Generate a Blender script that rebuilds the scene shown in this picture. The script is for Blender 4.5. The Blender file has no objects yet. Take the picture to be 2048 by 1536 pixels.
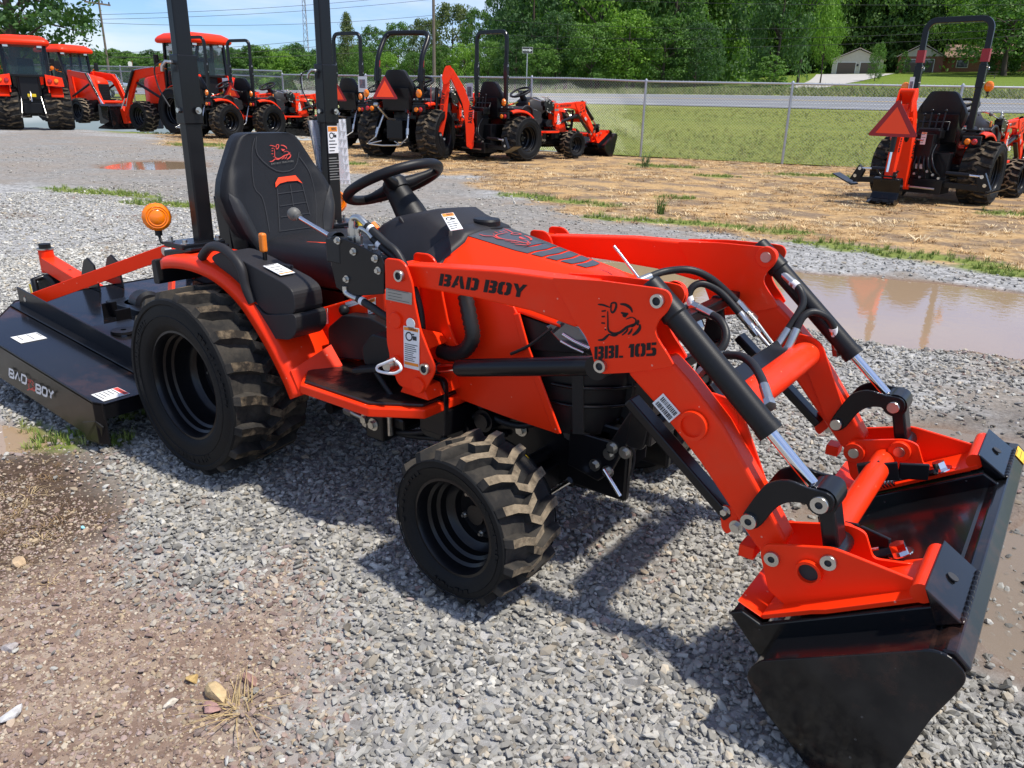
import bpy, bmesh, math, random
import numpy as np
from mathutils import Vector, Matrix
random.seed(7); rng = np.random.default_rng(11)
SC = bpy.context.scene
COL = SC.collection
R = math.radians
# ---------------------------------------------------------------- camera
FPX = 1538.0
CAM = Vector((2.325, -1.895, 1.25))
AX = np.array([[0.80410474, 0.59403588, 0.02317223],      # image right
               [0.22165264, -0.26341192, -0.93887394],    # image down
               [-0.55162096, 0.76008917, -0.34348039]])   # view
cd = bpy.data.cameras.new('camera'); cam = bpy.data.objects.new('camera', cd); COL.objects.link(cam)
mw = Matrix.Identity(4)
for i in range(3):
    mw[i][0] = AX[0][i]; mw[i][1] = -AX[1][i]; mw[i][2] = -AX[2][i]; mw[i][3] = CAM[i]
cam.matrix_world = mw
cd.sensor_width = 36; cd.lens = FPX / 2048 * 36; cd.clip_start = 0.05; cd.clip_end = 5000
SC.camera = cam
# ---------------------------------------------------------------- light
SUN_EL, SUN_AZ = R(64), R(13)      # azimuth measured from +X towards +Y
w = bpy.data.worlds.new('World'); SC.world = w; w.use_nodes = True
nt = w.node_tree; bg = nt.nodes['Background']
sky = nt.nodes.new('ShaderNodeTexSky'); sky.sky_type = 'NISHITA'; sky.sun_disc = False
sky.sun_elevation = SUN_EL; sky.sun_rotation = R(90) - SUN_AZ
sky.altitude = 200; sky.air_density = 1.0; sky.dust_density = 0.7; sky.ozone_density = 1.6
tcs = nt.nodes.new('ShaderNodeTexCoord'); mps = nt.nodes.new('ShaderNodeMapping'); mps.inputs['Scale'].default_value = (1.6, 1.6, 9); nt.links.new(tcs.outputs['Generated'], mps.inputs[0])
nzs = nt.nodes.new('ShaderNodeTexNoise'); nzs.inputs['Scale'].default_value = 2.2; nzs.inputs['Detail'].default_value = 7; nzs.inputs['Roughness'].default_value = .55; nt.links.new(mps.outputs[0], nzs.inputs['Vector'])
rps = nt.nodes.new('ShaderNodeValToRGB'); rps.color_ramp.elements[0].position = .40; rps.color_ramp.elements[1].position = .72; rps.color_ramp.elements[1].color = (.75,.75,.75,1); nt.links.new(nzs.outputs['Fac'], rps.inputs[0])
tnt = nt.nodes.new('ShaderNodeMix'); tnt.data_type = 'RGBA'; tnt.blend_type = 'MULTIPLY'; tnt.inputs[0].default_value = 1; tnt.inputs[7].default_value = (.52,.66,.92,1); nt.links.new(sky.outputs[0], tnt.inputs[6])
cls = nt.nodes.new('ShaderNodeMix'); cls.data_type = 'RGBA'; nt.links.new(rps.outputs[0], cls.inputs[0]); nt.links.new(tnt.outputs[2], cls.inputs[6]); cls.inputs[7].default_value = (5.2,5.35,5.5,1)   # thin soft cloud all over the sky
nt.links.new(cls.outputs[2], bg.inputs[0]); bg.inputs[1].default_value = 0.145
sl = bpy.data.lights.new('sun', 'SUN'); so = bpy.data.objects.new('sun', sl); COL.objects.link(so)
sl.energy = 3.7; sl.angle = R(2.6); sl.color = (1.0, 0.945, 0.85)
sd = Vector((math.cos(SUN_EL)*math.cos(SUN_AZ), math.cos(SUN_EL)*math.sin(SUN_AZ), math.sin(SUN_EL)))
so.rotation_euler = sd.to_track_quat('Z', 'Y').to_euler()
vs = SC.view_settings; vs.view_transform = 'Standard'; vs.look = 'None'; vs.gamma = 1; vs.use_curve_mapping = False
vs.exposure = 0.46
# ---------------------------------------------------------------- tracing helpers: photo pixel -> point on a real plane
def ray(px, py):
    d = np.array([px-1024.0, py-768.0, FPX])
    return Vector((float(d @ AX[:, 0]), float(d @ AX[:, 1]), float(d @ AX[:, 2])))
def Q(px, py, y=None, x=None, z=None):
    d = ray(px, py)
    if y is not None: t = (y-CAM.y)/d.y
    elif x is not None: t = (x-CAM.x)/d.x
    else: t = (z-CAM.z)/d.z
    return CAM + d*t
def QD(px, py, depth):
    d = ray(px, py); return CAM + d*(depth/FPX)
def V(*a): return Vector(a)
# ---------------------------------------------------------------- mesh builder
class MB:
    def __init__(s): s.v = []; s.f = []; s.sm = []; s.mi = []
    def add(s, vs, fs, smooth=False, mi=0):
        o = len(s.v); s.v += [tuple(v) for v in vs]
        for f in fs: s.f.append(tuple(i+o for i in f)); s.sm.append(smooth); s.mi.append(mi)
        return s
    def box(s, c, d, rot=None, mi=0):
        vs = []
        for a in (-.5, .5):
            for b in (-.5, .5):
                for e in (-.5, .5):
                    p = Vector((a*d[0], b*d[1], e*d[2]))
                    if rot is not None: p = rot @ p
                    vs.append(p + Vector(c))
        return s.add(vs, [(0,1,3,2),(4,6,7,5),(0,4,5,1),(2,3,7,6),(0,2,6,4),(1,5,7,3)], mi=mi)
    def bx(s, x0, x1, y0, y1, z0, z1, mi=0):
        return s.box(((x0+x1)/2, (y0+y1)/2, (z0+z1)/2), (x1-x0, y1-y0, z1-z0), mi=mi)
    def beam(s, p0, p1, w, h, up=(0,0,1), mi=0):
        p0 = Vector(p0); p1 = Vector(p1); d = (p1-p0); L = d.length; d.normalize()
        u = Vector(up); sx = d.cross(u)
        if sx.length < 1e-4: sx = d.cross(Vector((1,0,0)))
        sx.normalize(); uz = sx.cross(d)
        vs = [p+sx*a*w/2+uz*b*h/2 for p in (p0, p1) for a, b in ((-1,-1),(1,-1),(1,1),(-1,1))]
        return s.add(vs, [(3,2,1,0),(4,5,6,7),(0,1,5,4),(1,2,6,5),(2,3,7,6),(3,0,4,7)], mi=mi)
    def prism(s, poly, off, mi=0):
        """closed polygon of 3-D points extruded by vector off"""
        n = len(poly); off = Vector(off); a = [Vector(p) for p in poly]; b = [p+off for p in a]
        nrm = Vector((0,0,0))
        for i in range(n): nrm += a[i].cross(a[(i+1) % n])
        fl = nrm.dot(off) > 0
        fs = [tuple(range(n)) if not fl else tuple(range(n))[::-1], tuple(range(n, 2*n))[::-1] if not fl else tuple(range(n, 2*n))]
        for i in range(n):
            j = (i+1) % n
            fs.append((i, i+n, j+n, j) if not fl else (i, j, j+n, i+n))
        return s.add(a+b, fs, mi=mi)
    def xz(s, poly, y0, y1, mi=0):
        return s.prism([(p[0], y0, p[1]) for p in poly], (0, y1-y0, 0), mi)
    def cyl(s, p0, p1, r, n=16, r2=None, caps=True, smooth=True, mi=0):
        p0 = Vector(p0); p1 = Vector(p1); d = (p1-p0).normalized(); r2 = r if r2 is None else r2
        a = d.orthogonal().normalized(); b = d.cross(a)
        cs = [(a*math.cos(2*math.pi*i/n)+b*math.sin(2*math.pi*i/n)) for i in range(n)]
        s.add([p0+c*r for c in cs]+[p1+c*r2 for c in cs], [(i, (i+1) % n, (i+1) % n+n, i+n) for i in range(n)], smooth, mi)
        if caps:
            s.add([p0+c*r for c in cs], [tuple(range(n))[::-1]], mi=mi); s.add([p1+c*r2 for c in cs], [tuple(range(n))], mi=mi)
        return s
    def tube(s, pts, r, n=10, caps=True, mi=0, closed=False, smooth=True):
        pts = [Vector(p) for p in pts]; m = len(pts)
        rr = r if hasattr(r, '__len__') else [r]*m
        def tan(i):
            if closed: return (pts[(i+1) % m]-pts[i-1]).normalized()
            return (pts[min(i+1, m-1)]-pts[max(i-1, 0)]).normalized()
        t = tan(0); a = t.orthogonal().normalized(); vs = []
        for i in range(m):
            t2 = tan(i); a = (a-t2*a.dot(t2)).normalized(); b = t2.cross(a)
            vs += [pts[i]+(a*math.cos(2*math.pi*k/n)+b*math.sin(2*math.pi*k/n))*rr[i] for k in range(n)]
        fs = []
        for i in range(m if closed else m-1):
            i2 = (i+1) % m
            for k in range(n): fs.append((i*n+k, i*n+(k+1) % n, i2*n+(k+1) % n, i2*n+k))
        s.add(vs, fs, smooth, mi)
        if caps and not closed:
            s.add(vs[:n], [tuple(range(n))[::-1]], mi=mi); s.add(vs[-n:], [tuple(range(n))], mi=mi)
        return s
    def lathe(s, prof, o, axis, n=32, mi=0, smooth=True, sharp=0.55):
        """prof: (radius, distance along axis) pairs; sharp corners get their own vertices"""
        o = Vector(o); ax = Vector(axis).normalized(); a = ax.orthogonal().normalized(); b = ax.cross(a)
        cs = [(a*math.cos(2*math.pi*i/n)+b*math.sin(2*math.pi*i/n)) for i in range(n)]
        runs = [[prof[0]]]
        for i in range(1, len(prof)):
            runs[-1].append(prof[i])
            if i < len(prof)-1:
                d1 = Vector((prof[i][0]-prof[i-1][0], prof[i][1]-prof[i-1][1])); d2 = Vector((prof[i+1][0]-prof[i][0], prof[i+1][1]-prof[i][1]))
                if d1.length > 0 and d2.length > 0 and d1.angle(d2) > sharp: runs.append([prof[i]])
        for rn in runs:
            vs = []; fs = []
            for (r, h) in rn: vs += [o+ax*h+c*r for c in cs]
            for i in range(len(rn)-1):
                for k in range(n): fs.append((i*n+k, i*n+(k+1) % n, (i+1)*n+(k+1) % n, (i+1)*n+k))
            s.add(vs, fs, smooth, mi)
        return s
    def sphere(s, c, r, n=14, m=9, sc=(1,1,1), mi=0):
        c = Vector(c); vs = []; fs = []
        for i in range(m+1):
            t = math.pi*i/m
            for k in range(n):
                p = 2*math.pi*k/n
                vs.append(c+Vector((math.sin(t)*math.cos(p)*r*sc[0], math.sin(t)*math.sin(p)*r*sc[1], math.cos(t)*r*sc[2])))
        for i in range(m):
            for k in range(n): fs.append((i*n+k, (i+1)*n+k, (i+1)*n+(k+1) % n, i*n+(k+1) % n))
        return s.add(vs, fs, True, mi)
    def grid(s, rows, smooth=True, mi=0, closed=False, flip=False):
        n = len(rows[0]); vs = [p for r_ in rows for p in r_]; fs = []
        for i in range(len(rows)-1):
            for k in range(n if closed else n-1):
                q = (i*n+k, i*n+(k+1) % n, (i+1)*n+(k+1) % n, (i+1)*n+k)
                fs.append(q[::-1] if flip else q)
        return s.add(vs, fs, smooth, mi)
    def ribbon(s, pts, w, n, mi=0, closed=False):
        """flat stroke through pts lying in a plane of normal n"""
        pts = [Vector(p) for p in pts]; n = Vector(n).normalized(); m = len(pts)
        ww = w if hasattr(w, '__len__') else [w]*m; vs = []
        for i in range(m):
            if closed: t = pts[(i+1) % m]-pts[i-1]
            else: t = pts[min(i+1, m-1)]-pts[max(i-1, 0)]
            sd_ = n.cross(t.normalized()); vs += [pts[i]-sd_*ww[i]/2, pts[i]+sd_*ww[i]/2]
        fs = []
        for i in range(m if closed else m-1):
            j = (i+1) % m; fs.append((2*i, 2*j, 2*j+1, 2*i+1))
        return s.add(vs, fs, mi=mi)
def bevel(me, wd, seg=2, ang=R(28)):
    bm = bmesh.new(); bm.from_mesh(me)
    es = [e for e in bm.edges if len(e.link_faces) == 2 and e.calc_face_angle(0) > ang and not (e.link_faces[0].smooth and e.link_faces[1].smooth)]
    if es:
        r_ = bmesh.ops.bevel(bm, geom=es, offset=wd, offset_type='OFFSET', segments=seg, affect='EDGES', profile=0.5, clamp_overlap=True)
    bm.to_mesh(me); bm.free()
MESHTRIS = [0]
def obj(name, mb, mats, parent=None, bev=0, seg=2, **props):
    me = bpy.data.meshes.new(name)
    me.from_pydata(mb.v, [], mb.f)
    me.polygons.foreach_set('use_smooth', mb.sm)
    if not isinstance(mats, (list, tuple)): mats = [mats]
    for m in mats: me.materials.append(m)
    if len(mats) > 1: me.polygons.foreach_set('material_index', mb.mi)
    if bev: bevel(me, bev, seg)
    me.update()
    o = bpy.data.objects.new(name, me); COL.objects.link(o)
    if parent is not None: o.parent = parent
    for k, v in props.items(): o[k] = v
    return o
def tag(o, label=None, cat=None, group=None, kind=None):
    if label: o['label'] = label
    if cat: o['category'] = cat
    if group: o['group'] = group
    if kind: o['kind'] = kind
    return o
def empty(name, loc=(0,0,0), rz=0, label=None, cat=None, group=None, sc=1):
    o = bpy.data.objects.new(name, None); COL.objects.link(o); o.location = loc; o.rotation_euler = (0, 0, rz); o.scale = (sc,)*3
    o.empty_display_size = .1
    return tag(o, label, cat, group)
def copy_tree(o, parent=None, skip=()):
    c = o.copy(); COL.objects.link(c)
    if parent is not None: c.parent = parent
    for ch in o.children:
        if ch.name.split('.')[0] in skip: continue
        copy_tree(ch, c, skip)
    return c
# ---------------------------------------------------------------- materials
def M(name): 
    m = bpy.data.materials.new(name); m.use_nodes = True
    return m, m.node_tree, m.node_tree.nodes['Principled BSDF']
def N(nt, t, **kw):
    n = nt.nodes.new('ShaderNode'+t)
    for k, v in kw.items():
        if k.startswith('i_'): n.inputs[k[2:].replace('_', ' ')].default_value = v
        else: setattr(n, k, v)
    return n
def ramp(nt, fac, stops, interp='LINEAR'):
    r_ = nt.nodes.new('ShaderNodeValToRGB'); e = r_.color_ramp.elements; r_.color_ramp.interpolation = interp
    while len(e) < len(stops): e.new(0.5)
    for el, (p, c) in zip(e, stops):
        el.position = p; el.color = (*c, 1) if len(c) == 3 else c
    nt.links.new(fac, r_.inputs[0]); return r_.outputs[0]
def mixc(nt, fac, a, b, mode='MIX'):
    m = nt.nodes.new('ShaderNodeMix'); m.data_type = 'RGBA'; m.blend_type = mode
    for sock, v in ((m.inputs[0], fac), (m.inputs[6], a), (m.inputs[7], b)):
        if hasattr(v, 'is_output'): nt.links.new(v, sock)
        elif isinstance(v, (int, float)): sock.default_value = v
        else: sock.default_value = (*v, 1)
    return m.outputs[2]
def math_(nt, op, a, b=None, clamp=False):
    m = nt.nodes.new('ShaderNodeMath'); m.operation = op; m.use_clamp = clamp
    for i, v in enumerate((a, b)):
        if v is None: continue
        if hasattr(v, 'is_output'): nt.links.new(v, m.inputs[i])
        else: m.inputs[i].default_value = v
    return m.outputs[0]
def noise(nt, scale, detail=4, rough=.55, coord='Object', vec=None):
    n = nt.nodes.new('ShaderNodeTexNoise'); n.inputs['Scale'].default_value = scale; n.inputs['Detail'].default_value = detail; n.inputs['Roughness'].default_value = rough
    if vec is None:
        tc = nt.nodes.new('ShaderNodeTexCoord'); vec = tc.outputs[coord]
    nt.links.new(vec, n.inputs['Vector']); return n.outputs['Fac']
def bump(nt, p, h, strength=.3, dist=.01):
    b = nt.nodes.new('ShaderNodeBump'); b.inputs['Strength'].default_value = strength; b.inputs['Distance'].default_value = dist
    nt.links.new(h, b.inputs['Height']); nt.links.new(b.outputs[0], p.inputs['Normal'])
def mat(name, c, rough=.5, metal=0, coat=0, spec=.5, var=0, vscale=8, bmp=0, bscale=200, coat_rough=.05, dust=None, dscale=6, dthr=(.5,.75), trans=0, ior=1.45, alpha=1, sss=0, rvar=0):
    m, nt, p = M(name)
    p.inputs['Base Color'].default_value = (*c, 1); p.inputs['Roughness'].default_value = rough; p.inputs['Metallic'].default_value = metal
    p.inputs['Coat Weight'].default_value = coat; p.inputs['Coat Roughness'].default_value = coat_rough; p.inputs['Specular IOR Level'].default_value = spec
    p.inputs['Transmission Weight'].default_value = trans; p.inputs['IOR'].default_value = ior; p.inputs['Alpha'].default_value = alpha
    col = None
    if var:
        nz = noise(nt, vscale, 5)
        col = ramp(nt, nz, [(.25, tuple(max(0, x*(1-var)) for x in c)), (.75, tuple(min(1, x*(1+var)) for x in c))])
    if dust:
        nz = noise(nt, dscale, 8, .65)
        fac = ramp(nt, nz, [(dthr[0], (0,0,0)), (dthr[1], (1,1,1))])
        col = mixc(nt, fac, col if col is not None else c, dust)
        rr = math_(nt, 'MULTIPLY_ADD', fac, .4); nt.nodes[-1].inputs[2].default_value = rough
        nt.links.new(rr, p.inputs['Roughness'])
    elif rvar:
        nz = noise(nt, vscale*1.7, 5)
        rr = math_(nt, 'MULTIPLY_ADD', nz, rvar); nt.nodes[-1].inputs[2].default_value = max(0, rough-rvar/2)
        nt.links.new(rr, p.inputs['Roughness'])
    if col is not None: nt.links.new(col, p.inputs['Base Color'])
    if bmp: bump(nt, p, noise(nt, bscale, 3), bmp, .004)
    return m
ORANGE = (0.93, 0.036, 0.004)
MT = {}
MT['paint'] = mat('orange_paint', ORANGE, .40, coat=.06, spec=.22, var=.05, vscale=3, coat_rough=.1)
def specks(m, scale, c, thr=.085):
    nt = m.node_tree; p = nt.nodes['Principled BSDF']; tc = nt.nodes.new('ShaderNodeTexCoord'); v = nt.nodes.new('ShaderNodeTexVoronoi'); v.inputs['Scale'].default_value = scale; nt.links.new(tc.outputs['Object'], v.inputs['Vector'])
    sp = nt.nodes.new('ShaderNodeSeparateColor'); nt.links.new(v.outputs['Color'], sp.inputs[0]); f = math_(nt, 'MULTIPLY', math_(nt, 'LESS_THAN', v.outputs['Distance'], thr), math_(nt, 'GREATER_THAN', sp.outputs[0], .62)); old = p.inputs['Base Color'].links[0].from_socket if p.inputs['Base Color'].links else tuple(p.inputs['Base Color'].default_value)[:3]
    grime = ramp(nt, noise(nt, 2.6, 8, .7), [(.52,(0,0,0)),(.8,(.22,.22,.22))]); old = mixc(nt, grime, old, (.42,.16,.09)); nt.links.new(mixc(nt, math_(nt, 'MULTIPLY', f, .55), old, c), p.inputs['Base Color'])
MT['paint_bg'] = MT['paint']
MT['black'] = mat('black_paint', (.006,.006,.007), .32, coat=.15, spec=.3, rvar=.16, vscale=6, coat_rough=.1)
MT['gloss'] = mat('gloss_black_paint', (.005,.005,.006), .17, coat=.12, spec=.32, rvar=.03, vscale=3, coat_rough=.06)
MT['plastic'] = mat('charcoal_plastic', (.022,.0205,.022), .5, spec=.35, bmp=.1, bscale=600, var=.12, vscale=4)
MT['plasticd'] = mat('dark_plastic', (.008,.008,.009), .45, spec=.35, bmp=.1, bscale=500)
MT['vinyl'] = mat('seat_vinyl', (.012,.0125,.0145), .5, spec=.3, bmp=.25, bscale=900, var=.15, vscale=3)
MT['vinylg'] = mat('grey_vinyl', (.024,.0245,.026), .45, spec=.35, bmp=.2, bscale=700)
MT['rubber'] = mat('tyre_rubber', (.0075,.0078,.008), .6, spec=.22, var=.2, vscale=6, bmp=.15, bscale=120, dust=(.016,.0155,.015), dscale=4, dthr=(.5,.9))
MT['tread'] = mat('dusty_tread', (.022,.021,.020), .8, spec=.2, dust=(.075,.066,.054), dscale=9, dthr=(.42,.66), bmp=.4, bscale=60)
MT['mudtread'] = mat('muddy_lug', (.05,.040,.030), .9, spec=.15, dust=(.27,.215,.145), dscale=22, dthr=(.34,.60), bmp=.7, bscale=90)
MT['mudlug'] = mat('dirty_lug', (.026,.022,.018), .9, spec=.15, dust=(.17,.13,.085), dscale=18, dthr=(.44,.62), bmp=.7, bscale=80)
MT['hose'] = mat('hose_rubber', (.016,.016,.016), .45, spec=.4, bmp=.1, bscale=300)
MT['chrome'] = mat('chrome_rod', (.75,.75,.76), .12, 1)
MT['zinc'] = mat('zinc_steel', (.55,.54,.50), .3, 1, var=.12, vscale=30)
MT['white'] = mat('white_vinyl', (.78,.78,.76), .45, var=.03)
MT['wire'] = mat('white_coated_wire', (.75,.75,.75), .35)
MT['ink'] = mat('dark_ink', (.03,.03,.032), .6)
MT['inkb'] = mat('black_decal', (.012,.010,.010), .5, spec=.3)
MT['hinge'] = mat('orange_band', (.85,.28,.03), .5)
MT['amber'] = mat('amber_lens', (.95,.22,.002), .2, spec=.5, coat=.5)
MT['amberin'] = mat('amber_core', (1.0,.42,.02), .2, spec=.6)
MT['redlens'] = mat('red_lens', (.45,.01,.012), .15, coat=.6)
MT['smv'] = mat('fluorescent_orange', (1.0,.07,.012), .5)
MT['smvr'] = mat('dark_red_reflector', (.30,.012,.015), .35)
MT['yellow'] = mat('yellow_plastic', (.80,.58,.02), .4)
MT['orangek'] = mat('orange_plastic', (.85,.22,.02), .4, coat=.3)
MT['grey'] = mat('grey_vinyl_stripe', (.06,.06,.065), .42, coat=.2)
MT['redln'] = mat('coral_line', (.72,.07,.05), .5)
MT['knob'] = mat('taupe_knob', (.13,.125,.11), .5)
MT['plate'] = mat('aluminium_label', (.35,.34,.31), .4, .6)
MT['silver'] = mat('silver_reflector', (.65,.66,.68), .15, 1)
MT['glass'] = mat('clear_plastic', (.9,.9,.9), .08, trans=1, ior=1.3)
MT['cabglass'] = mat('tinted_cab_glass', (.03,.06,.06), .04, spec=.8, alpha=.27)
MT['galv'] = mat('galvanised_steel', (.50,.51,.52), .42, .7, var=.12, vscale=8)
MT['mesh'] = mat('galvanised_wire', (.52,.53,.52), .5, .5)
MT['caut'] = mat('hazard_yellow', (.85,.50,.03), .5)
MT['mud'] = mat('wet_mud_mat', (.020,.014,.012), .28, spec=.6, var=.5, vscale=12, bmp=.9, bscale=24)
MT['wood'] = mat('weathered_pole_wood', (.17,.135,.105), .85, var=.25, vscale=3)
specks(MT['paint'], 34, (.85,.42,.30)); specks(MT['gloss'], 30, (.10,.10,.10), .07)
MT['lamp'] = mat('lamp_lens', (.12,.125,.13), .06, .5, spec=.8, coat=.6)
# ---------------------------------------------------------------- lettering
GL = {
'B': (.84, [[(0,0),(.28,0),(.28,1),(0,1)], [(.35,0),(.72,0),(.84,.12),(.84,.42),(.75,.5),(.84,.58),(.84,.88),(.72,1),(.35,1),(.35,.78),(.54,.78),(.54,.60),(.35,.60),(.35,.40),(.54,.40),(.54,.22),(.35,.22)]]),
'A': (.98, [[(0,0),(.26,0),(.32,.22),(.46,.22),(.46,.40),(.37,.40),(.46,.72),(.46,1),(.30,1)], [(.52,1),(.68,1),(.98,0),(.70,0),(.52,.62)]]),
'D': (.84, [[(0,0),(.28,0),(.28,1),(0,1)], [(.35,0),(.68,0),(.84,.16),(.84,.84),(.68,1),(.35,1),(.35,.78),(.54,.78),(.54,.22),(.35,.22)]]),
'O': (.88, [[(.40,0),(.16,0),(0,.16),(0,.84),(.16,1),(.40,1),(.40,.80),(.30,.74),(.30,.26),(.40,.20)], [(.48,0),(.72,0),(.88,.16),(.88,.84),(.72,1),(.48,1),(.48,.80),(.58,.74),(.58,.26),(.48,.20)]]),
'Y': (.88, [[(0,1),(.28,1),(.44,.66),(.60,1),(.88,1),(.58,.42),(.58,0),(.30,0),(.30,.42)]]),
'L': (.70, [[(0,0),(.28,0),(.28,1),(0,1)], [(.35,0),(.70,0),(.70,.16),(.35,.16)]]),
'1': (.50, [[(0,.72),(.14,1),(.50,1),(.50,0),(.20,0),(.20,.72)]]),
'5': (.80, [[(0,1),(.34,1),(.34,.45),(0,.45)], [(.40,1),(.78,1),(.78,.80),(.40,.80)], [(.40,.62),(.66,.62),(.80,.50),(.80,.12),(.68,0),(0,0),(0,.2),(.46,.2),(.50,.28),(.50,.40),(.40,.45)]]),
}
GL['0'] = GL['O']
def place_text(mb, s, o, u, v, gap=.07, space=.34, lift=None, glyphs=GL):
    """stencil lettering from point o; u spans the whole word, v the letter height"""
    wd = sum(glyphs[c][0]+gap if c != ' ' else space for c in s)-gap; x = 0
    for c in s:
        if c == ' ': x += space; continue
        for pl in glyphs[c][1]:
            vs = [Vector(o)+Vector(u)*((x+a)/wd)+Vector(v)*b for a, b in pl]
            mb.add(vs, [tuple(range(len(vs)))])
        x += glyphs[c][0]+gap
_fc = {}
def font_mesh(mb, s, o, u, v, mi=0, align='L'):
    """plain lettering: u = full word vector, v = cap height vector"""
    if s not in _fc:
        cu = bpy.data.curves.new('lettering', 'FONT'); cu.body = s; cu.resolution_u = 2; cu.offset = .012
        ob = bpy.data.objects.new('lettering', cu); COL.objects.link(ob)
        me = bpy.data.meshes.new_from_object(ob.evaluated_get(bpy.context.evaluated_depsgraph_get()))
        vs = [tuple(x.co) for x in me.vertices]; fs = [tuple(p.vertices) for p in me.polygons]
        bpy.data.objects.remove(ob); bpy.data.curves.remove(cu); bpy.data.meshes.remove(me); _fc[s] = (vs, fs)
    vs, fs = _fc[s]; x0 = min(p[0] for p in vs); x1 = max(p[0] for p in vs); y1 = max(p[1] for p in vs)
    mb.add([Vector(o)+Vector(u)*((p[0]-x0)/(x1-x0))+Vector(v)*(p[1]/y1) for p in vs], fs, mi=mi)
def label_card(name, o, u, v, parent, head=MT['hinge'], warn=True, lines=7, th=.0015, foot=False, base=MT['white'], pict=False, headfrac=.13):
    """a printed sticker: o = lower left corner, u = width, v = height"""
    o = Vector(o); u = Vector(u); v = Vector(v); n = u.cross(v).normalized()
    mb = MB()
    mb.prism([o, o+u, o+u+v, o+v], n*th, 0)
    e = n*(th+.0006); rnd = random.Random(hash(name) % 999+lines)
    top = 1.0
    def rect(a, b, c, d, mi):
        mb.add([o+u*a+v*b+e, o+u*c+v*b+e, o+u*c+v*d+e, o+u*a+v*d+e], [(0,1,2,3)], mi=mi)
    if warn:
        rect(.04, 1-headfrac, .96, .98, 1)
        uu = u*.5; font_mesh(mb, 'WARNING', o+u*.34+v*(1-headfrac*.8)+e*1.5, uu, v*headfrac*.55, mi=2)
        top = 1-headfrac*1.1
    if pict:
        c = o+u*.36+v*(top-.13)+e; rr = u.length*.2
        mb.ribbon([c+u.normalized()*rr*math.cos(a)+v.normalized()*rr*math.sin(a) for a in np.linspace(0, 6.28, 17)[:-1]], .004, n, 2, True)
        rect(.6, top-.2, .85, top-.1, 2); rect(.55, top-.08, .7, top-.05, 2)
        top -= .27
    b0 = .18 if foot else .05
    for i in range(lines):
        y = top-.04-(top-.04-b0)*i/max(1, lines-.5); hh = min(.035, (top-b0)/lines*.35)
        rect(.08, y-hh, .08+rnd.uniform(.5, .84), y, 2)
    if foot: rect(.04, .08, .96, .15, 1)
    return obj(name, mb, [base, head, MT['ink']], parent)
DOG = [  # traced outline strokes of the dog's-head emblem, photo pixels on the near arm plate (x0=1150,y0=560,/3.84)
 ([(175,188),(215,192),(270,212)], 6), ([(270,212),(280,180),(310,176),(316,200),(304,235),(285,250),(275,228),(282,190)], 7),
 ([(345,185),(385,190),(425,215),(440,250)], 9), ([(352,250),(385,262),(410,258)], 9), ([(365,268),(380,276),(398,268)], 9),
 ([(390,302),(420,290),(440,286)], 4), ([(440,286),(466,305),(462,335),(430,350),(395,365),(350,400),(305,413),(270,400),(254,375),(252,300),(250,240)], 8),
 ([(478,308),(486,318),(478,338),(490,345)], 8), ([(498,340),(496,372),(470,405),(440,425)], 10), ([(440,372),(425,400),(405,420)], 7),
 ([(405,372),(395,395),(360,425)], 6), ([(470,335),(450,350),(432,362)], 6), ([(175,462),(215,458),(245,432),(262,418)], 8),
 ([(204,240),(236,236)], 12), ([(204,282),(230,280)], 12), ([(202,330),(230,332)], 12), ([(228,378),(240,384)], 12), ([(254,416),(300,428),(330,418)], 6)]
def smooth_path(pts, k=4):
    pts = [Vector(p) for p in pts]
    if len(pts) < 3: return pts
    out = []
    for i in range(len(pts)-1):
        p0 = pts[max(i-1, 0)]; p1 = pts[i]; p2 = pts[i+1]; p3 = pts[min(i+2, len(pts)-1)]
        for j in range(k):
            t = j/k
            out.append(.5*((2*p1)+(p2-p0)*t+(2*p0-5*p1+4*p2-p3)*t*t+(3*p1-p0-3*p2+p3)*t*t*t))
    return out+[pts[-1]]
def dog(mb, fn, n, sw, mi=0):
    """fn maps emblem coords (0..1, 0..1 from lower left) to 3-D"""
    for pts, wd in DOG:
        P = smooth_path([fn((x-170)/330, (465-y)/330) for x, y in pts], 4); m = len(P)
        ws = [sw*wd*max(.25, math.sin(math.pi*(.12+.76*i/max(1, m-1)))) for i in range(m)]
        mb.ribbon(P, ws, n, mi)
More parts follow.
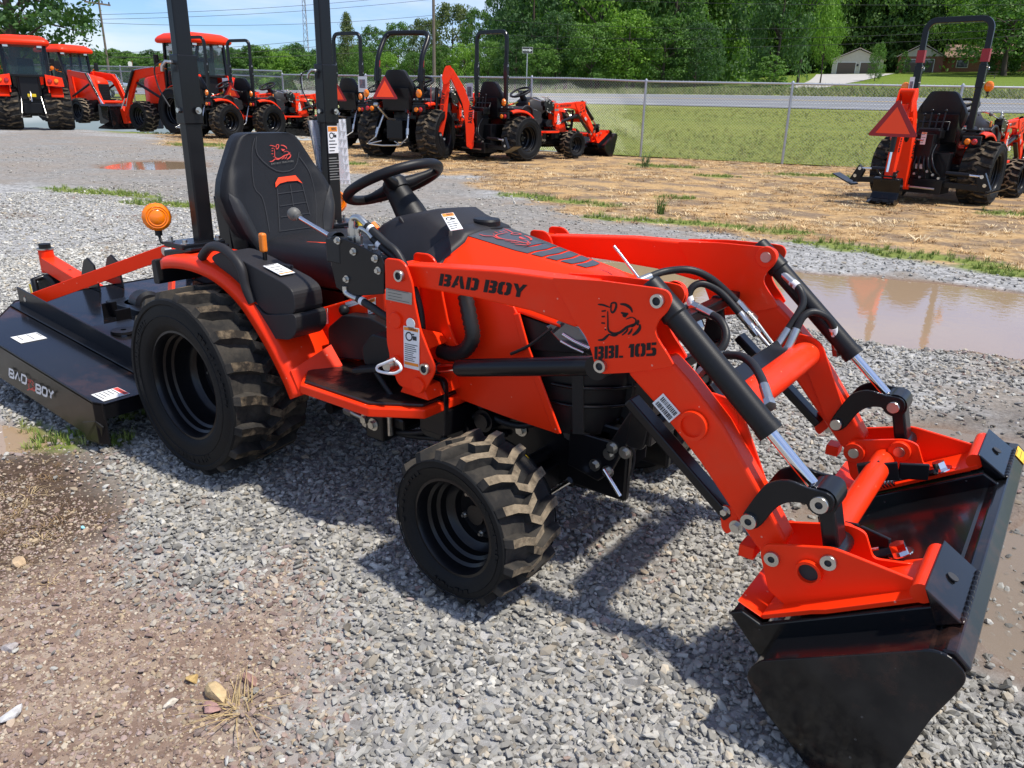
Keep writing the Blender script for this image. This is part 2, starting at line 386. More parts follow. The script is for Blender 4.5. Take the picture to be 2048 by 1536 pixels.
# ---------------------------------------------------------------- wheels
def make_tyre(Ro, Rs, rr, hw, nl, h):
    Rc = Ro-h; mb = MB()
    half = [(rr, -hw+.020), (rr+.012, -hw+.006), (rr+.03, -hw+.001), ((Rs+rr)/2+.01, -hw-.003), (Rs-.022, -hw+.002), (Rs-.018, -hw-.002), (Rs-.004, -hw-.001), (Rs, -hw+.006)]
    pro = half+[(Rs-.002, -hw+.02), (Rc-.006, -hw*.62), (Rc, -hw*.3), (Rc+.002, 0), (Rc, hw*.3), (Rc-.006, hw*.62), (Rs-.002, hw-.02)]+[(r, -y) for r, y in half[::-1]]
    mb.lathe(pro[:8], (0,0,0), (0,1,0), 64, 0, sharp=.7); mb.lathe(pro[7:16], (0,0,0), (0,1,0), 64, 1); mb.lathe(pro[15:], (0,0,0), (0,1,0), 64, 0, sharp=.7)
    mb.lathe([(rr, -hw+.020), (rr, hw-.02)], (0,0,0), (0,1,0), 40, 0)
    # raised ring and letter-like ribs on the sidewall
    for s in (-1, 1):
        mb.lathe([(rr+.055, s*(hw+.001)), (rr+.057, s*(hw+.004)), (rr+.060, s*(hw+.001))], (0,0,0), (0,1,0), 64, 0)
    rl = random.Random(9)      # raised moulding marks in two groups on the outer sidewall
    for g0, g1 in ((.5, 1.5), (2.5, 3.3), (4.3, 5.5)):
        a = g0
        while a < g1:
            dr = Rs-rr; r0 = rr+dr*(.50+rl.uniform(0, .08)); r1 = rr+dr*(.72-rl.uniform(0, .06)); w2 = rl.choice((.006,.010,.014))/r1
            for s in (-1, 1):
                vs = [(r_*math.sin(t), s*(hw+e), r_*math.cos(t)) for e in (-.002,.0035) for r_, t in ((r0,a),(r0,a+w2),(r1,a+w2),(r1,a))]
                mb.add(vs, [(4,5,6,7),(7,6,5,4)][0:1] if s > 0 else [(7,6,5,4)]); mb.add(vs, [(0,1,5,4),(1,2,6,5),(2,3,7,6),(3,0,4,7)])
            a += w2+.012/r1*rl.choice((.5,.5,1.2))
    pitch = 2*math.pi/nl; wt = pitch*.135; wb = pitch*.215
    rnd = random.Random(5)
    for s in (-1, 1):
        for k in range(nl):
            th0 = k*pitch+(pitch/2 if s > 0 else 0)+rnd.uniform(-.006, .006)
            cl = [(-.985, .0, .55), (-.90, 0, 1), (-.52, .085*pitch, 1), (-.14, .30*pitch, 1), (.20, .04*pitch, 1)]
            rows = []
            for (yy, dt, up) in cl:
                y = -s*yy*hw if s > 0 else yy*hw
                rt = Rs-.03+(Ro-Rs+.03)*up if up < 1 else Ro-.004*abs(yy)
                rb = Rc-.012
                row = []
                for (a, r_) in ((-wb, rb), (-wt, rt), (wt, rt), (wb, rb)):
                    t = th0+dt+a; row.append((r_*math.sin(t), y, r_*math.cos(t)))
                rows.append(row)
            if s > 0: pass
            o = len(mb.v)
            vs = [p for r_ in rows for p in r_]; fs = []; mis = []
            for i in range(len(rows)-1):
                for j in range(3):
                    q = (i*4+j, (i+1)*4+j, (i+1)*4+j+1, i*4+j+1)
                    if s > 0: q = q[::-1]
                    fs.append(q); mis.append(2 if j == 1 and i >= 1 else 1)
            fs.append((0,1,2,3) if s < 0 else (3,2,1,0)); mis.append(1); e = (len(rows)-1)*4
            fs.append((e+3,e+2,e+1,e) if s < 0 else (e,e+1,e+2,e+3)); mis.append(1)
            mb.v += vs
            for f, mi in zip(fs, mis): mb.f.append(tuple(i+o for i in f)); mb.sm.append(False); mb.mi.append(mi)
    return mb
def make_rim(rr, hw, dd, nb, rb):
    mb = MB(); f = -hw+.014
    mb.lathe([(rr+.010, f+.008), (rr+.008, f), (rr-.002, f-.001), (rr-.008, f+.012), (rr-.009, f+.032), (rr-.017, f+.038), (rr-.018, f+.058), (rr-.027, f+.064),
              (rr-.030, f+dd*.72), (rr-.038, f+dd*.80), (rr-.050, f+dd*.85), (rr-.056, f+dd), (rb+.02, f+dd), (rb*.66, f+dd*.93), (rb*.62, f+dd*.6+.02), (0.0, f+dd*.6+.02)], (0,0,0), (0,1,0), 48)
    mb.lathe([(rr-.03, f+dd*.72), (rr-.028, hw-.03), (rr+.005, hw-.014)], (0,0,0), (0,1,0), 48)
    return mb
def make_bolts(nb, rb, y, r=.010):
    mb = MB()
    for k in range(nb):
        a = 2*math.pi*k/nb+.3; c = V(rb*math.sin(a), y, rb*math.cos(a))
        mb.cyl(c, c-V(0, .010, 0), r, 6, smooth=False); mb.cyl(c-V(0,.01,0), c-V(0,.018,0), r*.5, 8)
    return mb
RW = dict(R=.325, hw=.147); FW = dict(R=.217, hw=.104)
WHEEL = {}
def wheel_meshes():
    o1 = obj('tyre', make_tyre(.325, .301, .186, .147, 18, .032), [MT['rubber'], MT['tread'], MT['mudlug']])
    o2 = obj('rim', make_rim(.186, .147, .16, 6, .06), MT['black']); o3 = obj('wheel_bolts', make_bolts(6, .085, -.147+.174), MT['zinc'])
    o4 = obj('tyre', make_tyre(.217, .189, .131, .104, 16, .025), [MT['rubber'], MT['tread'], MT['mudtread']])
    o5 = obj('rim', make_rim(.131, .104, .115, 5, .045), MT['black']); o6 = obj('wheel_bolts', make_bolts(5, .06, -.104+.129, .009), MT['zinc'])
    for k, o in zip(('rt','rr','rb','ft','fr','fb'), (o1,o2,o3,o4,o5,o6)): WHEEL[k] = o.data; bpy.data.objects.remove(o)
wheel_meshes()
def wheel(kind, loc, rz, parent, name, sc=1, spin=0):
    e = bpy.data.objects.new(name, WHEEL[kind+'r']); COL.objects.link(e); e.parent = parent; e.location = loc; e.rotation_euler = (0, spin, rz); e.scale = (sc,)*3
    for n, k in (('tyre', 't'), ('wheel_bolts', 'b')):
        c = bpy.data.objects.new(n, WHEEL[kind+k]); COL.objects.link(c); c.parent = e
        if k == 'b': c['kind'] = 'stuff'
    return e
# ================================================================ the tractor in front
T = empty('compact_tractor', (0,0,0), 0, 'orange compact tractor in front with loader arms, black bucket tipped down and empty charcoal seat', 'tractor')
def bolt(mb, c, d, r=.009, h=.010, washer=True, mi=0):
    c = Vector(c); d = Vector(d).normalized()
    if washer: mb.cyl(c, c+d*.003, r*1.6, 14, mi=mi); c = c+d*.003
    mb.cyl(c, c+d*h, r, 6, smooth=False, mi=mi)
def pin(parent, c, d, r, hole=0, h=.010, collar=None, name='pin'):
    """one pin head: a zinc ring with a dark socket, or a plain end in a painted collar"""
    mb = MB(); c = Vector(c); d = Vector(d).normalized(); n = 20
    if hole:
        mb.lathe([(hole, h*.35), (hole, h), (r*.96, h), (r, h*.85), (r, 0)], c, d, n, 0); mb.lathe([(0, h*.35), (hole, h*.35)], c, d, n, 1)
    else: mb.lathe([(0, h), (r*.93, h), (r, h*.85), (r, 0)], c, d, n, 0)
    o = obj(name, mb, [MT['zinc'], MT['ink']], parent)
    if collar:
        mb = MB(); mb.lathe([(r, h*collar[1]), (collar[0]*.96, h*collar[1]), (collar[0], h*collar[1]*.9), (collar[0], 0)], c, d, n); obj('collar', mb, MT['paint'], parent)
    return o
def boltobj(parent, c, d, r=.009, h=.010, name='bolt'):
    mb = MB(); bolt(mb, c, d, r, h); return obj(name, mb, MT['zinc'], parent)
def P2(y, pts): return [(q.x, q.z) for q in (Q(a, b, y=y) for a, b in pts)]
def roundpoly(p, r, k=4):
    """round the corners of a 2-D polygon"""
    out = []; n = len(p)
    for i in range(n):
        a = Vector(p[i-1]); b = Vector(p[i]); c = Vector(p[(i+1) % n]); rr = min(r, (a-b).length*.45, (c-b).length*.45)
        s = b+(a-b).normalized()*rr; e = b+(c-b).normalized()*rr
        for j in range(k+1):
            t = j/k; out.append(tuple(s*(1-t)**2+b*2*t*(1-t)+e*t*t))
    return out
MI = lambda p: [(x, z) for x, z in p]
# wheels
for s in (-1, 1):
    wheel('r', (0, s*.447, .325), 0 if s < 0 else math.pi, T, 'rear_wheel', spin=.10)
    wheel('f', (1.195, s*.49, .217), -.055 if s < 0 else math.pi-.055, T, 'front_wheel', spin=.2)
# chassis
mb = MB()
mb.bx(-.22, .32, -.16, .16, .22, .52); mb.cyl((0,-.33,.325),(0,.33,.325),.07,20)
mb.bx(.3, .95, -.13, .13, .20, .42); mb.bx(.9, 1.46, -.15, -.12, .20, .42); mb.bx(.9, 1.46, .12, .15, .20, .42)
mb.bx(.92, 1.36, -.118, .118, .24, .66); mb.bx(1.0, 1.3, -.09, .09, .16, .26)
mb.bx(-.33, -.2, -.12, .12, .26, .5)
for x in (.36, .48, .60): mb.cyl((x,-.17,.30),(x,-.12,.30),.03,12)
for x, z, r_ in ((.80,.33,.045),(.92,.30,.05),(1.02,.36,.035)): mb.cyl((x,-.24,z),(x,-.10,z),r_,16); mb.cyl((x,-.25,z),(x,-.24,z),r_*.7,12)
mb.bx(.40,.75,-.30,-.16,.27,.31); mb.cyl((.45,-.34,.285),(.45,-.15,.285),.02,12); mb.bx(.62,.70,-.34,-.16,.23,.40)
obj('chassis', mb, MT['black'], T, bev=.008)
for x, z, y in ((1.13,.375,-.152),(1.10,.325,-.152),(1.27,.36,-.152),(.62,.29,-.335),(.66,.285,-.34),(.55,.305,-.3),(.59,.26,-.3),(.95,.40,-.152)): boltobj(T, (x,y,z), (0,-1,0), .013, .012)
for p in ((1218,908),(1190,930),(1216,943),(1250,905),(1225,895)): boltobj(T, Q(*p, y=-.207), (0,-1,0), .011, .01)
mb = MB()
mb.beam((1.195,-.40,.215),(1.195,.40,.215),.09,.085); mb.cyl((1.195,-.43,.16),(1.195,-.43,.31),.038,16); mb.cyl((1.195,.43,.16),(1.195,.43,.31),.038,16)
mb.cyl((1.1,0,.23),(1.3,0,.23),.07,16); mb.cyl((1.195,-.36,.28),(1.195,.36,.28),.02,12); mb.bx(1.12,1.27,-.12,.12,.17,.3)
obj('front_axle', mb, MT['black'], T, bev=.006)
mb = MB(); c = Q(1048,918,y=-.36); mb.cyl(c-V(0,0,.012),c+V(0,0,.006),.014,16); mb.cyl(c-V(0,0,.02),c-V(0,0,.01),.011,12); obj('oil_cap', mb, MT['yellow'], T, bev=.002)
mb = MB(); mb.tube([(1.1,-.33,.23),(1.25,-.1,.24),(1.3,.2,.25)], .012); mb.tube([Q(1140,960,y=-.25),Q(1070,1005,y=-.25)], .010); obj('tie_rod', mb, MT['chrome'], T)
for k, pts in enumerate(([(.42,-.26,.33),(.55,-.30,.26),(.72,-.27,.25),(.88,-.22,.30),(1.0,-.18,.38)], [(.40,-.24,.30),(.60,-.24,.22),(.85,-.20,.24),(1.05,-.16,.30)], [(.93,-.20,.44),(1.02,-.22,.38),(1.12,-.2,.36),(1.22,-.19,.40)])):
    mb = MB(); mb.tube(smooth_path([V(*p) for p in pts], 5), .010, 8); obj('hydraulic_hose', mb, MT['hose'], T)
for p in ((580,812),(664,812),(705,822),(640,790),(752,838),(900,845),(870,826)): boltobj(T, Q(*p, y=-.255), (0,-1,0), .008, .010)
for p0, p1 in (((.50,-.31,.285),(.66,-.31,.27)), ((.70,-.31,.33),(.70,-.31,.25))):
    mb = MB(); mb.cyl(p0, p1, .011, 10); mb.cyl(p0, V(*p0).lerp(V(*p1), .2), .016, 6, smooth=False); obj('steel_pipe', mb, MT['zinc'], T)
# front frame, grille guard
mb = MB()
mb.bx(1.33, 1.40, -.15, .12, .27, .40)
for s in (-1, 1):
    y = s*.20
    mb.xz([(1.30,.29),(1.40,.27),(1.44,.31),(1.52,.50),(1.48,.50),(1.43,.40),(1.30,.40)] if s < 0 else [(1.40,.38),(1.46,.38),(1.52,.50),(1.48,.50)], y-.006, y+.006)
    mb.xz(roundpoly([(1.475,.40),(1.53,.40),(1.56,.66),(1.54,.745),(1.51,.745),(1.50,.66)], .02), y-.008, y+.008)
mb.beam((1.535,-.21,.725),(1.535,.36,.725),.035,.03); mb.beam((1.54,-.2,.60),(1.54,.2,.60),.02,.03); mb.beam((1.525,-.2,.50),(1.525,.2,.50),.02,.03); mb.beam((1.53,-.2,.44),(1.53,.2,.44),.03,.05)
obj('grille_guard', mb, MT['black'], T, bev=.004)
mb = MB()
mb.tube([Q(1207,938,y=-.24),Q(1228,972,y=-.24),Q(1240,992,y=-.24)], .0055); obj('drain_rod', mb, MT['chrome'], T)
mb = MB(); mb.tube(smooth_path([Q(1240,870,y=-.16)+V(0,.0,0),Q(1268,905,y=-.14),Q(1262,950,y=-.14)]), .004)
mb.prism([Q(1288,842,y=-.05),Q(1295,862,y=-.05),Q(1290,915,y=-.05),Q(1258,938,y=-.05),Q(1278,890,y=-.05)], (0,.004,0)); obj('dust_flap', mb, MT['plastic'], T)
# hood
def hood_sec(x):
    t = (x-.80)/(1.43-.80); zt = .885-.10*t-.045*max(0, t-.75)/.25
    hw_ = .252-.010*t-.075*max(0, (t-.72)/.28)**1.5; zs = .795-.085*t-.05*max(0, t-.8)/.2
    sk = .12*max(0, min(1, (1.06-x)/.08))+.012
    return [(-hw_-.004, zs-.02-sk), (-hw_-.004, zs-.02-sk*.5), (-hw_, zs-.02), (-hw_+.012, zs), (-hw_+.04, zs+.030), (-.125+.05*t, zt-.022), (-.11+.05*t, zt-.006), (-.05, zt), (0, zt+.001)]
def full(x):
    h = hood_sec(x); return [(x, y, z) for y, z in h]+[(x, -y, z) for y, z in h[-2::-1]]
XS = list(np.linspace(.825, 1.36, 14))+[1.39, 1.415, 1.43]
rows = [full(x) for x in XS]
def shrink(row, k, dx, dz): return [(x+dx, y*k, z*1.0+dz) for x, y, z in row]
rows.append(shrink(rows[-1], .93, .012, -.018)); rows.append(shrink(rows[-1], .85, .006, -.04))
mb = MB(); mb.grid(rows, True, flip=True); obj('hood', mb, MT['paint'], T)
hood = bpy.data.objects[[o.name for o in T.children if o.name.startswith('hood')][0]]
so_ = hood.modifiers.new('thickness', 'SOLIDIFY'); so_.thickness = .004; so_.offset = -1
def hood_z(x, y):
    h = hood_sec(x); ys = [-a for a, _ in h[::-1]]; zs = [b for _, b in h[::-1]]
    return float(np.interp(abs(y), ys, zs))
# hood stripe: charcoal centre decal with red bars and emblem
mb = MB(); NP = 12
def stripe(x0, x1, w0, w1, mi, lift, skew=0):
    xs = np.linspace(x0, x1, max(2, int((x1-x0)/.02)+2)); rws = []
    for x in xs:
        ww = w0+(w1-w0)*(x-x0)/(x1-x0)
        rws.append([(x+skew*abs(y), y, hood_z(x+skew*abs(y), y)+lift) for y in np.linspace(-ww, ww, 9)])
    mb.grid(rws, True, mi, flip=True)
stripe(.835, 1.02, .108, .088, 0, .0025)
xb = 1.03
for i, ln in enumerate((.034,.034,.034,.034,.03)):
    w0 = .088-.010*i; stripe(xb, xb+ln, w0, w0-.008, 0, .0025, -.15); xb += ln+.009
def hfn(a, b):
    x = .865+.15*a; y = -.075+.15*b; return V(x, y, hood_z(x, y)+.0045)
dog(mb, hfn, (0,0,1), .00085, 1)
obj('hood_stripe', mb, [MT['grey'], MT['redln']], hood)
# filler cap
mb = MB(); c = V(.81, .035, .886); mb.lathe([(.0,.020),(.040,.020),(.044,.014),(.044,0),(.052,-.004),(.052,-.012)], c, (0,0,1), 24); obj('filler_cap', mb, MT['plasticd'], T)
# side panels
for s in (-1, 1):
    mb = MB(); y = s*.254
    pl = P2(-.254, [(868,565),(960,590),(1028,612),(1036,627),(1055,690),(1118,868),(1010,832),(895,788),(872,700),(862,610)])
    mb.xz(pl, y-.004, y+.004)
    edge = P2(-.262, [(1026,628),(1038,626),(1056,690),(1122,868),(1108,866),(1046,700)]); yy = y+s*.006
    mb.xz(edge, yy-.004, yy+.004)
    cr = P2(-.258, [(868,690),(940,660),(1030,720),(1085,840),(1000,800),(900,760)])
    obj('side_panel', mb, MT['paint'], T, bev=.003)
# grille shell
def gsec(z, k=0):
    """outline of the nose at height z: near side -> front -> far side"""
    f = 1.405+.035*math.sin(min(1, max(0, (z-.38)/.36))*math.pi)*.8; hw_ = .228-.012*abs(z-.58)/.2-k
    return [(1.13,-hw_,z),(1.25,-hw_,z),(1.33,-hw_+.02,z),(f-.02-k,-.13,z),(f-k,-.06,z),(f-k,.06,z),(f-.02-k,.13,z),(1.33,hw_-.02,z),(1.25,hw_,z),(1.13,hw_,z)]
mb = MB(); mb.grid([gsec(z) for z in np.linspace(.385, .735, 8)], True); obj('grille', mb, MT['plasticd'], T)
gr = [o for o in T.children if o.name.startswith('grille') and 'guard' not in o.name][0]
for z in (.43, .475, .53, .585, .64):
    mb = MB(); p = [V(*q) for q in gsec(z, -.004)][1:-1]
    if z < .44: p = p[2:-2]
    mb.tube(smooth_path(p, 3), .0055, 6); obj('slat', mb, MT['gloss'], gr)
mb = MB()
for s in (-1, 1):
    mb.beam((1.335,s*.214,.40),(1.315,s*.222,.72),.012,.03); mb.beam((1.21,s*.237,.40),(1.14,s*.237,.70),.008,.014); mb.beam((1.415,s*.10,.395),(1.43,s*.10,.70),.014,.025)
obj('grille_rib', mb, MT['plasticd'], gr)
for s in (-1, 1):
    mb = MB(); y = s*.236
    mb.xz(P2(-.24, [(1092,652),(1120,640),(1160,655),(1182,690),(1165,700),(1120,682)]), y-.008, y+.004)
    h = obj('headlight', mb, MT['lamp'], T, bev=.003)
    mb = MB(); mb.tube([V(q.x, y+s*.010, q.z) for q in (Q(a, b, y=-.245) for a, b in ((1126,668),(1150,683),(1180,697)))], .005, 6)
    mb.tube([V(q.x, y+s*.010, q.z) for q in (Q(a, b, y=-.245) for a, b in ((1122,682),(1145,695),(1168,705)))], .004, 6); obj('chrome_trim', mb, MT['chrome'], h)
    mb = MB(); mb.xz(P2(-.24, [(1040,630),(1100,650),(1130,690),(1180,710),(1065,700)]), y-.006, y+.0); obj('light_housing', mb, MT['plasticd'], T, bev=.003)
# air hose loop along the hood
mb = MB(); pth = smooth_path([Q(930,590,y=-.29),Q(940,640,y=-.30),Q(945,675,y=-.30),Q(930,700,y=-.30),Q(905,708,y=-.30),Q(880,700,y=-.30)], 8)
pp = []; rr = []
mb.tube(pth, [.020+.003*(i % 2) for i in range(len(pth))], 14); obj('hose_loom', mb, MT['hose'], T)
mb = MB(); mb.tube(smooth_path([Q(862,560,y=-.275),Q(872,620,y=-.275),Q(888,690,y=-.275)], 5), .008); mb.tube(smooth_path([Q(1022,708,y=-.27),Q(1060,690,y=-.27),Q(1105,655,y=-.27)], 5), .0045); obj('cable', mb, MT['hose'], T)
# dash
def dsec(x, zb, zt, w0, w1):
    h = [(-w0, zb), (-w0, zb+(zt-zb)*.35), (-w1-.012, zt-.035), (-w1, zt-.012), (-w1+.02, zt), (-.05, zt+.004), (0, zt+.006)]
    return [(x, y, z) for y, z in h]+[(x, -y, z) for y, z in h[-2::-1]]
mb = MB()
rws = [dsec(.475,.70,.835,.14,.11), dsec(.49,.69,.868,.16,.125), dsec(.56,.68,.900,.205,.135), dsec(.64,.68,.918,.225,.14), dsec(.70,.68,.925,.235,.135), dsec(.745,.70,.905,.24,.135), dsec(.79,.74,.893,.243,.135), dsec(.82,.78,.872,.240,.13)]
mb.grid(rws, True, flip=True); mb.add(rws[0], [tuple(range(len(rws[0])))]); mb.add(rws[-1], [tuple(range(len(rws[-1])))[::-1]])
dash = obj('dashboard', mb, MT['plastic'], T)
mb = MB(); cw = []
for x_, e_ in ((.775,.0),(.79,.010),(.835,.010),(.850,.006),(.852,-.004)): cw.append([(x_, y_*(1+e_*3.4), z_+e_*.9) for _, y_, z_ in full(max(.79, x_))])
mb.grid(cw, True, flip=True); obj('cowl_trim', mb, MT['plastic'], T)
mb = MB(); mb.beam((.60,-.139,.905),(.70,-.145,.82),.01,.012); obj('ridge', mb, MT['plastic'], dash, bev=.003)
o_ = V(.685,-.045,.9335); lb0 = Q(901,462,z=.906); label_card('warning_label', lb0, Q(926,458,z=.906)-lb0, Q(882,429,z=.934)-lb0, dash, lines=4, pict=True, headfrac=.2)
# steering
mb = MB(); p0 = V(.53,0,.88); p1 = V(.447,0,.975); ax = (p1-p0).normalized()
mb.lathe([(.052,-.01),(.050,.03),(.044,.075),(.040,.115),(.030,.128),(0,.13)], p0, ax, 24); obj('steering_column', mb, MT['plasticd'], T)
mb = MB(); a = V(0,1,0); b = ax.cross(a); ctr = V(.44,0,.99); tl = R(26); axw = V(-math.sin(tl),0,math.cos(tl)); b = axw.cross(a)
mb.tube([ctr+(a*math.cos(t)+b*math.sin(t))*.160 for t in np.linspace(0, 2*math.pi, 49)[:-1]], .0165, 12, closed=True)
for t in (R(90), R(215), R(325)):
    d = a*math.cos(t)+b*math.sin(t); d = a*math.cos(t)+b*math.sin(t); mb.tube([ctr-ax*.012, ctr+d*.06-ax*.012, ctr+d*.11-ax*.006, ctr+d*.158], [.024,.02,.014,.013], 10)
mb.lathe([(.042,-.03),(.044,0),(.036,.014),(0,.018)], ctr-ax*.005, ax, 20); obj('steering_wheel', mb, MT['plasticd'], T)
mb = MB()
c0 = Q(785,463,y=.10); c1 = Q(812,452,y=.04); mb.tube([Q(745,470,y=.13), c0, Q(795,459,y=.07)], [.010,.013,.013], 10); h = obj('shift_lever', mb, MT['smv'], T)
mb = MB(); mb.tube([Q(792,460,y=.075), Q(810,450,y=.05)], [.012,.009], 10); obj('lever_tip', mb, MT['yellow'], h)
mb = MB(); mb.tube([Q(716,432,y=.28), Q(722,455,y=.28), Q(716,478,y=.26)], [.013,.011,.007], 10); obj('range_lever', mb, MT['yellow'], T)
mb = MB(); mb.tube([Q(745,448,y=.30), Q(755,460,y=.30)], [.014,.014], 10); obj('throttle_lever', mb, MT['orangek'], T)
# ---------------------------------------------------------------- seat
seat = empty('seat'); seat.parent = T
ZW = [(.69,.155),(.72,.18),(.78,.215),(.85,.240),(.91,.247),(.96,.228),(1.02,.19),(1.07,.158),(1.10,.140),(1.115,.120),(1.122,.095)]
def sw(z): return float(np.interp(z, [a for a, _ in ZW], [b for _, b in ZW]))
def sxf(z, y):
    t = (z-.70)/.42; wv = sw(z); u = abs(y)/wv
    bol = .035*max(0, 1-abs(z-.84)/.16)**.6*math.exp(-((u-.86)/.14)**2)
    return -.095-.105*t-.012*math.sin(t*3.0)+bol-.05*max(0, u-.88)**1.2*8*.12+.012*(1-u*u)*-.6
US = [-1,-.985,-.95,-.88,-.8,-.7,-.55,-.4,-.2,0,.2,.4,.55,.7,.8,.88,.95,.985,1]
mb = MB(); zr = list(np.linspace(.69, 1.11, 24))+[1.116, 1.122]
fr = []; bk = []
for z in zr:
    wv = sw(z); fr.append([(sxf(z, u*wv)-(.03 if abs(u) == 1 else .008 if abs(u) > .98 else 0), u*wv, z) for u in US]); bk.append([(sxf(z, 0)-.085+.02*abs(u)**3, u*wv*.96, z) for u in US])
mb.grid(fr, True); mb.grid(bk, True, flip=True)
mb.grid([[r_[0] for r_ in fr], [r_[0] for r_ in bk]], True); mb.grid([[r_[-1] for r_ in fr], [r_[-1] for r_ in bk]], True, flip=True); mb.grid([fr[-1], bk[-1]], True, flip=True)
sb = obj('backrest', mb, MT['vinyl'], seat)
def spt(px, py, lift=.003):
    q = Q(px, py, x=-.14)
    for _ in range(3): q = Q(px, py, x=sxf(q.z, q.y))
    return V(sxf(q.z, q.y)+lift, q.y, q.z)
Z5 = lambda a, b: (460+a/6.98, 260+b/6.98)
mb = MB()
for pl in ([(625,800),(620,735),(660,660),(780,645),(785,715),(680,745)], [(780,645),(900,630),(1000,745),(930,705),(785,715)]):
    mb.add([spt(*Z5(*p), .006) for p in pl], [tuple(range(len(pl)))])
obj('accent_strip', mb, MT['smv'], sb)
mb = MB()
mb.ribbon(smooth_path([spt(*Z5(*p), .004) for p in ((360,90),(375,340),(640,565),(885,535),(955,310))], 3), .0035, (1,0,.2))
for a, b in (((655,890),(1030,840)), ((690,1060),(1060,1005)), ((700,1215),(1100,1160)), ((700,1410),(1180,1345)), ((655,820),(690,1420)), ((1000,750),(1110,1180)), ((835,760),(880,1060))):
    mb.ribbon(smooth_path([spt(*Z5(a[0]*(1-t)+b[0]*t, a[1]*(1-t)+b[1]*t), .003) for t in (0,.33,.66,1)], 2), .0035, (1,0,.2))
mb.ribbon(smooth_path([spt(*Z5(*p), .003) for p in ((960,370),(1080,540),(1160,780),(1200,1100),(1190,1400))], 3), .003, (1,0,.2))
mb.ribbon(smooth_path([spt(*Z5(*p), .003) for p in ((340,110),(300,330),(330,780),(440,930),(500,1150),(545,1420))], 3), .003, (1,0,.2))
obj('seam', mb, MT['ink'], sb)
mb = MB()
def sfn(a, b): return spt(*Z5(535+300*a, 440-270*b), .006)
dog(mb, sfn, (1,0,.2), .00042); obj('emblem', mb, MT['redln'], sb)
mb = MB(); o_ = spt(*Z5(562,482), .006); font_mesh(mb, 'BAD BOY TRACTORS', o_, spt(*Z5(872,440), .006)-o_, spt(*Z5(560,460), .006)-spt(*Z5(560,482), .006)); obj('lettering', mb, MT['knob'], sb)
for s in (-1, 1):
    mb = MB(); rws = []
    for z in np.linspace(.70, .925, 12):
        wv = sw(z); k = math.sin(math.pi*min(1, (z-.70)/.225*.9+.1))**.5
        rws.append([(sxf(z, s*u*wv)+.004, s*u*wv, z) for u in np.linspace(.97-.25*k, .965, 6)])
    mb.grid(rws, True, flip=s < 0); obj('bolster', mb, MT['vinylg'], sb)
mb = MB()
def rr_out(x0, x1, yw, z, r, n=5):
    p = []
    for cx, cy, a0 in ((x1-r, yw-r, 0), (x0+r, yw-r, 90), (x0+r, -yw+r, 180), (x1-r, -yw+r, 270)):
        for j in range(n+1):
            a = R(a0+90*j/n); p.append((cx+r*math.cos(a), cy+r*math.sin(a), z+.02*((cx-x0)/(x1-x0))))
    return p
CX = .055; CZ = .080
lay = [rr_out(-.08,.355,.20,.55,.08), rr_out(-.10,.375,.225,.565,.09), rr_out(-.105,.385,.232,.61,.09), rr_out(-.10,.38,.228,.655,.09), rr_out(-.09,.365,.215,.682,.09), rr_out(-.07,.33,.185,.690,.08), rr_out(-.02,.26,.12,.686,.06)]
lay = [[(a+CX, b, c+CZ) for a, b, c in r_] for r_ in lay]; mb.grid(lay, True, closed=True); mb.add(lay[-1], [tuple(range(len(lay[-1])))]); mb.add(lay[0], [tuple(range(len(lay[0])))[::-1]])
cu = obj('cushion', mb, MT['vinyl'], seat)
mb = MB(); mb.ribbon([V(.10+CX,-.15,.697+CZ),V(.19+CX,-.13,.702+CZ)], .012, (0,0,1)); obj('accent_strip', mb, MT['smv'], cu)
#mb = MB(); mb.prism([V(*p) for p in ((-.08+CX,-.2275,.665+CZ),(.14+CX,-.2305,.672+CZ),(.12+CX,-.20,.696+CZ),(-.07+CX,-.19,.693+CZ))], (0,-.003,.003)); obj('bolster', mb, MT['vinylg'], cu, bev=.002)
mb = MB(); mb.bx(-.05,.36,-.17,.17,.47,.63); mb.xz([(-.17,.56),(-.10,.56),(-.12,.80),(-.22,1.0),(-.26,.98)], -.20, -.19); mb.xz([(-.17,.56),(-.10,.56),(-.12,.80),(-.22,1.0),(-.26,.98)], .19, .20); mb.xz([(-.27,.62),(-.20,.60),(-.22,.86),(-.30,.90)], -.20, .20)
obj('seat_base', mb, MT['black'], seat, bev=.004)
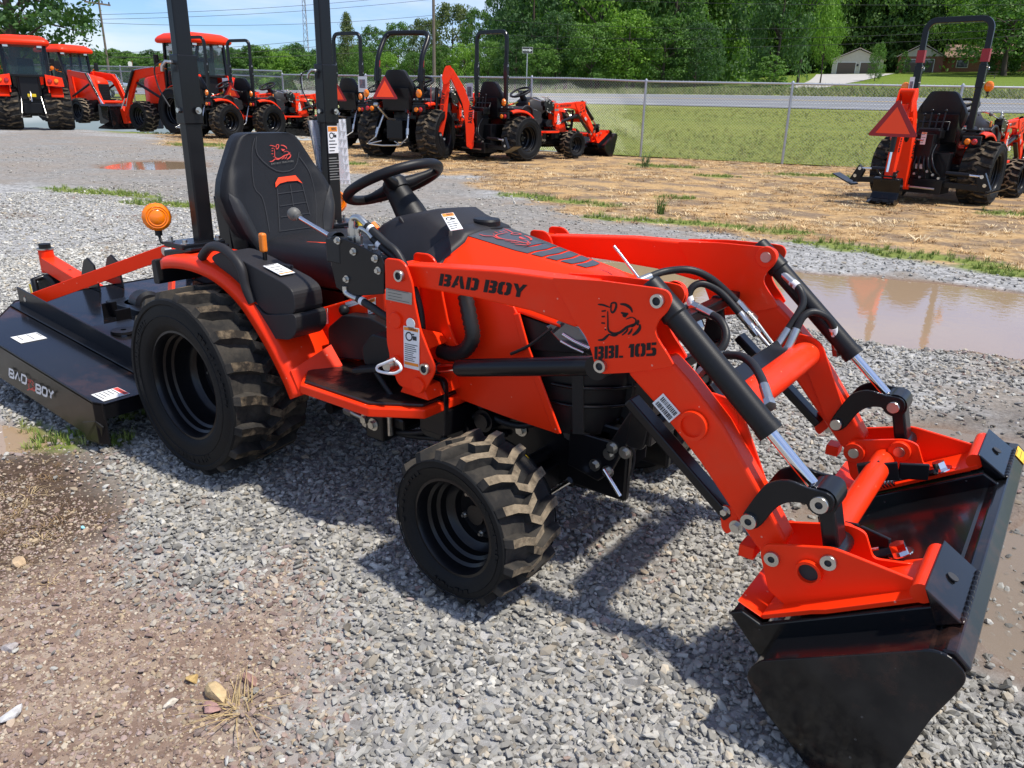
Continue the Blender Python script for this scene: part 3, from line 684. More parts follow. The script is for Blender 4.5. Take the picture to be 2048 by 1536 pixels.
# ---------------------------------------------------------------- fenders
FP = [(.455,.365),(.425,.42),(.355,.515),(.275,.60),(.20,.66),(.085,.710),(-.05,.728),(-.17,.722),(-.245,.708)]
fp = [(p.x, p.y) for p in smooth_path([(a, b, 0) for a, b in FP], 3)]
for s in (-1, 1):
    mb = MB(); ys = [.468,.466,.455,.44,.36,.27]; dz = [-.035,-.008,0,.004,.006,.004]
    rws = []
    for i, (x, z) in enumerate(fp):
        a = fp[max(0, i-1)]; b = fp[min(len(fp)-1, i+1)]; t = Vector((b[0]-a[0], b[1]-a[1])).normalized(); nx, nz = t.y, -t.x
        if nz < 0 and abs(nz) > abs(nx): nx, nz = -nx, -nz
        if nx < 0 and i < 6: nx, nz = -nx, -nz
        rws.append([(x+nx*d, s*y, z+nz*d) for y, d in zip(ys, dz)])
    mb.grid(rws, True, flip=s < 0)
    mb.xz([(.455,.365)]+fp[1:-10:2]+[(.12,.58),(.27,.42)], s*.268, s*.276)
    mb.prism([(.456,s*.46,.37),(.418,s*.46,.44),(.45,s*.32,.50),(.50,s*.32,.44)], (.006,0,.003))
    f = obj('fender', mb, MT['paint'], T)
    m_ = f.modifiers.new('thickness', 'SOLIDIFY'); m_.thickness = .004
    # console with grab handle
    mb = MB(); pl = roundpoly([(.02,.745),(.09,.775),(.18,.765),(.40,.718),(.445,.698),(.45,.625),(.30,.60),(.21,.66),(.09,.71)], .03)
    mb.xz(pl, s*.445, s*.335)
    cb = obj('fender_console', mb, MT['plastic'], T, bev=.012, seg=3)
    mb = MB(); mb.xz(roundpoly([(.21,.655),(.30,.60),(.455,.630),(.457,.575),(.42,.54),(.31,.525),(.22,.61)], .02), s*.451, s*.33); obj('lower_cover', mb, MT['plastic'], cb, bev=.01, seg=3)
    mb = MB(); mb.tube(smooth_path([V(-.02,s*.445,.742),V(.05,s*.452,.785),(.13,s*.456,.787),(.205,s*.456,.745),(.225,s*.456,.68),(.245,s*.45,.63)], 6), .0155, 12); obj('grab_handle', mb, MT['plastic'], cb)
    if s < 0:
        label_card('warning_label', V(.365,-.425,.7315), V(0,.055,.0), V(-.085,0,.0175), cb, lines=4, warn=False, foot=True)
        mb = MB(); mb.bx(.22,.33,-.362,-.348,.737,.748); obj('lever_slot', mb, MT['ink'], cb)
        mb = MB(); q = V(.225,-.375,.775); mb.cyl(q-V(0,0,.05), q+V(0,0,.01), .007, 8); lv = obj('lever', mb, MT['black'], cb)
        mb = MB(); mb.box(q+V(-.004,0,.035), (.024,.020,.062)); obj('knob', mb, MT['orangek'], lv, bev=.007, seg=3)
    # tail of the fender: light bracket
    mb = MB(); mb.xz([(-.30,.70),(-.12,.742),(-.12,.755),(-.30,.725)], s*.42, s*.27); mb.bx(-.285,-.165,s*.34-.085,s*.34+.085,.742,.760); mb.bx(-.27,-.17,s*.34-.04,s*.34+.04,.70,.742)
    obj('post_bracket', mb, MT['black'], T, bev=.004)
    mb = MB()
    for x in (-.27,-.18):
        for y in (-.065,.065): boltobj(T, (x,s*.34+y,.760), (0,0,1), .009, .012)
    # tail lamps
    mb = MB(); c = V(-.33, s*.40, .64); mb.lathe([(.0,.022),(.02,.02),(.03,.008),(.03,0)], c, (-1,0,0), 18); obj('tail_lamp', mb, MT['redlens'], T)
    mb = MB(); c = V(-.33, s*.335, .64); mb.lathe([(.0,.022),(.02,.02),(.03,.008),(.03,0)], c, (-1,0,0), 18); obj('turn_lamp', mb, MT['amber'], T)
    mb = MB(); mb.xz(roundpoly([(-.33,.605),(-.33,.69),(-.30,.70),(-.29,.61)], .01), s*.455, s*.28); obj('lamp_housing', mb, MT['plasticd'], T, bev=.006)
# amber flasher lamps on stalks
for s in (-1, 1):
    c = V(-.36, s*.395, .835) if s < 0 else V(-.33, .415, .825); ax = V(1,-.45,.05).normalized()
    mb = MB(); mb.lathe([(.0,.027),(.010,.026),(.022,.024),(.026,.021),(.030,.023),(.034,.019),(.038,.021),(.044,.016),(.049,.009),(.049,-.009),(.044,-.016),(.030,-.023),(.0,-.027)], c, ax, 32)
    for k in range(16):
        a = 2*math.pi*k/16; u = ax.orthogonal().normalized(); v_ = ax.cross(u); d = u*math.cos(a)+v_*math.sin(a)
        mb.cyl(c+d*.0485-ax*.009, c+d*.0485+ax*.009, .0025, 5)
    fl = obj('flasher_lamp', mb, MT['amber'], T)
    mb = MB(); mb.sphere(c, .03, sc=(.6,1,1)); obj('core', mb, MT['amberin'], fl)
    mb = MB(); mb.cyl(c-V(0,0,.048), c-V(0,0,.066), .013, 12); mb.tube([c-V(0,0,.06), c-V(-.01,0,.09), c+V(.05,-s*.02,-.10)], .006); obj('stalk', mb, MT['plasticd'], fl)
# ---------------------------------------------------------------- roll bar
rb = empty('roll_bar'); rb.parent = T
mb = MB(); HT = 1.80; yy = .34
arc = [V(-.222, -yy+.035, 1.30)]+[V(-.222, -yy+.035+.10-.10*math.cos(a), HT-.10+.10*math.sin(a)) for a in np.linspace(0, math.pi/2, 7)]
arc = arc+[V(p.x, -p.y, p.z) for p in arc[::-1]]
rws = []
for i, p in enumerate(arc):
    t = (arc[min(i+1, len(arc)-1)]-arc[max(i-1, 0)]).normalized(); n_ = t.cross(V(1,0,0))
    rws.append([p+V(dx,0,0)+n_*dn for dx, dn in ((-.019,-.028),(.019,-.028),(.019,.028),(-.019,.028))])
mb.grid(rws, False, closed=True, flip=True); obj('hoop', mb, MT['black'], rb, bev=.006)
for s in (-1, 1):
    mb = MB(); y = s*(yy-.035)
    mb.beam((-.222,y,.755),(-.222,y,1.20),.060,.043,(1,0,0)); po = obj('post', mb, MT['black'], rb, bev=.005)
    mb = MB(); mb.beam((-.222,y,1.155),(-.222,y,1.375),.071,.053,(1,0,0)); obj('hinge_bracket', mb, MT['black'], po, bev=.004)
    mb = MB()
    boltobj(po, (-.222,y-.0275,1.20), (0,-1,0), .009, .014); boltobj(po, (-.1865,y+.012,1.20), (1,0,0), .007, .008); boltobj(po, (-.23,y-.0275,1.35), (0,-1,0), .007, .012)
    mb.tube([V(-.23,y-.04,1.35), V(-.24,y-.055,1.352), V(-.25,y-.062,1.338), V(-.256,y-.06,1.322)], .0055); obj('hinge_pin', mb, MT['zinc'], po)
    mb = MB(); mb.tube(smooth_path([V(-.24,y-.07,1.35),V(-.285,y-.07,1.33),V(-.29,y-.06,1.27),V(-.25,y-.052,1.21)], 5), .0025, 5); obj('tether', mb, MT['ink'], po)
    if s > 0:
        x = -.222+.0225
        label_card('warning_label', V(x,y-.026,1.04), V(0,.052,0), V(0,0,.105), po, lines=4, pict=True, headfrac=.2)
        mb = MB()
        for i in range(9): mb.bx(x-.002, x+.0012, y-.026, y+.026-.012*(i % 3 == 2), .935+i*.0105, .938+i*.0105)
        obj('instruction_text', mb, MT['plate'], po)
# ---------------------------------------------------------------- platform
for s in (-1, 1):
    mb = MB(); pl = [(.515,.50),(.81,.50),(.945,.41),(.95,.15),(.43,.15),(.44,.42)]
    mb.prism([(x, s*y, .400) for x, y in pl], (0,0,.030)); st = obj('platform', mb, MT['paint'], T, bev=.005)
    mb = MB(); pl2 = [(.52,.485),(.80,.485),(.93,.40),(.935,.155),(.445,.155),(.455,.42)]
    mb.prism([(x, s*y, .430) for x, y in pl2], (0,0,.010)); obj('floor_mat', mb, MT['mud'], st, bev=.003)
    for k, (x, y, z) in enumerate(((.72,.40,.50),(.82,.36,.515)) if s < 0 else ((.74,.34,.5),)):
        mb = MB(); mb.box((x,s*y,z), (.10,.05,.016), Matrix.Rotation(R(-12), 3, 'Y') @ Matrix.Rotation(s*R(-15), 3, 'Z')); mb.tube([V(x+.02,s*y,z),V(x+.06,s*y,z-.04),V(x+.11,s*y+.01,.40)], .009, 8); obj('pedal', mb, MT['plasticd'], T, bev=.004)
mb = MB()
mb.xz(P2(-.25, [(606,626),(768,579),(775,660),(700,740),(610,765)]), -.25, .25); obj('riser_panel', mb, MT['paint'], T, bev=.006)
rp = [o for o in T.children if o.name.startswith('riser')][0]
for nm, c4, kw in (('warning_label', ((626,657),(657,647),(655,617),(624,627)), dict(lines=4, headfrac=.25)), ('notice_label', ((692,616),(724,606),(723,595),(691,605)), dict(lines=2, warn=False)), ('warning_label', ((737,629),(753,624),(752,595),(735,600)), dict(lines=4, headfrac=.25))):
    c_ = [Q(*p, y=-.2512) for p in c4]; label_card(nm, c_[0], c_[1]-c_[0], c_[3]-c_[0], rp, **kw)
mb = MB(); k = Q(688,620,y=-.275); mb.cyl(k+V(-.02,.03,0), k, .009, 10); mb.sphere(k, .018, 10, 7); obj('knob', mb, MT['plasticd'], rp)
mb = MB(); mb.xz(roundpoly(P2(-.30, [(655,655),(684,630),(740,636),(775,655),(775,725),(658,715)]), .015), -.30, -.12); mb.xz(roundpoly(P2(-.37, [(722,696),(742,668),(800,684),(800,735),(728,730)]), .012), -.37, -.18); obj('transmission_cover', mb, MT['plasticd'], T, bev=.008)
mb = MB(); mb.bx(.44,.80,-.20,.20,.60,.68); mb.bx(.50,.86,-.14,.14,.44,.74); obj('under_seat_housing', mb, MT['black'], T, bev=.006)
# ---------------------------------------------------------------- valve and joystick
mb = MB(); yv = -.40
mb.xz(P2(yv, [(656,478),(668,471),(700,482),(762,512),(768,528),(768,588),(720,592),(690,588),(672,575),(662,530)]), yv, yv+.005)
mb.xz(P2(yv, [(672,490),(755,520),(760,575),(690,575)]), yv+.005, yv+.09)
vb = obj('control_valve', mb, MT['black'], T, bev=.003)
mb = MB()
for p in ((708,503),(751,517),(757,541),(694,558),(676,481)): boltobj(vb, Q(*p, y=yv), (0,-1,0), .007, .008)
mb = MB(); q0 = Q(588,428,y=-.33); q1 = Q(664,474,y=-.36); mb.tube([q0, q1], .0065, 10); js = obj('joystick', mb, MT['chrome'], T)
mb = MB(); mb.sphere(q0, .021); mb.cyl(q0, q0+(q1-q0).normalized()*.03, .012, 12); obj('knob', mb, MT['knob'], js)
mb = MB(); d = (q1-q0).normalized(); mb.lathe([(.010,-.012),(.016,0),(.022,.012),(.026,.03)], q1, d, 14); mb.box(q1+d*.05+V(0,.0,-.02), (.06,.07,.07)); obj('boot', mb, MT['hose'], js, bev=.004)
mb = MB()
for (px, py) in ((704,452),(716,468)):
    q = Q(px, py, y=-.36); mb.cyl(q-V(0,0,.03), q-V(0,0,.005), .013, 6, smooth=False); mb.cyl(q-V(0,0,.005), q+V(0,0,.015), .010, 12); mb.cyl(q-V(0,0,.045), q-V(0,0,.03), .016, 12)
mb.tube(smooth_path([Q(705,448,y=-.36),Q(706,437,y=-.36),Q(718,436,y=-.36),Q(733,450,y=-.36)], 5), .0095, 10); mb.tube(smooth_path([Q(718,464,y=-.36),Q(722,457,y=-.36),Q(735,464,y=-.36),Q(745,476,y=-.36)], 5), .0085, 10)
for p in ((742,490),(750,498),(757,480),(768,505)):
    q = Q(*p, y=-.34); mb.cyl(q-V(0,0,.02), q, .010, 6, smooth=False)
obj('fittings', mb, MT['zinc'], vb)
for k, pts in enumerate(([(731,447),(742,458),(770,485),(800,515)], [(744,474),(760,490),(785,512),(800,530)])):
    mb = MB(); mb.tube(smooth_path([Q(a, b, y=-.355) for a, b in pts]+[V(.87,-.35,.72), V(.88,-.345,.60), V(.86,-.33,.45)], 5), .0115, 12); h = obj('hydraulic_hose', mb, MT['hose'], T)
    mb = MB(); a, b = pts[0], pts[1]; t0 = Q(a[0]+(b[0]-a[0])*.75, a[1]+(b[1]-a[1])*.75, y=-.355); t1 = Q(a[0]+(b[0]-a[0])*1.15, a[1]+(b[1]-a[1])*1.15, y=-.355); mb.cyl(t0, t1, .0125, 14); obj('hose_band', mb, MT['white'], h)
mb = MB(); mb.tube(smooth_path([Q(690,572,y=-.40),Q(692,585,y=-.40),Q(706,594,y=-.40),Q(722,600,y=-.40)], 5), .009, 10); obj('fittings', mb, MT['zinc'], vb)
mb = MB(); mb.tube(smooth_path([Q(716,597,y=-.40),Q(745,615,y=-.40),Q(775,635,y=-.39),V(.86,-.33,.62)], 5), .0115, 12); h = obj('hydraulic_hose', mb, MT['hose'], T)
mb = MB(); mb.cyl(Q(722,601,y=-.40), Q(728,604,y=-.40), .0125, 14); obj('hose_band', mb, MT['white'], h)
# ---------------------------------------------------------------- loader
Z3 = lambda a, b: (740+a/4.8, 480+b/4.8)
tow = roundpoly(P2(-.405, [Z3(*p) for p in ((145,190),(170,172),(290,186),(350,240),(410,410),(432,590),(490,870),(560,1050),(628,1210),(620,1285),(540,1440),(500,1468),(430,1452),(290,1400),(250,1335),(240,1240),(200,1140),(165,980),(152,460))]), .012, 3)
Z4 = lambda a, b: (1150+a/3.84, 560+b/3.84)
gus = roundpoly(P2(-.385, [Z4(*p) for p in ((-175,-18),(200,5),(640,64),(715,85),(745,150),(705,250),(640,310),(608,390),(650,480),(705,560),(755,648),(735,668),(430,712),(200,722),(155,665),(130,560),(80,430),(-10,310),(-80,170),(-165,20))]), .012, 3)
uarm = P2(-.377, [(812,529),(1000,541),(1112,556),(1180,565),(1190,640),(1150,655),(1060,622),(952,597),(825,573)])
larm = P2(-.377, [(1262,735),(1335,715),(1375,760),(1444,850),(1526,995),(1573,1085),(1556,1112),(1530,1118),(1505,1085),(1400,926),(1306,805),(1255,748)])
for s in (-1, 1):
    tw = empty('loader_tower'); tw.parent = T
    for y0, y1 in ((.400,.408),(.286,.294)):
        mb = MB(); mb.xz(tow, s*y0, s*y1); obj('tower_plate', mb, MT['paint'], tw, bev=.003)
    mb = MB(); mb.xz([(.80,.50),(.83,.50),(.83,.82),(.80,.82)], s*.294, s*.40); mb.prism([(.905,s*.295,.62),(.93,s*.295,.60),(.94,s*.399,.60),(.90,s*.399,.66)], (.004,0,.004)); mb.xz([(.84,.455),(.95,.455),(.93,.49),(.86,.49)], s*.15, s*.40)
    obj('tower_web', mb, MT['paint'], tw, bev=.003)
    mb = MB(); mb.xz(roundpoly([(.85,.30),(.935,.30),(.95,.36),(.95,.50),(.84,.50)], .03), s*.31, s*.33); mb.beam((.90,s*.33,.36),(.90,s*.12,.34),.10,.08); obj('tower_mount', mb, MT['black'], T, bev=.004)
    for px, py in ((801,551),(852,737)):
        q = Q(px, py, y=-.408); pin(tw, V(q.x, s*.408, q.z), (0,s,0), .0165, .0105, .011)
    for px, py in ((793,640),(838,770),(794,726)):
        q = Q(px, py, y=-.408); mb = MB(); mb.lathe([(0,.009),(.021,.009),(.023,.007),(.024,0)], V(q.x, s*.408, q.z), (0,s,0), 20); obj('weld_boss', mb, MT['paint'], tw)
    if s < 0:
        q = Q(790,727,y=-.42); mb = MB(); mb.cyl(q+V(0,.012,0), q-V(0,.035,0), .015, 18); mb.lathe([(.020,0),(.020,.006)], q-V(0,.01,0), (0,-1,0), 18); obj('lock_pin', mb, MT['zinc'], tw)
        mb = MB(); mb.tube(smooth_path([Q(789,718,y=-.455),Q(768,727,y=-.46),Q(755,733,y=-.46),Q(757,742,y=-.46),Q(785,747,y=-.46),Q(801,740,y=-.455),Q(800,730,y=-.45),Q(792,722,y=-.45)], 4), .0042, 8); obj('wire_clip', mb, MT['wire'], tw)
        yl = -.4095
        label_card('warning_label', Q(*Z3(330,1218), y=yl), Q(*Z3(475,1252), y=yl)-Q(*Z3(330,1218), y=yl), Q(*Z3(325,822), y=yl)-Q(*Z3(330,1218), y=yl), tw, lines=9, pict=True, foot=True, headfrac=.09)
        label_card('plate_label', Q(*Z3(155,570), y=yl), Q(*Z3(402,622), y=yl)-Q(*Z3(155,570), y=yl), Q(*Z3(155,460), y=yl)-Q(*Z3(155,570), y=yl), tw, lines=4, warn=False, base=MT['plate'])
        mb = MB(); q = Q(*Z3(392,803), y=yl); mb.lathe([(0,.0015),(.016,.0015),(.016,0)], q, (0,-1,0), 24); obj('round_label', mb, MT['white'], tw)
    # arm
    ar = empty('loader_arm'); ar.parent = T
    mb = MB(); mb.xz(uarm, s*.377, s*.317); obj('upper_beam', mb, MT['paint'], ar, bev=.006, seg=3)
    mb = MB(); mb.xz(larm, s*.377, s*.317); lb = obj('lower_beam', mb, MT['paint'], ar, bev=.008, seg=3)
    for y0, y1 in ((.3775,.3855),(.3085,.3165)):
        mb = MB(); mb.xz(gus, s*y0, s*y1); obj('gusset_plate', mb, MT['paint'], ar, bev=.003)
    for px, py in ((1317,601),(1203,731)):
        q = Q(px, py, y=-.385); pin(ar, V(q.x, s*.3855, q.z), (0,s,0), .016, .0095, .011); pin(ar, V(q.x, s*.3085, q.z), (0,-s,0), .016, 0, .016, (.030, .8))
    q = Q(1387,850,y=-.377); mb = MB(); mb.lathe([(.026,.001),(.026,.012),(.034,.012),(.036,.001)], V(q.x, s*.377, q.z), (0,s,0), 28); mb.lathe([(0,.003),(.026,.003)], V(q.x, s*.377, q.z), (0,s,0), 28); obj('tube_collar', mb, MT['paint'], ar)
    mb = MB(); q = Q(1452,1020,y=-.36); q2 = Q(1470,1050,y=-.36)
    mb.xz(roundpoly(P2(-.36, [(1440,1008),(1475,1015),(1478,1050),(1455,1068),(1444,1055)]), .008), s*.365, s*.357); q5 = Q(1500,1095,y=-.345); mb.box((q5.x,s*.345,q5.z), (.035,.05,.03))
    obj('stand_bracket', mb, MT['paint'], ar, bev=.002)
    boltobj(ar, V(q.x, s*.365, q.z), (0,s,0), .008); boltobj(ar, V(q2.x+.005, s*.365, q2.z), (0,s,0), .010)
    if s < 0:
        mb = MB(); yl = -.378
        place_text(mb, 'BAD BOY', Q(877,571,y=yl), Q(1049,596,y=yl)-Q(877,571,y=yl), Q(881,546,y=yl)-Q(877,570,y=yl))
        obj('lettering', mb, MT['inkb'], ar)
        mb = MB(); yl = -.3864
        place_text(mb, 'BBL 105', Q(*Z4(148,610), y=yl), Q(*Z4(622,582), y=yl)-Q(*Z4(148,610), y=yl), Q(*Z4(150,512), y=yl)-Q(*Z4(148,610), y=yl))
        dog(mb, lambda a, b: Q(*Z4(170+330*a, 465-330*b), y=yl), (0,-1,0), .00078)
        obj('emblem_decal', mb, MT['inkb'], ar)
        mb = MB(); yl = -.3785; a = Q(*Z4(595,945), y=yl); b = Q(*Z4(725,1095), y=yl); c = Q(*Z4(678,870), y=yl); u = b-a; v_ = c-a
        mb.prism([a, b, b+v_, a+v_], (0,-.0012,0))
        rnd = random.Random(3)
        for r0, r1 in ((.12,.44),(.56,.88)):
            t = .1
            while t < .9:
                w_ = rnd.choice((.015,.03,.045)); e = V(0,-.0020,0); mb.add([a+u*t+v_*r0+e, a+u*(t+w_)+v_*r0+e, a+u*(t+w_)+v_*r1+e, a+u*t+v_*r1+e], [(0,1,2,3)], mi=1); t += w_+rnd.choice((.015,.03))
        obj('barcode_label', mb, [MT['white'], MT['ink']], ar)
    # parking stand folded under the arm
    mb = MB(); a = Q(1262,798,y=-.347); b = Q(1462,1030,y=-.347); a.y = b.y = s*.347; mb.beam(a, b, .046, .024, (1,0,1)); obj('parking_stand', mb, MT['black'], T, bev=.004)
    mb = MB(); n_ = V(.6,0,-.7).normalized(); mb.tube([Q(1272,803,y=-.375)+V(0,0,0),Q(1335,880,y=-.375)], .0035, 6); 
    # lift cylinder
    lc = empty('lift_cylinder'); lc.parent = T; yl = s*.347
    def at(px, py): q = Q(px, py, y=-.347); return V(q.x, yl, q.z)
    a = at(852,737); b = at(1203,731); d = (b-a).normalized()
    mb = MB(); mb.cyl(a+d*.13, b-d*.02, .0245, 24); mb.cyl(b-V(0,.028,0), b+V(0,.028,0), .03, 18); mb.cyl(a+d*.122, a+d*.132, .021, 20); obj('barrel', mb, MT['black'], lc)
    mb = MB(); mb.cyl(a, a+d*.14, .013, 16); obj('rod', mb, MT['chrome'], lc)
    mb = MB(); mb.cyl(a-V(0,.03,0), a+V(0,.03,0), .024, 16); mb.cyl(a+d*.01, a+d*.05, .017, 14); obj('rod_eye', mb, MT['black'], lc)
    # tilt cylinder
    tc_ = empty('tilt_cylinder'); tc_.parent = T
    a = at(1325,600); b = at(1545,864); e = at(1640,985); d = (e-a).normalized()
    mb = MB(); b2 = a+d*((b-a).dot(d)); mb.cyl(a-d*.02, b2, .027, 24); mb.lathe([(.022,-.05),(.027,-.045),(.030,.03),(.031,.045),(.027,.05)], a, d, 22); mb.lathe([(.029,0),(.029,.02)], b2-d*.02, d, 22); obj('barrel', mb, MT['plasticd'], tc_)
    mb = MB(); mb.cyl(b2-d*.01, e, .013, 16); obj('rod', mb, MT['chrome'], tc_)
    mb = MB(); mb.cyl(e-V(0,.03,0), e+V(0,.03,0), .026, 18); obj('rod_eye', mb, MT['black'], tc_)
    # curved links
    Z8 = lambda a, b: (1400+a/3.16, 850+b/3.16)
    lk = P2(-.395, [Z8(*p) for p in ((262,600),(275,555),(380,412),(440,366),(555,352),(680,400),(800,432),(845,480),(835,540),(790,560),(735,550),(690,512),(620,492),(545,494),(470,535),(385,635),(325,662),(280,648))])
    lk = [(p.x, p.y) for p in smooth_path([(a_, b_, 0) for a_, b_ in lk]+[(lk[0][0], lk[0][1], 0)], 3)[:-1]]
    li = empty('tilt_link'); li.parent = T
    for y0, y1 in ((.386,.395),(.299,.308)):
        mb = MB(); mb.xz(lk, s*y0, s*y1); obj('link_plate', mb, MT['black'], li, bev=.002)
    lp = Q(*Z8(758,500), y=-.395); q2 = Q(*Z8(815,865), y=-.405)
    mb = MB(); mb.beam((lp.x, s*.347, lp.z+.02), (q2.x, s*.347, q2.z-.01), .062, .034, (1,0,0)); mb.cyl((lp.x, s*.31, lp.z), (lp.x, s*.385, lp.z), .032, 18); mb.cyl((q2.x, s*.30, q2.z), (q2.x, s*.395, q2.z), .024, 16); obj('link_bar', mb, MT['black'], li, bev=.006)
    lq = Q(*Z8(312,604), y=-.395)
    for q, r in ((lp,.0185),(lq,.018)):
        pin(li, V(q.x, s*.395, q.z), (0,s,0), r, .008, .009); pin(li, V(q.x, s*.299, q.z), (0,-s,0), .016, 0, .012)
# torque tube between the arms, hoses, steel lines
q = Q(1432,812,y=-.30); q = V(1.765, 0, .590)
mb = MB(); mb.cyl((q.x,-.318,q.z), (q.x,.318,q.z), .040, 28); obj('cross_tube', mb, MT['paint'], T)
mb = MB(); mb.beam((q.x-.045,-.27,q.z+.035), (q.x-.045,.20,q.z+.035), .045, .022, (.7,0,.7)); obj('line_cover', mb, MT['black'], T, bev=.003)
# loader side plates where the tube meets the arms
for s in (-1, 1):
    mb = MB(); c = V(q.x, s*.313, q.z); mb.xz(roundpoly([(c.x-.05,c.z+.06),(c.x+.035,c.z+.05),(c.x+.14,c.z-.16),(c.x+.09,c.z-.19)], .03), s*.3165, s*.3095); obj('tube_gusset', mb, MT['paint'], T, bev=.002)
mb = MB()
for k, pts in enumerate(([(1480,607),(1510,640),(1548,692)], [(1485,632),(1512,662),(1540,695)])):
    mb.tube([Q(a, b, y=.22-.03*k) for a, b in pts], .006, 8)
    mb.cyl(Q(*pts[0], y=.22-.03*k), Q(pts[0][0]+14, pts[0][1]+17, y=.22-.03*k), .011, 6, smooth=False)
obj('steel_lines', mb, MT['zinc'], T)
def hose(pts, r=.0105, band=None, ends=True):
    mb = MB(); P = smooth_path(pts, 6); mb.tube(P, r, 12); h = obj('hydraulic_hose', mb, MT['hose'], T)
    mb = MB(); n = 0
    for a, b in ((P[0], P[1]), (P[-1], P[-2])):
        if not ends: break
        d = (b-a).normalized(); mb.cyl(a-d*.05, a+d*.012, r*1.12, 12); mb.cyl(a-d*.068, a-d*.046, r*1.3, 6, smooth=False); n += 1
    if n: obj('fitting', mb, MT['zinc'], h)
    if band is not None:
        mb = MB(); i = band; d = (P[i+1]-P[i-1]).normalized(); mb.cyl(P[i]-d*.012, P[i]+d*.012, r*1.12, 12); obj('hose_band', mb, MT['white'], h)
hose([Q(1294,556,y=.02),Q(1330,543,y=.08),Q(1380,540,y=.12),Q(1420,556,y=.16),Q(1455,585,y=.20),Q(1478,608,y=.22)])
hose([Q(1384,610,y=.12),Q(1378,590,y=.12),Q(1388,572,y=.13),Q(1410,568,y=.15),Q(1445,588,y=.18),Q(1484,632,y=.19)], band=3)
hose([Q(1420,628,y=0),Q(1440,640,y=-.02),Q(1452,665,y=-.04),Q(1448,690,y=-.06),Q(1430,712,y=-.08)])
hose([Q(1440,711,y=-.10),Q(1480,712,y=-.12),Q(1505,728,y=-.16),Q(1522,755,y=-.22),Q(1530,778,y=-.26)])
hose([Q(1585,565,y=.32),Q(1600,580,y=.31),Q(1606,605,y=.30),Q(1595,630,y=.28),Q(1572,665,y=.25)], band=2)
hose([Q(1668,668,y=.33),Q(1664,648,y=.32),Q(1650,632,y=.31),Q(1625,624,y=.29),Q(1605,635,y=.27),Q(1590,665,y=.25)], band=2)
mb = MB(); mb.tube([Q(1228,492,y=.0),Q(1282,562,y=.0)], .0045, 8); obj('level_rod', mb, MT['silver'], T)
# ---------------------------------------------------------------- quick attach and bucket, built in the tipped plane of the bucket back
def S(s_, n_, y): return V(2.0+.859*s_-.512*n_, y, .19+.512*s_+.859*n_)
def sn(px, py, y): 
    q = Q(px, py, y=y); a = q.x-2.0; b = q.z-.19; return (a*.859+b*.512, -a*.512+b*.859)
qa = empty('quick_attach'); qa.parent = T
side = roundpoly([sn(*Z8(*p), -.405) for p in ((380,800),(410,750),(500,752),(830,772),(900,795),(1425,1003),(1400,1082),(560,1152),(432,1040))], .012, 3)
ins = roundpoly([sn(*Z8(*p), -.405) for p in ((380,800),(410,750),(500,752),(830,772),(900,795),(960,830),(1010,1000),(1380,1060),(1400,1082),(560,1152),(432,1040))], .012, 3)
for s in (-1, 1):
    for y0, y1, pl in ((.400,.409,side),(.284,.293,ins)):
        mb = MB(); mb.prism([S(a, b, s*y0) for a, b in pl], (0, s*(y1-y0), 0)); obj('side_plate', mb, MT['paint'], qa, bev=.0025)
    mb = MB(); fl = [(-.055,.0),(-.02,.0),(.335,.0)]
    mb.prism([S(-.02,.046,s*.24), S(.315,.046,s*.27), S(.315,.046,s*.445), S(.12,.046,s*.455), S(.09,.046,s*.45), S(-.02,.046,s*.45)], S(0,.010,0)-S(0,0,0))
    mb.prism([S(-.02,.046,s*.24), S(-.02,.046,s*.45), S(-.055,.085,s*.45), S(-.055,.085,s*.24)], S(-.006,.010,0)-S(0,0,0))
    obj('base_plate', mb, MT['paint'], qa, bev=.003)
    mb = MB(); mb.cyl(S(.312,.066,s*.452), S(.312,.066,s*.272), .020, 20); obj('hook_tube', mb, MT['paint'], qa)
    for px, py in ((457,842),(815,865)):
        a_, b_ = sn(*Z8(px, py), -.409); pin(qa, S(a_, b_, s*.409), (0,s,0), .0168, .0075, .008); pin(qa, S(a_, b_, s*.284), (0,-s,0), .015, 0, .018, (.028, .8))
    ta, tb = sn(*Z8(690,925), -.409); mb = MB(); mb.lathe([(.021,-.002),(.021,.012),(.027,.012),(.028,0)], S(ta, tb, s*.409), (0,s,0), 22); obj('tube_collar', mb, MT['paint'], qa)
    mb = MB(); mb.lathe([(0,-.001),(.021,-.001)], S(ta, tb, s*.4105), (0,s,0), 22); obj('tube_bore', mb, MT['ink'], qa)
    # locking lever, spring, bolt
    ly = s*.235
    lv = MB(); lv.beam(S(.20,.062,ly+s*.02), S(.20,.075,ly), .05, .012, (0,1,0)); lv.beam(S(.21,.075,ly), S(.15,.105,ly-s*.03), .045, .010, (0,1,0)); lv.beam(S(.15,.105,ly-s*.03), S(.09,.12,ly-s*.05), .05, .010, (0,1,0)); lh = obj('latch_lever', lv, MT['black'], qa, bev=.003)
    mb = MB(); mb.beam(S(.115,.118,ly-s*.045), S(.06,.128,ly-s*.06), .058, .018, (0,1,0)); obj('grip', mb, MT['plasticd'], lh, bev=.004)
    mb = MB(); bolt(mb, S(.235,.068,ly+s*.02), S(0,1,0)-S(0,0,0), .017, .02); mb.cyl(S(.02,.075,ly), S(.19,.075,ly), .008, 10)
    mb.tube([S(.05+.07*t/48, .075, ly)+(S(0,.016,0)-S(0,0,0))*math.cos(t*1.05)+V(0,.016,0)*math.sin(t*1.05) for t in range(49)], .003, 6); obj('spring_latch', mb, MT['chrome'], lh)
mb = MB(); mb.cyl(S(ta, tb, -.288), S(ta, tb, .288), .030, 28); obj('cross_tube', mb, MT['paint'], qa)
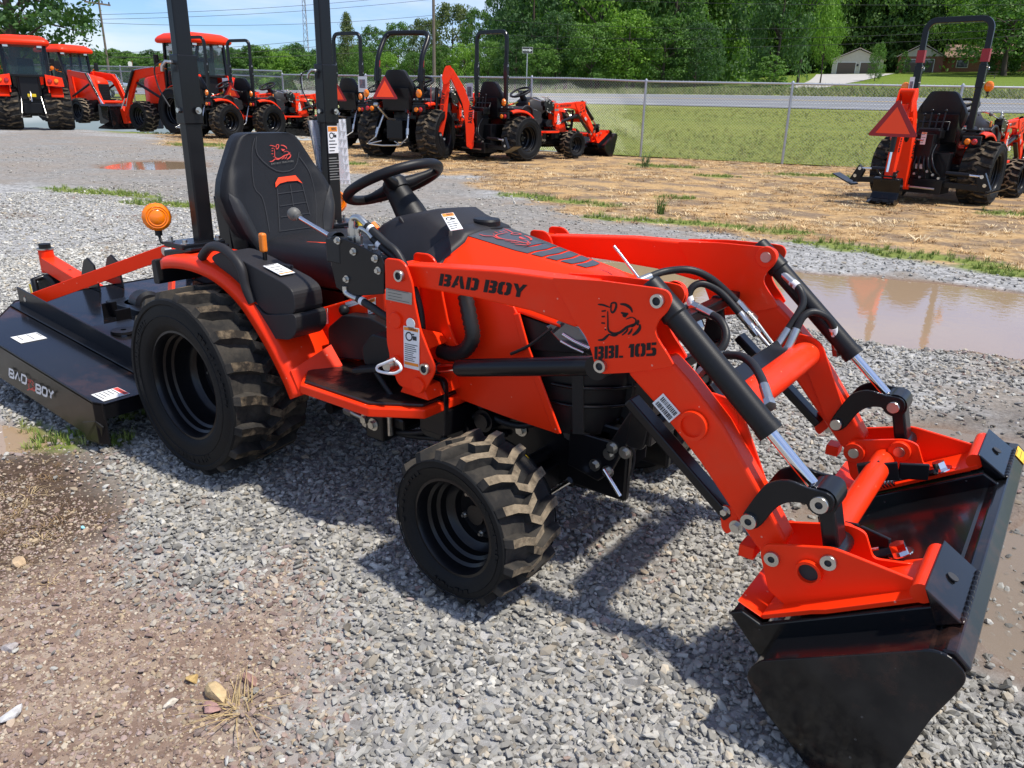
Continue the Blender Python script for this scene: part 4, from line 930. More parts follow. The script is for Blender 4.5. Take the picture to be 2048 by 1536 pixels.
# bucket
bk = empty('bucket'); bk.parent = T
ZB = lambda a, b: (1380+a/3.066, 1050+b/3.066)
sp = [(Q(*ZB(*p), y=-.56)) for p in ((350,925),(372,868),(430,822),(1480,750),(1600,790),(1690,890),(1697,950),(1640,1020),(1480,1180),(1270,1480))]
sp = [(q.x, q.z) for q in sp]+[(2.222,.022),(2.205,.004),(2.185,.006)]
lft = [(Q(*ZB(*p), y=-.56)) for p in ((740,1485),(480,1150))]; lft = [(q.x, q.z) for q in lft]
outl = roundpoly(sp+lft, .012, 3)
for s in (-1, 1):
    mb = MB(); mb.xz(outl, s*.560, s*.568); obj('side_plate', mb, MT['gloss'], bk, bev=.0025)
def strip(path, th, y0, y1, mb):
    for i in range(len(path)-1):
        a = Vector((path[i][0], 0, path[i][1])); b = Vector((path[i+1][0], 0, path[i+1][1])); d = (b-a).normalized(); n_ = V(-d.z, 0, d.x)*th
        mb.prism([a-n_*0+V(0,y0,0), b+V(0,y0,0), b+n_*-1+V(0,y0,0), a-n_+V(0,y0,0)], (0, y1-y0, 0))
inset = [(2.19,.008)]+lft+[sp[0], (sp[1][0]+.004, sp[1][1]-.004), (sp[2][0]+.003, sp[2][1]-.008), (sp[3][0]-.004, sp[3][1]-.012), (sp[4][0]-.004, sp[4][1]-.010)]
mb = MB(); strip(inset, .008, -.5595, .5595, mb)
obj('shell', mb, MT['gloss'], bk)
a_ = Vector(inset[-1]); 
mb = MB(); 
top = [S(.318,-.012,0), S(.318,.004,0), S(.348,.010,0), S(.366,.004,0), S(.378,-.032,0), S(.364,-.038,0), S(.352,-.012,0)]
mb.prism([V(p.x,-.5592,p.z) for p in top], (0,1.1184,0)); obj('top_edge', mb, MT['gloss'], bk, bev=.004)
mb = MB(); mb.bx(2.17, 2.24, -.558, .558, .0, .014); obj('cutting_edge', mb, MT['gloss'], bk, bev=.002)
for s in (-1, 1):
    mb = MB()
    for ya, yb in ((.230,.244),(.462,.448)):
        mb.prism([S(-.085,.075,s*ya), S(-.055,.075,s*ya), S(-.025,.040,s*ya), S(.33,.044,s*ya), S(.352,.01,s*ya), S(.348,-.03,s*ya), S(-.06,-.03,s*ya)], (0, s*(yb-ya), 0))
    mb.prism([S(-.085,.072,s*.245), S(-.085,.072,s*.447), S(-.03,.034,s*.447), S(-.03,.034,s*.245)], S(0,-.012,0)-S(0,0,0))
    mb.prism([S(.330,.088,s*.262), S(.368,.012,s*.262), S(.322,.012,s*.262), S(.326,.05,s*.262)], (0, s*.215, 0))
    obj('attach_pocket', mb, MT['gloss'], bk, bev=.003)
    mb = MB(); mb.tube([S(.368,.013,s*(.265+.21*t/30))+V(0,0,.002*((t*7) % 3-1)) for t in range(31)], [.0045+.0012*((t*5) % 3-1) for t in range(31)], 6); obj('weld_bead', mb, MT['gloss'], bk)
    mb = MB(); c = S(.3495,.053,s*.37); mb.cyl(c, c+(S(.1,.07,0)-S(0,0,0)).normalized()*.003, .011, 14); obj('slot', mb, MT['ink'], bk)
o_ = S(.404,-.014,.50); label_card('warning_label', S(.3795,-.031,.46), V(0,.075,0), S(.3675,.003,0)-S(.3795,-.031,0), bk, lines=3, warn=False, base=MT['caut'])
# ================================================================ rotary cutter behind the tractor
K = empty('rotary_cutter', (0,0,0), 0, 'black rotary cutter deck with red tail beam and A-frame, hitched behind the nearest tractor', 'mower')
def zt(x): return .165-.0894*x
def deckpoly(y0=.707): return [(-.365,-y0+.02),(-.365,y0-.02),(-.40,y0),(-1.30,y0),(-1.66,.42),(-1.66,-.42),(-1.30,-y0),(-.40,-y0)]
pl = deckpoly()
mb = MB(); top = [V(x,y,zt(x)) for x, y in pl]; mb.prism(top, (0,0,-.006))
dk = obj('deck', mb, MT['gloss'], K)
mb = MB(); n = len(pl)
for i in range(n):
    a = top[i]; b = top[(i+1) % n]; 
    lo = .035
    if i == 0: continue
    mb.prism([V(a.x,a.y,a.z+.004), V(b.x,b.y,b.z+.004), V(b.x,b.y,max(lo,b.z-.16)), V(a.x,a.y,max(lo,a.z-.16))], (0,.006 if a.y > 0 else .006,0) if abs(a.y-b.y) < .05 else (-.006,0,0))
mb.prism([V(-.366,-.69,zt(-.37)), V(-.366,.69,zt(-.37)), V(-.366,.69,zt(-.37)-.06), V(-.366,-.69,zt(-.37)-.06)], (-.006,0,0))
mb.prism([V(-.40,-.71,zt(-.4)-.07), V(-.37,-.70,zt(-.4)-.09), V(-.40,-.70,.03), V(-.50,-.71,.03), V(-.50,-.71,.10)], (0,.008,0))
obj('skirt', mb, MT['black'], K, bev=.002)
for s in (-1, 1):
    mb = MB(); mb.prism([V(-1.60,s*.42,zt(-1.6)), V(-.42,s*.42,zt(-.42)), V(-.42,s*.42,zt(-.42)+.055), V(-.60,s*.42,zt(-.6)+.075), V(-1.60,s*.42,zt(-1.6)+.085)], (0,s*.008,0)); mb.prism([V(-1.60,s*.42,zt(-1.6)+.002), V(-.42,s*.42,zt(-.42)+.002), V(-.42,s*.47,zt(-.42)+.002), V(-1.60,s*.47,zt(-1.6)+.002)], (0,0,.007))
    obj('stiffener', mb, MT['black'], K, bev=.002)
ap = V(-.905,0,.60)
for s in (-1, 1):
    mb = MB(); f = V(-1.50,s*.405,zt(-1.5)+.045); a = ap+V(0,s*.05,0); mb.beam(f-(a-f).normalized()*.03, a+(a-f).normalized()*.03, .012, .060, (0,0,1)); br = obj('brace', mb, MT['paint'], K, bev=.002)
    mb = MB(); bolt(mb, f+V(-.03,s*.012,.0), (0,s,0), .012); obj('bolt', mb, MT['zinc'], br)
    mb = MB(); mb.beam(ap+V(.02,s*.05,0), V(-.62,s*.27,zt(-.62)+.02), .05, .014, (0,1,0)); obj('mast_leg', mb, MT['paint'], K, bev=.002)
    mb = MB(); mb.prism([V(-.60,s*.27,.20), V(-.45,s*.27,.16), V(-.45,s*.27,.26), V(-.60,s*.27,.34)], (0,s*.012,0)); mb.cyl((-.50,s*.25,.24),(-.50,s*.36,.24),.014,12); obj('hitch_lug', mb, MT['black'], K, bev=.002)
    mb = MB(); mb.prism([V(-1.78,s*.055,zt(-1.7)), V(-1.58,s*.055,zt(-1.6)), V(-1.60,s*.055,.44), V(-1.66,s*.055,.47), V(-1.70,s*.055,.45)], (0,s*.010,0)); obj('tail_bracket', mb, MT['black'], K, bev=.002)
mb = MB(); mb.cyl(ap-V(0,.08,0), ap+V(0,.08,0), .018, 14); obj('top_link_pin', mb, MT['zinc'], K)
mb = MB(); b0 = V(-2.25,0,.355); b1 = V(-1.40,0,.20); mb.beam(b0, b1, .075, .075); mb.cyl(b0+V(-.01,0,-.05), b0+V(-.01,0,.075), .038, 18); tb_ = obj('tail_beam', mb, MT['paint'], K, bev=.004)
mb = MB(); dn = (b1-b0).normalized(); up = V(0,1,0).cross(dn)*-1
for t in (.28, .72, .86):
    c = b0.lerp(b1, t)+V(0,0,.0385); mb.cyl(c-V(0,0,.001), c+V(0,0,.0008), .010, 12)
obj('bolt_hole', mb, MT['ink'], tb_)
mb = MB(); mb.cyl(b0+V(-.01,0,.075), b0+V(-.01,0,.082), .042, 18); mb.cyl(b0+V(-.01,0,-.06), b0+V(-.01,0,-.05), .042, 18); obj('washer', mb, MT['zinc'], tb_)
mb = MB(); mb.cyl(b0+V(-.01,0,.082), b0+V(-.01,0,.105), .030, 14); obj('grease_cap', mb, MT['plasticd'], tb_)
mb = MB(); c = V(-2.20,0,.15)
for s in (-1, 1): mb.tube([V(-2.25,s*.02,.285), V(-2.245,s*.095,.275), V(-2.22,s*.10,.16)], .018, 8)
fk = obj('caster_fork', mb, MT['black'], K)
mb = MB(); mb.prism([V(-2.258,-.117,.255),V(-2.238,-.117,.255),V(-2.222,-.119,.18),V(-2.242,-.119,.18)], (0,-.002,0)); obj('caution_label', mb, MT['yellow'], fk)
mb = MB(); mb.lathe([(.07,-.05),(.135,-.056),(.150,-.045)]+[(.150-.004*(i % 2), -.04+.01*i) for i in range(9)]+[(.150,.045),(.135,.056),(.07,.05)], V(-2.20,0,.151), (0,1,0), 36); mb.cyl((-2.20,-.045,.151),(-2.20,.045,.151),.07,18); obj('tail_wheel', mb, MT['rubber'], K)
mb = MB(); mb.lathe([(.0,.115),(.05,.112),(.066,.095),(.068,.0)], V(-1.30,0,.285), (.9,-.15,.1), 24); mb.cyl((-1.28,0,.16),(-1.28,0,.30),.09,20); obj('gearbox_guard', mb, MT['plasticd'], K)
mb = MB(); mb.bx(-1.42,-1.12,-.12,.12,.24,.30); mb.beam((-1.05,-.30,zt(-1.05)+.02),(-.55,-.30,zt(-.55)+.02),.20,.03); mb.beam((-1.22,-.2,.27),(-1.22,-.2,.34),.07,.006,(1,0,.4)); mb.beam((-1.10,-.2,.26),(-1.10,-.2,.33),.07,.006,(1,0,.4)); obj('gearbox_mount', mb, MT['black'], K, bev=.004)
mb = MB(); mb.lathe([(.012,.012),(.05,.012),(.052,0)], V(-.90,-.31,zt(-.9)+.036), (0,0,1), 24); obj('access_cap', mb, MT['plasticd'], K)
mb = MB(); mb.cyl((-1.1,0,.32),(-.32,0,.36),.035,14); mb.cyl((-.98,0,.33),(-.88,0,.332),.055,14); obj('drive_shaft', mb, MT['plasticd'], K)
mb = MB(); mb.tube([V(-.85,-.05,.26),V(-.86,-.05,.30)], .02, 10); obj('fitting', mb, MT['zinc'], K)
mb = MB(); mb.prism([V(-.9,-.1,.26),V(-.82,-.1,.255),V(-.82,-.06,.255),V(-.9,-.06,.26)], (0,0,.06)); obj('plug', mb, MT['smvr'], K)
for i, (c4, ln) in enumerate((([(21,675),(42,687),(95,675),(73,665)],3), ([(182,790),(207,803),(258,788),(235,775)],5))):
    ps = []
    for p in c4:
        q = Q(*p, z=.22)
        for _ in range(5): q = Q(*p, z=zt(q.x)+.001)
        ps.append(q)
    label_card('warning_label', ps[0], ps[1]-ps[0], ps[3]-ps[0], K, lines=ln, warn=(i == 1), headfrac=.2, head=MT['redln'])
# thin outlined lettering on the skirt
LG = {'B':[[(0,0),(0,1),(.62,1),(.70,.9),(.70,.6),(.62,.5),(.02,.5)],[(.62,.5),(.74,.4),(.74,.1),(.64,0),(0,0)]], 'A':[[(0,0),(.36,1),(.72,0)]], 'D':[[(0,0),(0,1),(.6,1),(.74,.84),(.74,.16),(.6,0),(0,0)]],
      'O':[[(.14,0),(0,.14),(0,.86),(.14,1),(.6,1),(.74,.86),(.74,.14),(.6,0),(.14,0)]], 'Y':[[(0,1),(.36,.48),(.72,1)],[(.36,.48),(.36,0)]]}
mb = MB(); Z5b = lambda a, b: Q(a/3.84, 480+b/3.84, y=-.7145)
def word(s, o, u, v, adv):
    for i, ch in enumerate(s):
        for st in LG[ch]: mb.ribbon([o+u*(adv*i+a)+v*b for a, b in st], .010, (0,-1,0))
o_ = Z5b(70,1046); e_ = Z5b(200,1106); t_ = Z5b(72,990); word('BAD', o_, (e_-o_)/2.74, t_-o_, 1.0)
o_ = Z5b(276,1166); e_ = Z5b(408,1222); t_ = Z5b(278,1108); word('BOY', o_, (e_-o_)/2.74, t_-o_, 1.0)
obj('lettering', mb, MT['white'], K)
mb = MB(); o_ = Z5b(206,1150); ux = (Z5b(268,1178)-o_); vz = Z5b(208,1050)-o_; dog(mb, lambda a, b: o_+ux*a+vz*b, (0,-1,0), .0006); obj('emblem', mb, MT['redln'], K)
# clear-sleeved price sheet on the far post
sh = empty('price_sheet', (0,0,0), 0, 'printed price sheet in clear plastic sleeve on the far roll-bar post of the nearest tractor', 'paper sheet')
cs = [Q(*p, x=-.262) for p in ((640,366),(700,368),(690,238),(616,241))]
mb = MB(); mb.add(cs, [(0,1,2,3)]); mb.prism(cs, (-.002,0,0)); obj('paper', mb, mat('paper_sheet', (.60,.60,.63), .5, var=.1, vscale=12), sh)
mb = MB(); u = cs[1]-cs[0]; v_ = cs[3]-cs[0]; n_ = V(.002,0,0)
for a, b, c, d in ((.10,.05,.46,.62),(.55,.1,.9,.55)): mb.add([cs[0]+u*a+v_*b+n_, cs[0]+u*c+v_*b+n_, cs[0]+u*c+v_*d+n_, cs[0]+u*a+v_*d+n_], [(0,1,2,3)])
obj('print', mb, mat('printed_photo', (.16,.15,.17), .5, var=.7, vscale=28, dust=(.35,.2,.2), dscale=20, dthr=(.5,.6)), sh)
mb = MB(); mb.prism([p+V(.004,0,0) for p in cs], (.001,0,0)); obj('sleeve', mb, mat('clear_sleeve', (.9,.92,.95), .15, alpha=.25), sh)
# ================================================================ tractors parked behind
SCB = 1.45
def smv(parent, loc, rz, s=1.0, rx=0):
    e = empty('slow_vehicle_sign'); e.parent = parent; e.location = loc; e.rotation_euler = (0, rx, rz); e.scale = (s,)*3
    h = .34
    mb = MB(); mb.prism([V(0,a,b) for a, b in roundpoly([(-.20,0),(.20,0),(0,h)], .035, 3)], (-.004,0,0)); obj('border', mb, MT['smvr'], e)
    mb = MB(); mb.prism([V(-.004,a,b) for a, b in ((-.135,.028),(.135,.028),(0,h-.075))], (-.002,0,0)); obj('triangle', mb, MT['smv'], e)
    return e
def hitch(parent):
    """three-point hitch at the rear of a small tractor"""
    h = empty('three_point_hitch'); h.parent = parent
    mb = MB(); mb.tube([V(-.30,0,.50), V(-.45,.02,.52), V(-.62,.06,.66)], .013, 8); mb.cyl((-.66,.03,.69),(-.66,.09,.69),.024,12)
    for s in (-1, 1):
        mb.tube([V(-.25,s*.18,.62), V(-.42,s*.24,.28)], .014, 8); mb.cyl((-.40,s*.236,.32),(-.37,s*.225,.40),.022,10); mb.tube([V(-.42,s*.24,.28), V(-.62,s*.25,.20)], .012, 8); mb.tube([V(-.60,s*.25,.2),V(-.50,s*.10,.24)], .008, 6)
    mb.tube([V(-.60,-.25,.2), V(-.64,0,.19), V(-.60,.25,.2)], .010, 8)
    obj('linkage', mb, MT['zinc'], h)
    mb = MB()
    for s in (-1, 1): mb.beam((-.1,s*.20,.22),(-.62,s*.25,.20),.014,.045); mb.beam((-.2,s*.16,.58),(-.36,s*.2,.62),.03,.04)
    obj('lift_arm', mb, MT['black'], h)
    return h
# masters: one bare (with loader), hidden away by being the copies' source
NOBG = ('price_sheet',)
def small_tractor(x, y, deg, label, sc=SCB, group='small orange tractors parked along the fence', smvpos=True, hit=True, loader=True, rops=True):
    skip = () if loader else ('loader_arm','loader_tower','lift_cylinder','tilt_cylinder','tilt_link','quick_attach','bucket','cross_tube','tube_gusset','steel_lines','line_cover','hydraulic_hose','parking_stand')
    if not rops: skip = skip+('roll_bar',)
    t = copy_tree(T, None, skip); t.location = (x, y, 0); t.rotation_euler = (0, 0, R(deg)); t.scale = (sc,)*3
    tag(t, label, 'tractor', group)
    if hit: hitch(t)
    if smvpos: smv(t, (-.44, .06, .76), .45, .85)
    return t
def paper(parent, c, w, h, rz=0):
    mb = MB(); mb.bx(-.002,.002,-w/2,w/2,-h,0); o = obj('tag_sheet', mb, MT['white'], parent); o.location = c; o.rotation_euler = (0,0,rz)
    mb = MB(); mb.bx(-.0035,-.0022,-w*.3,w*.35,-h*.75,-h*.2); obj('print', mb, bpy.data.materials['printed_photo'], o); return o
def backhoe(parent, swing=0, side=0, zs=1):
    """digging attachment on the tractor's rear"""
    b = empty('backhoe'); b.parent = parent
    mb = MB(); mb.bx(-.62,-.34,-.26,.26,.12,.26); mb.bx(-.60,-.36,-.09,.09,.26,.70); mb.bx(-.46,-.34,-.24,.24,.26,.52); mb.bx(-.50,-.36,-.12,.12,.66,.74)
    for i in range(4): mb.tube([V(-.46,-.10+.06*i,.72), V(-.44,-.11+.065*i,.92-.04*(i % 2))], .008, 6); mb.sphere((-.44,-.11+.065*i,.93-.04*(i % 2)), .016, 8, 6)
    mb.tube([V(-.42,-.15,.74),V(-.38,-.15,.82),V(-.38,.15,.82),V(-.42,.15,.74)], .010, 8)
    for k in range(7): mb.tube(smooth_path([V(-.56,-.2+.06*k,.30),V(-.64,-.16+.05*k,.38),V(-.58,-.1+.035*k,.50),V(-.50,-.1+.035*k,.60)], 3), .011, 6)
    obj('frame', mb, MT['black'], b, bev=.005)
    mb = MB()
    for k in range(8): mb.cyl((-.605,-.22+.06*k,.28+.03*(k % 3)),(-.635,-.22+.06*k,.28+.03*(k % 3)),.014,6,smooth=False)
    mb.tube([V(-.60,.0,.64),V(-.60,.22,.66)], .010, 8); mb.tube([V(-.62,-.20,.17),V(-.63,.2,.18)], .012, 8)
    obj('fittings', mb, MT['zinc'], b)
    for z, w_, h_ in ((.60,.05,.12),(.36,.07,.05)): label_card('warning_label', V(-.602,.03,z), V(0,-w_,0), V(0,0,h_), b, lines=4, pict=False)
    mb = MB(); mb.bx(-.50,-.36,-.10,.10,.72,.76); obj('operator_pad', mb, MT['vinyl'], b, bev=.01)
    A = empty('digging_arm'); A.parent = b; A.location = (-.64, side, 0); A.rotation_euler = (0, 0, R(swing)); A.scale = (1, 1, zs)
    def pl(poly, y0, y1, m, name, bv=.003):
        mb = MB(); mb.xz(poly, y0, y1); return obj(name, mb, m, A, bev=bv)
    boom = [(0,.17),(-.07,.20),(-.085,.50),(-.13,.80),(-.27,1.10),(-.38,1.27),(-.34,1.30),(-.27,1.28),(-.10,1.02),(.0,.76),(.05,.48),(.04,.20)]
    pl(roundpoly(boom, .03), -.055, .055, MT['paint'], 'boom', .006)
    mb = MB(); mb.cyl((0,-.075,.20),(0,.075,.20),.03,16); mb.cyl((-.35,-.075,1.28),(-.35,.075,1.28),.03,16); mb.cyl((-.33,-.08,.98),(-.33,.08,.98),.02,12)
    obj('pivot_boss', mb, MT['paint'], A)
    for s in (-1, 1): pl(roundpoly([(-.38,1.30),(-.30,1.32),(-.26,1.22),(-.33,1.08),(-.40,1.05),(-.43,1.15)], .03), s*.065, s*.078, MT['paint'], 'dipper_cheek')
    pl(roundpoly([(-.40,1.15),(-.31,1.10),(-.36,.62),(-.43,.30),(-.49,.30),(-.47,.65)], .02), -.042, .042, MT['paint'], 'dipper', .005)
    for s, nm in ((-1,'B'),(1,'B')):
        mb = MB(); yb = s*.0565
        place_text(mb, 'BAD BOY', V(-.05,yb,.52) if s > 0 else V(-.02,yb,.88), V(-.045*1.1,0,.36) if s > 0 else V(-.03,0,-.36), V(.06,0,.01) if s < 0 else V(-.06,0,.0)); obj('lettering', mb, MT['inkb'], A)
        mb = MB(); yb = s*.0435; place_text(mb, 'BAD BOY', V(-.42,yb,.62) if s < 0 else V(-.37,yb,.94), V(.04,0,.33) if s < 0 else V(-.04,0,-.33), V(-.045,0,0) if s < 0 else V(.045,0,0)); obj('lettering', mb, MT['inkb'], A)
    mb = MB(); mb.cyl((-.50,0,1.02),(-.52,0,.62),.026,16); mb.cyl((.03,0,.50),(-.22,0,.98),.030,16); obj('arm_cylinder', mb, MT['black'], A)
    mb = MB(); mb.cyl((-.52,0,.64),(-.54,0,.40),.013,12); mb.cyl((-.22,0,.98),(-.31,0,1.15),.013,12); obj('cylinder_rod', mb, MT['chrome'], A)
    smv(A, (-.585, 0, .74 if zs == 1 else .79), 0, .95 if zs == 1 else 1.2)
    mb = MB(); mb.xz(roundpoly([(-.45,.34),(-.40,.30),(-.37,.16),(-.42,.05),(-.52,.02),(-.60,.06),(-.585,.10),(-.52,.09),(-.48,.16),(-.50,.32)], .015), -.13, .13); 
    for k in range(3): mb.beam((-.585,-.10+.10*k,.08),(-.66,-.10+.10*k,.055),.035,.016)
    mb.xz([(-.50,.40),(-.44,.40),(-.40,.28),(-.50,.28)], -.06, -.045); mb.xz([(-.50,.40),(-.44,.40),(-.40,.28),(-.50,.28)], .045, .06); mb.tube([V(-.52,-.1,.42),V(-.53,-.06,.35),V(-.53,.06,.35),V(-.52,.1,.42)], .011, 8)
    obj('digging_bucket', mb, MT['gloss'], A, bev=.004)
    mb = MB()
    for s in (-1, 1): mb.cyl((-.45,s*.062,.36),(-.45,s*.07,.36),.018,10); mb.cyl((-.40,s*.062,.30),(-.40,s*.07,.30),.016,10)
    obj('pins', mb, MT['zinc'], A)
    for s in (-1, 1):
        st = empty('stabilizer'); st.parent = b
        mb = MB(); mb.beam((-.55,s*.24,.22),(-.55,s*.66,.20),.045,.055); mb.prism([V(-.575,s*.60,.17),V(-.575,s*.70,.20),V(-.575,s*.62,.36),V(-.575,s*.55,.30)], (.05,0,0)); mb.prism([V(-.65,s*.64,.14),V(-.65,s*.86,.24),V(-.65,s*.865,.255),V(-.65,s*.64,.155)], (.20,0,0)); mb.cyl((-.55,s*.26,.33),(-.55,s*.48,.325),.024,14); obj('leg', mb, MT['black'], st, bev=.004)
        mb = MB(); mb.cyl((-.55,s*.46,.325),(-.55,s*.60,.32),.012,12); mb.cyl((-.58,s*.64,.24),(-.586,s*.64,.24),.018,12); mb.cyl((-.58,s*.60,.32),(-.586,s*.60,.32),.018,12); obj('leg_rod', mb, MT['chrome'], st)
    return b
def gnd(px, py): q = Q(px, py, z=0); return q.x, q.y
def place(px, py, deg, *a, off=(0,0), **k):
    """px,py = where the middle of the rear axle meets the ground"""
    x, y = gnd(px, py); return small_tractor(x, y, deg, *a, **k)
t10 = place(1860, 400, 82, 'orange tractor standing alone by the fence with digging arm, orange triangle and bent roll bar', smvpos=False, hit=False, sc=1.38); backhoe(t10, 2, .12, .86)
t9 = place(1000, 318, 84, 'orange tractor with upright digging arm on its back, before the one-way sign', smvpos=False, hit=False, sc=1.5); backhoe(t9, -44)
t7 = place(722, 296, 92, 'small orange tractor with tall narrow roll bar, partly hidden by the second black post', sc=1.56)
t6 = place(510, 275, 96, 'small orange tractor between the two black posts, whole side and rear wheel showing', sc=1.58)
t5 = place(424, 276, 98, 'small orange tractor right of the first black post with bar linkage at its rear', sc=1.58)
paper(t7, V(-.26,-.36,1.15), .2, .24); paper(t6, V(-.26,.42,1.12), .16, .3); paper(t5, V(-.26,.44,1.15), .18, .28); paper(t10, V(-.25,.34,1.26), .05, .22); paper(t9, V(-.26,.42,1.1), .14, .26)
# the larger tractor with a bent roll bar
t8 = place(815, 316, 104, 'larger orange tractor with forward-leaning curved roll bar, left of the upright digging arm', sc=1.66, rops=False)
rb8 = empty('roll_bar'); rb8.parent = t8
mb = MB()
pts = [V(-.16,-.33,.76), V(-.18,-.33,1.05), V(-.14,-.33,1.28), V(.02,-.33,1.50), V(.06,-.30,1.56), V(.07,-.22,1.585)]
pts = pts+[V(p.x,-p.y,p.z) for p in pts[::-1]]
P_ = smooth_path(pts, 4)
mb.tube(P_, .034, 8); obj('hoop', mb, MT['black'], rb8)
for s in (-1, 1):
    mb = MB(); mb.beam((-.18,s*.33,.98),(-.155,s*.33,1.14),.08,.06,(1,0,0)); obj('hinge_bracket', mb, MT['black'], rb8, bev=.004)
    mb = MB(); mb.cyl((-.165,s*.33,1.16),(-.15,s*.33,1.24),.0355,8,smooth=True); obj('reflector_band', mb, MT['smvr'], rb8)
for ch in t10.children:
    if ch.name.startswith('flasher_lamp'): ch.location = (.13, 0, .335)
for tt in (t10,):
    for s in (-1, 1):
        mb = MB(); mb.beam((-.222,s*.305,1.40),(-.222,s*.305,1.52),.0745,.0505,(1,0,0)); obj('reflector_band', mb, MT['smvr'], tt)
# ---------------------------------------------------------------- big cab tractors
def cab_tractor(x, y, deg, label, sc=1.0, loader=True):
    t = empty('cab_tractor', (x, y, 0), R(deg), label, 'tractor', 'cab tractors parked at the left', sc)
    for s in (-1, 1):
        wheel('r', (0, s*.80, .72), 0 if s < 0 else math.pi, t, 'rear_wheel', sc=2.215).scale = (2.215, 2.85, 2.215)
        wheel('f', (2.05, s*.78, .50), 0 if s < 0 else math.pi, t, 'front_wheel', sc=2.30)
    mb = MB(); mb.bx(-.40,.7,-.36,.36,.55,1.78); mb.bx(.5,2.5,-.22,.22,.45,.95); mb.cyl((0,-.6,.72),(0,.6,.72),.14,18); mb.beam((2.05,-.7,.5),(2.05,.7,.5),.18,.18); mb.bx(-.48,-.3,-.3,.3,.55,.9)
    obj('chassis', mb, MT['black'], t, bev=.02)
    mb = MB(); rows = []
    for xx, w_, z0, z1 in ((1.05,.36,.95,1.98),(1.6,.35,.93,1.93),(2.2,.33,.92,1.84),(2.5,.29,.95,1.74),(2.58,.24,1.0,1.62)):
        rows.append([(xx,-w_,z0),(xx,-w_,z1-.12),(xx,-w_+.05,z1-.03),(xx,-w_*.4,z1),(xx,w_*.4,z1),(xx,w_-.05,z1-.03),(xx,w_,z1-.12),(xx,w_,z0)])
    mb.grid(rows, True, flip=True); mb.add(rows[-1], [tuple(range(8))]); obj('hood', mb, MT['paint'], t)
    mb = MB(); mb.bx(2.45,2.60,-.24,.24,.90,1.56)
    for k in range(8): mb.bx(2.59,2.612,-.22,.22,1.0+.065*k,1.018+.065*k)
    obj('grille', mb, MT['plasticd'], t, bev=.01)
    for s in (-1, 1):
        mb = MB(); rows = []
        for a in np.linspace(R(8), R(150), 12):
            r_ = .80; rows.append([(r_*math.cos(a)-.0, s*yy, .72+r_*math.sin(a)*(.98)) for yy in (.62,.99,1.0)])
        mb.grid(rows, True, flip=s < 0); mb.xz([(-.72,1.25),(-.68,1.6),(-.5,1.80),(.4,1.78),(.6,1.2)], s*.56, s*.60)
        mb.prism([V(-.76,s*.52,1.48),V(-.76,s*1.06,1.46),V(-.72,s*1.04,1.74),V(-.70,s*.52,1.84)], (.5,0,.02))
        f = obj('fender', mb, MT['paint'], t); m_ = f.modifiers.new('thickness', 'SOLIDIFY'); m_.thickness = .012
        for yy, mm in ((.64,'redlens'),(.84,'amber')):
            mb = MB(); mb.lathe([(0,.035),(.05,.03),(.07,.01),(.072,0)], V(-.755,s*yy,1.64), (-1,0,.1), 18); obj('tail_lamp', mb, MT[mm], t)
    c = empty('cab'); c.parent = t
    mb = MB()
    P = {}
    for s in (-1, 1):
        P['rb',s] = V(-.56,s*.62,1.80); P['rt',s] = V(-.46,s*.66,2.80); P['fb',s] = V(1.04,s*.50,1.30); P['ft',s] = V(.74,s*.64,2.80); P['mb',s] = V(.12,s*.66,1.45); P['mt',s] = V(.12,s*.67,2.80)
        for k in ('r','f','m'): mb.beam(P[k+'b',s], P[k+'t',s], .085, .085, (1,0,0))
        mb.beam(P['rt',s], P['ft',s], .07,.07); mb.beam(P['rb',s], P['mb',s], .07,.07); mb.beam(P['mb',s], P['fb',s], .07, .07)
    for k in ('rb','rt','ft','fb'): mb.beam(P[k,-1], P[k,1], .07, .07)
    obj('cab_frame', mb, MT['black'], c, bev=.01)
    def pane(ps):
        mb = MB(); a = [Vector(p) for p in ps]; n_ = (a[1]-a[0]).cross(a[2]-a[0]).normalized()*.008; mb.prism(a, n_); obj('window', mb, MT['cabglass'], c)
    pane([P['rb',-1], P['rb',1], P['rt',1], P['rt',-1]]); pane([P['fb',1], P['fb',-1], P['ft',-1], P['ft',1]])
    for s in (-1, 1): pane([P['rb',s], P['mb',s], P['mt',s], P['rt',s]]); pane([P['mb',s], P['fb',s], P['ft',s], P['mt',s]])
    mb = MB(); rows = []
    for k, z in ((1.02,2.50),(1.07,2.55),(1.06,2.62),(.98,2.70),(.80,2.79),(.55,2.82)):
        rows.append([(.14+(px_-.14)*k, py_*k, z+.27) for px_, py_ in rr2])
    mb.grid(rows, True, closed=True); mb.add(rows[-1], [tuple(range(len(rr2)))]); mb.add(rows[0], [tuple(range(len(rr2)))[::-1]]); obj('cab_roof', mb, MT['paint'], c)
    mb = MB(); mb.bx(-.50,.8,-.3,.3,1.0,1.78); mb.bx(-.45,.0,-.25,.25,1.6,1.82); mb.bx(-.38,-.22,-.25,.25,1.7,2.35); mb.bx(.62,.95,-.28,.28,1.4,2.0); mb.tube([V(.5,0,1.7),V(.42,0,2.05)], .03, 8)
    mb.tube([V(.42,.2*math.cos(a),2.05+.17*math.sin(a)) for a in np.linspace(0,6.28,15)[:-1]], .02, 6, closed=True); obj('cab_seat', mb, MT['plasticd'], c, bev=.03)
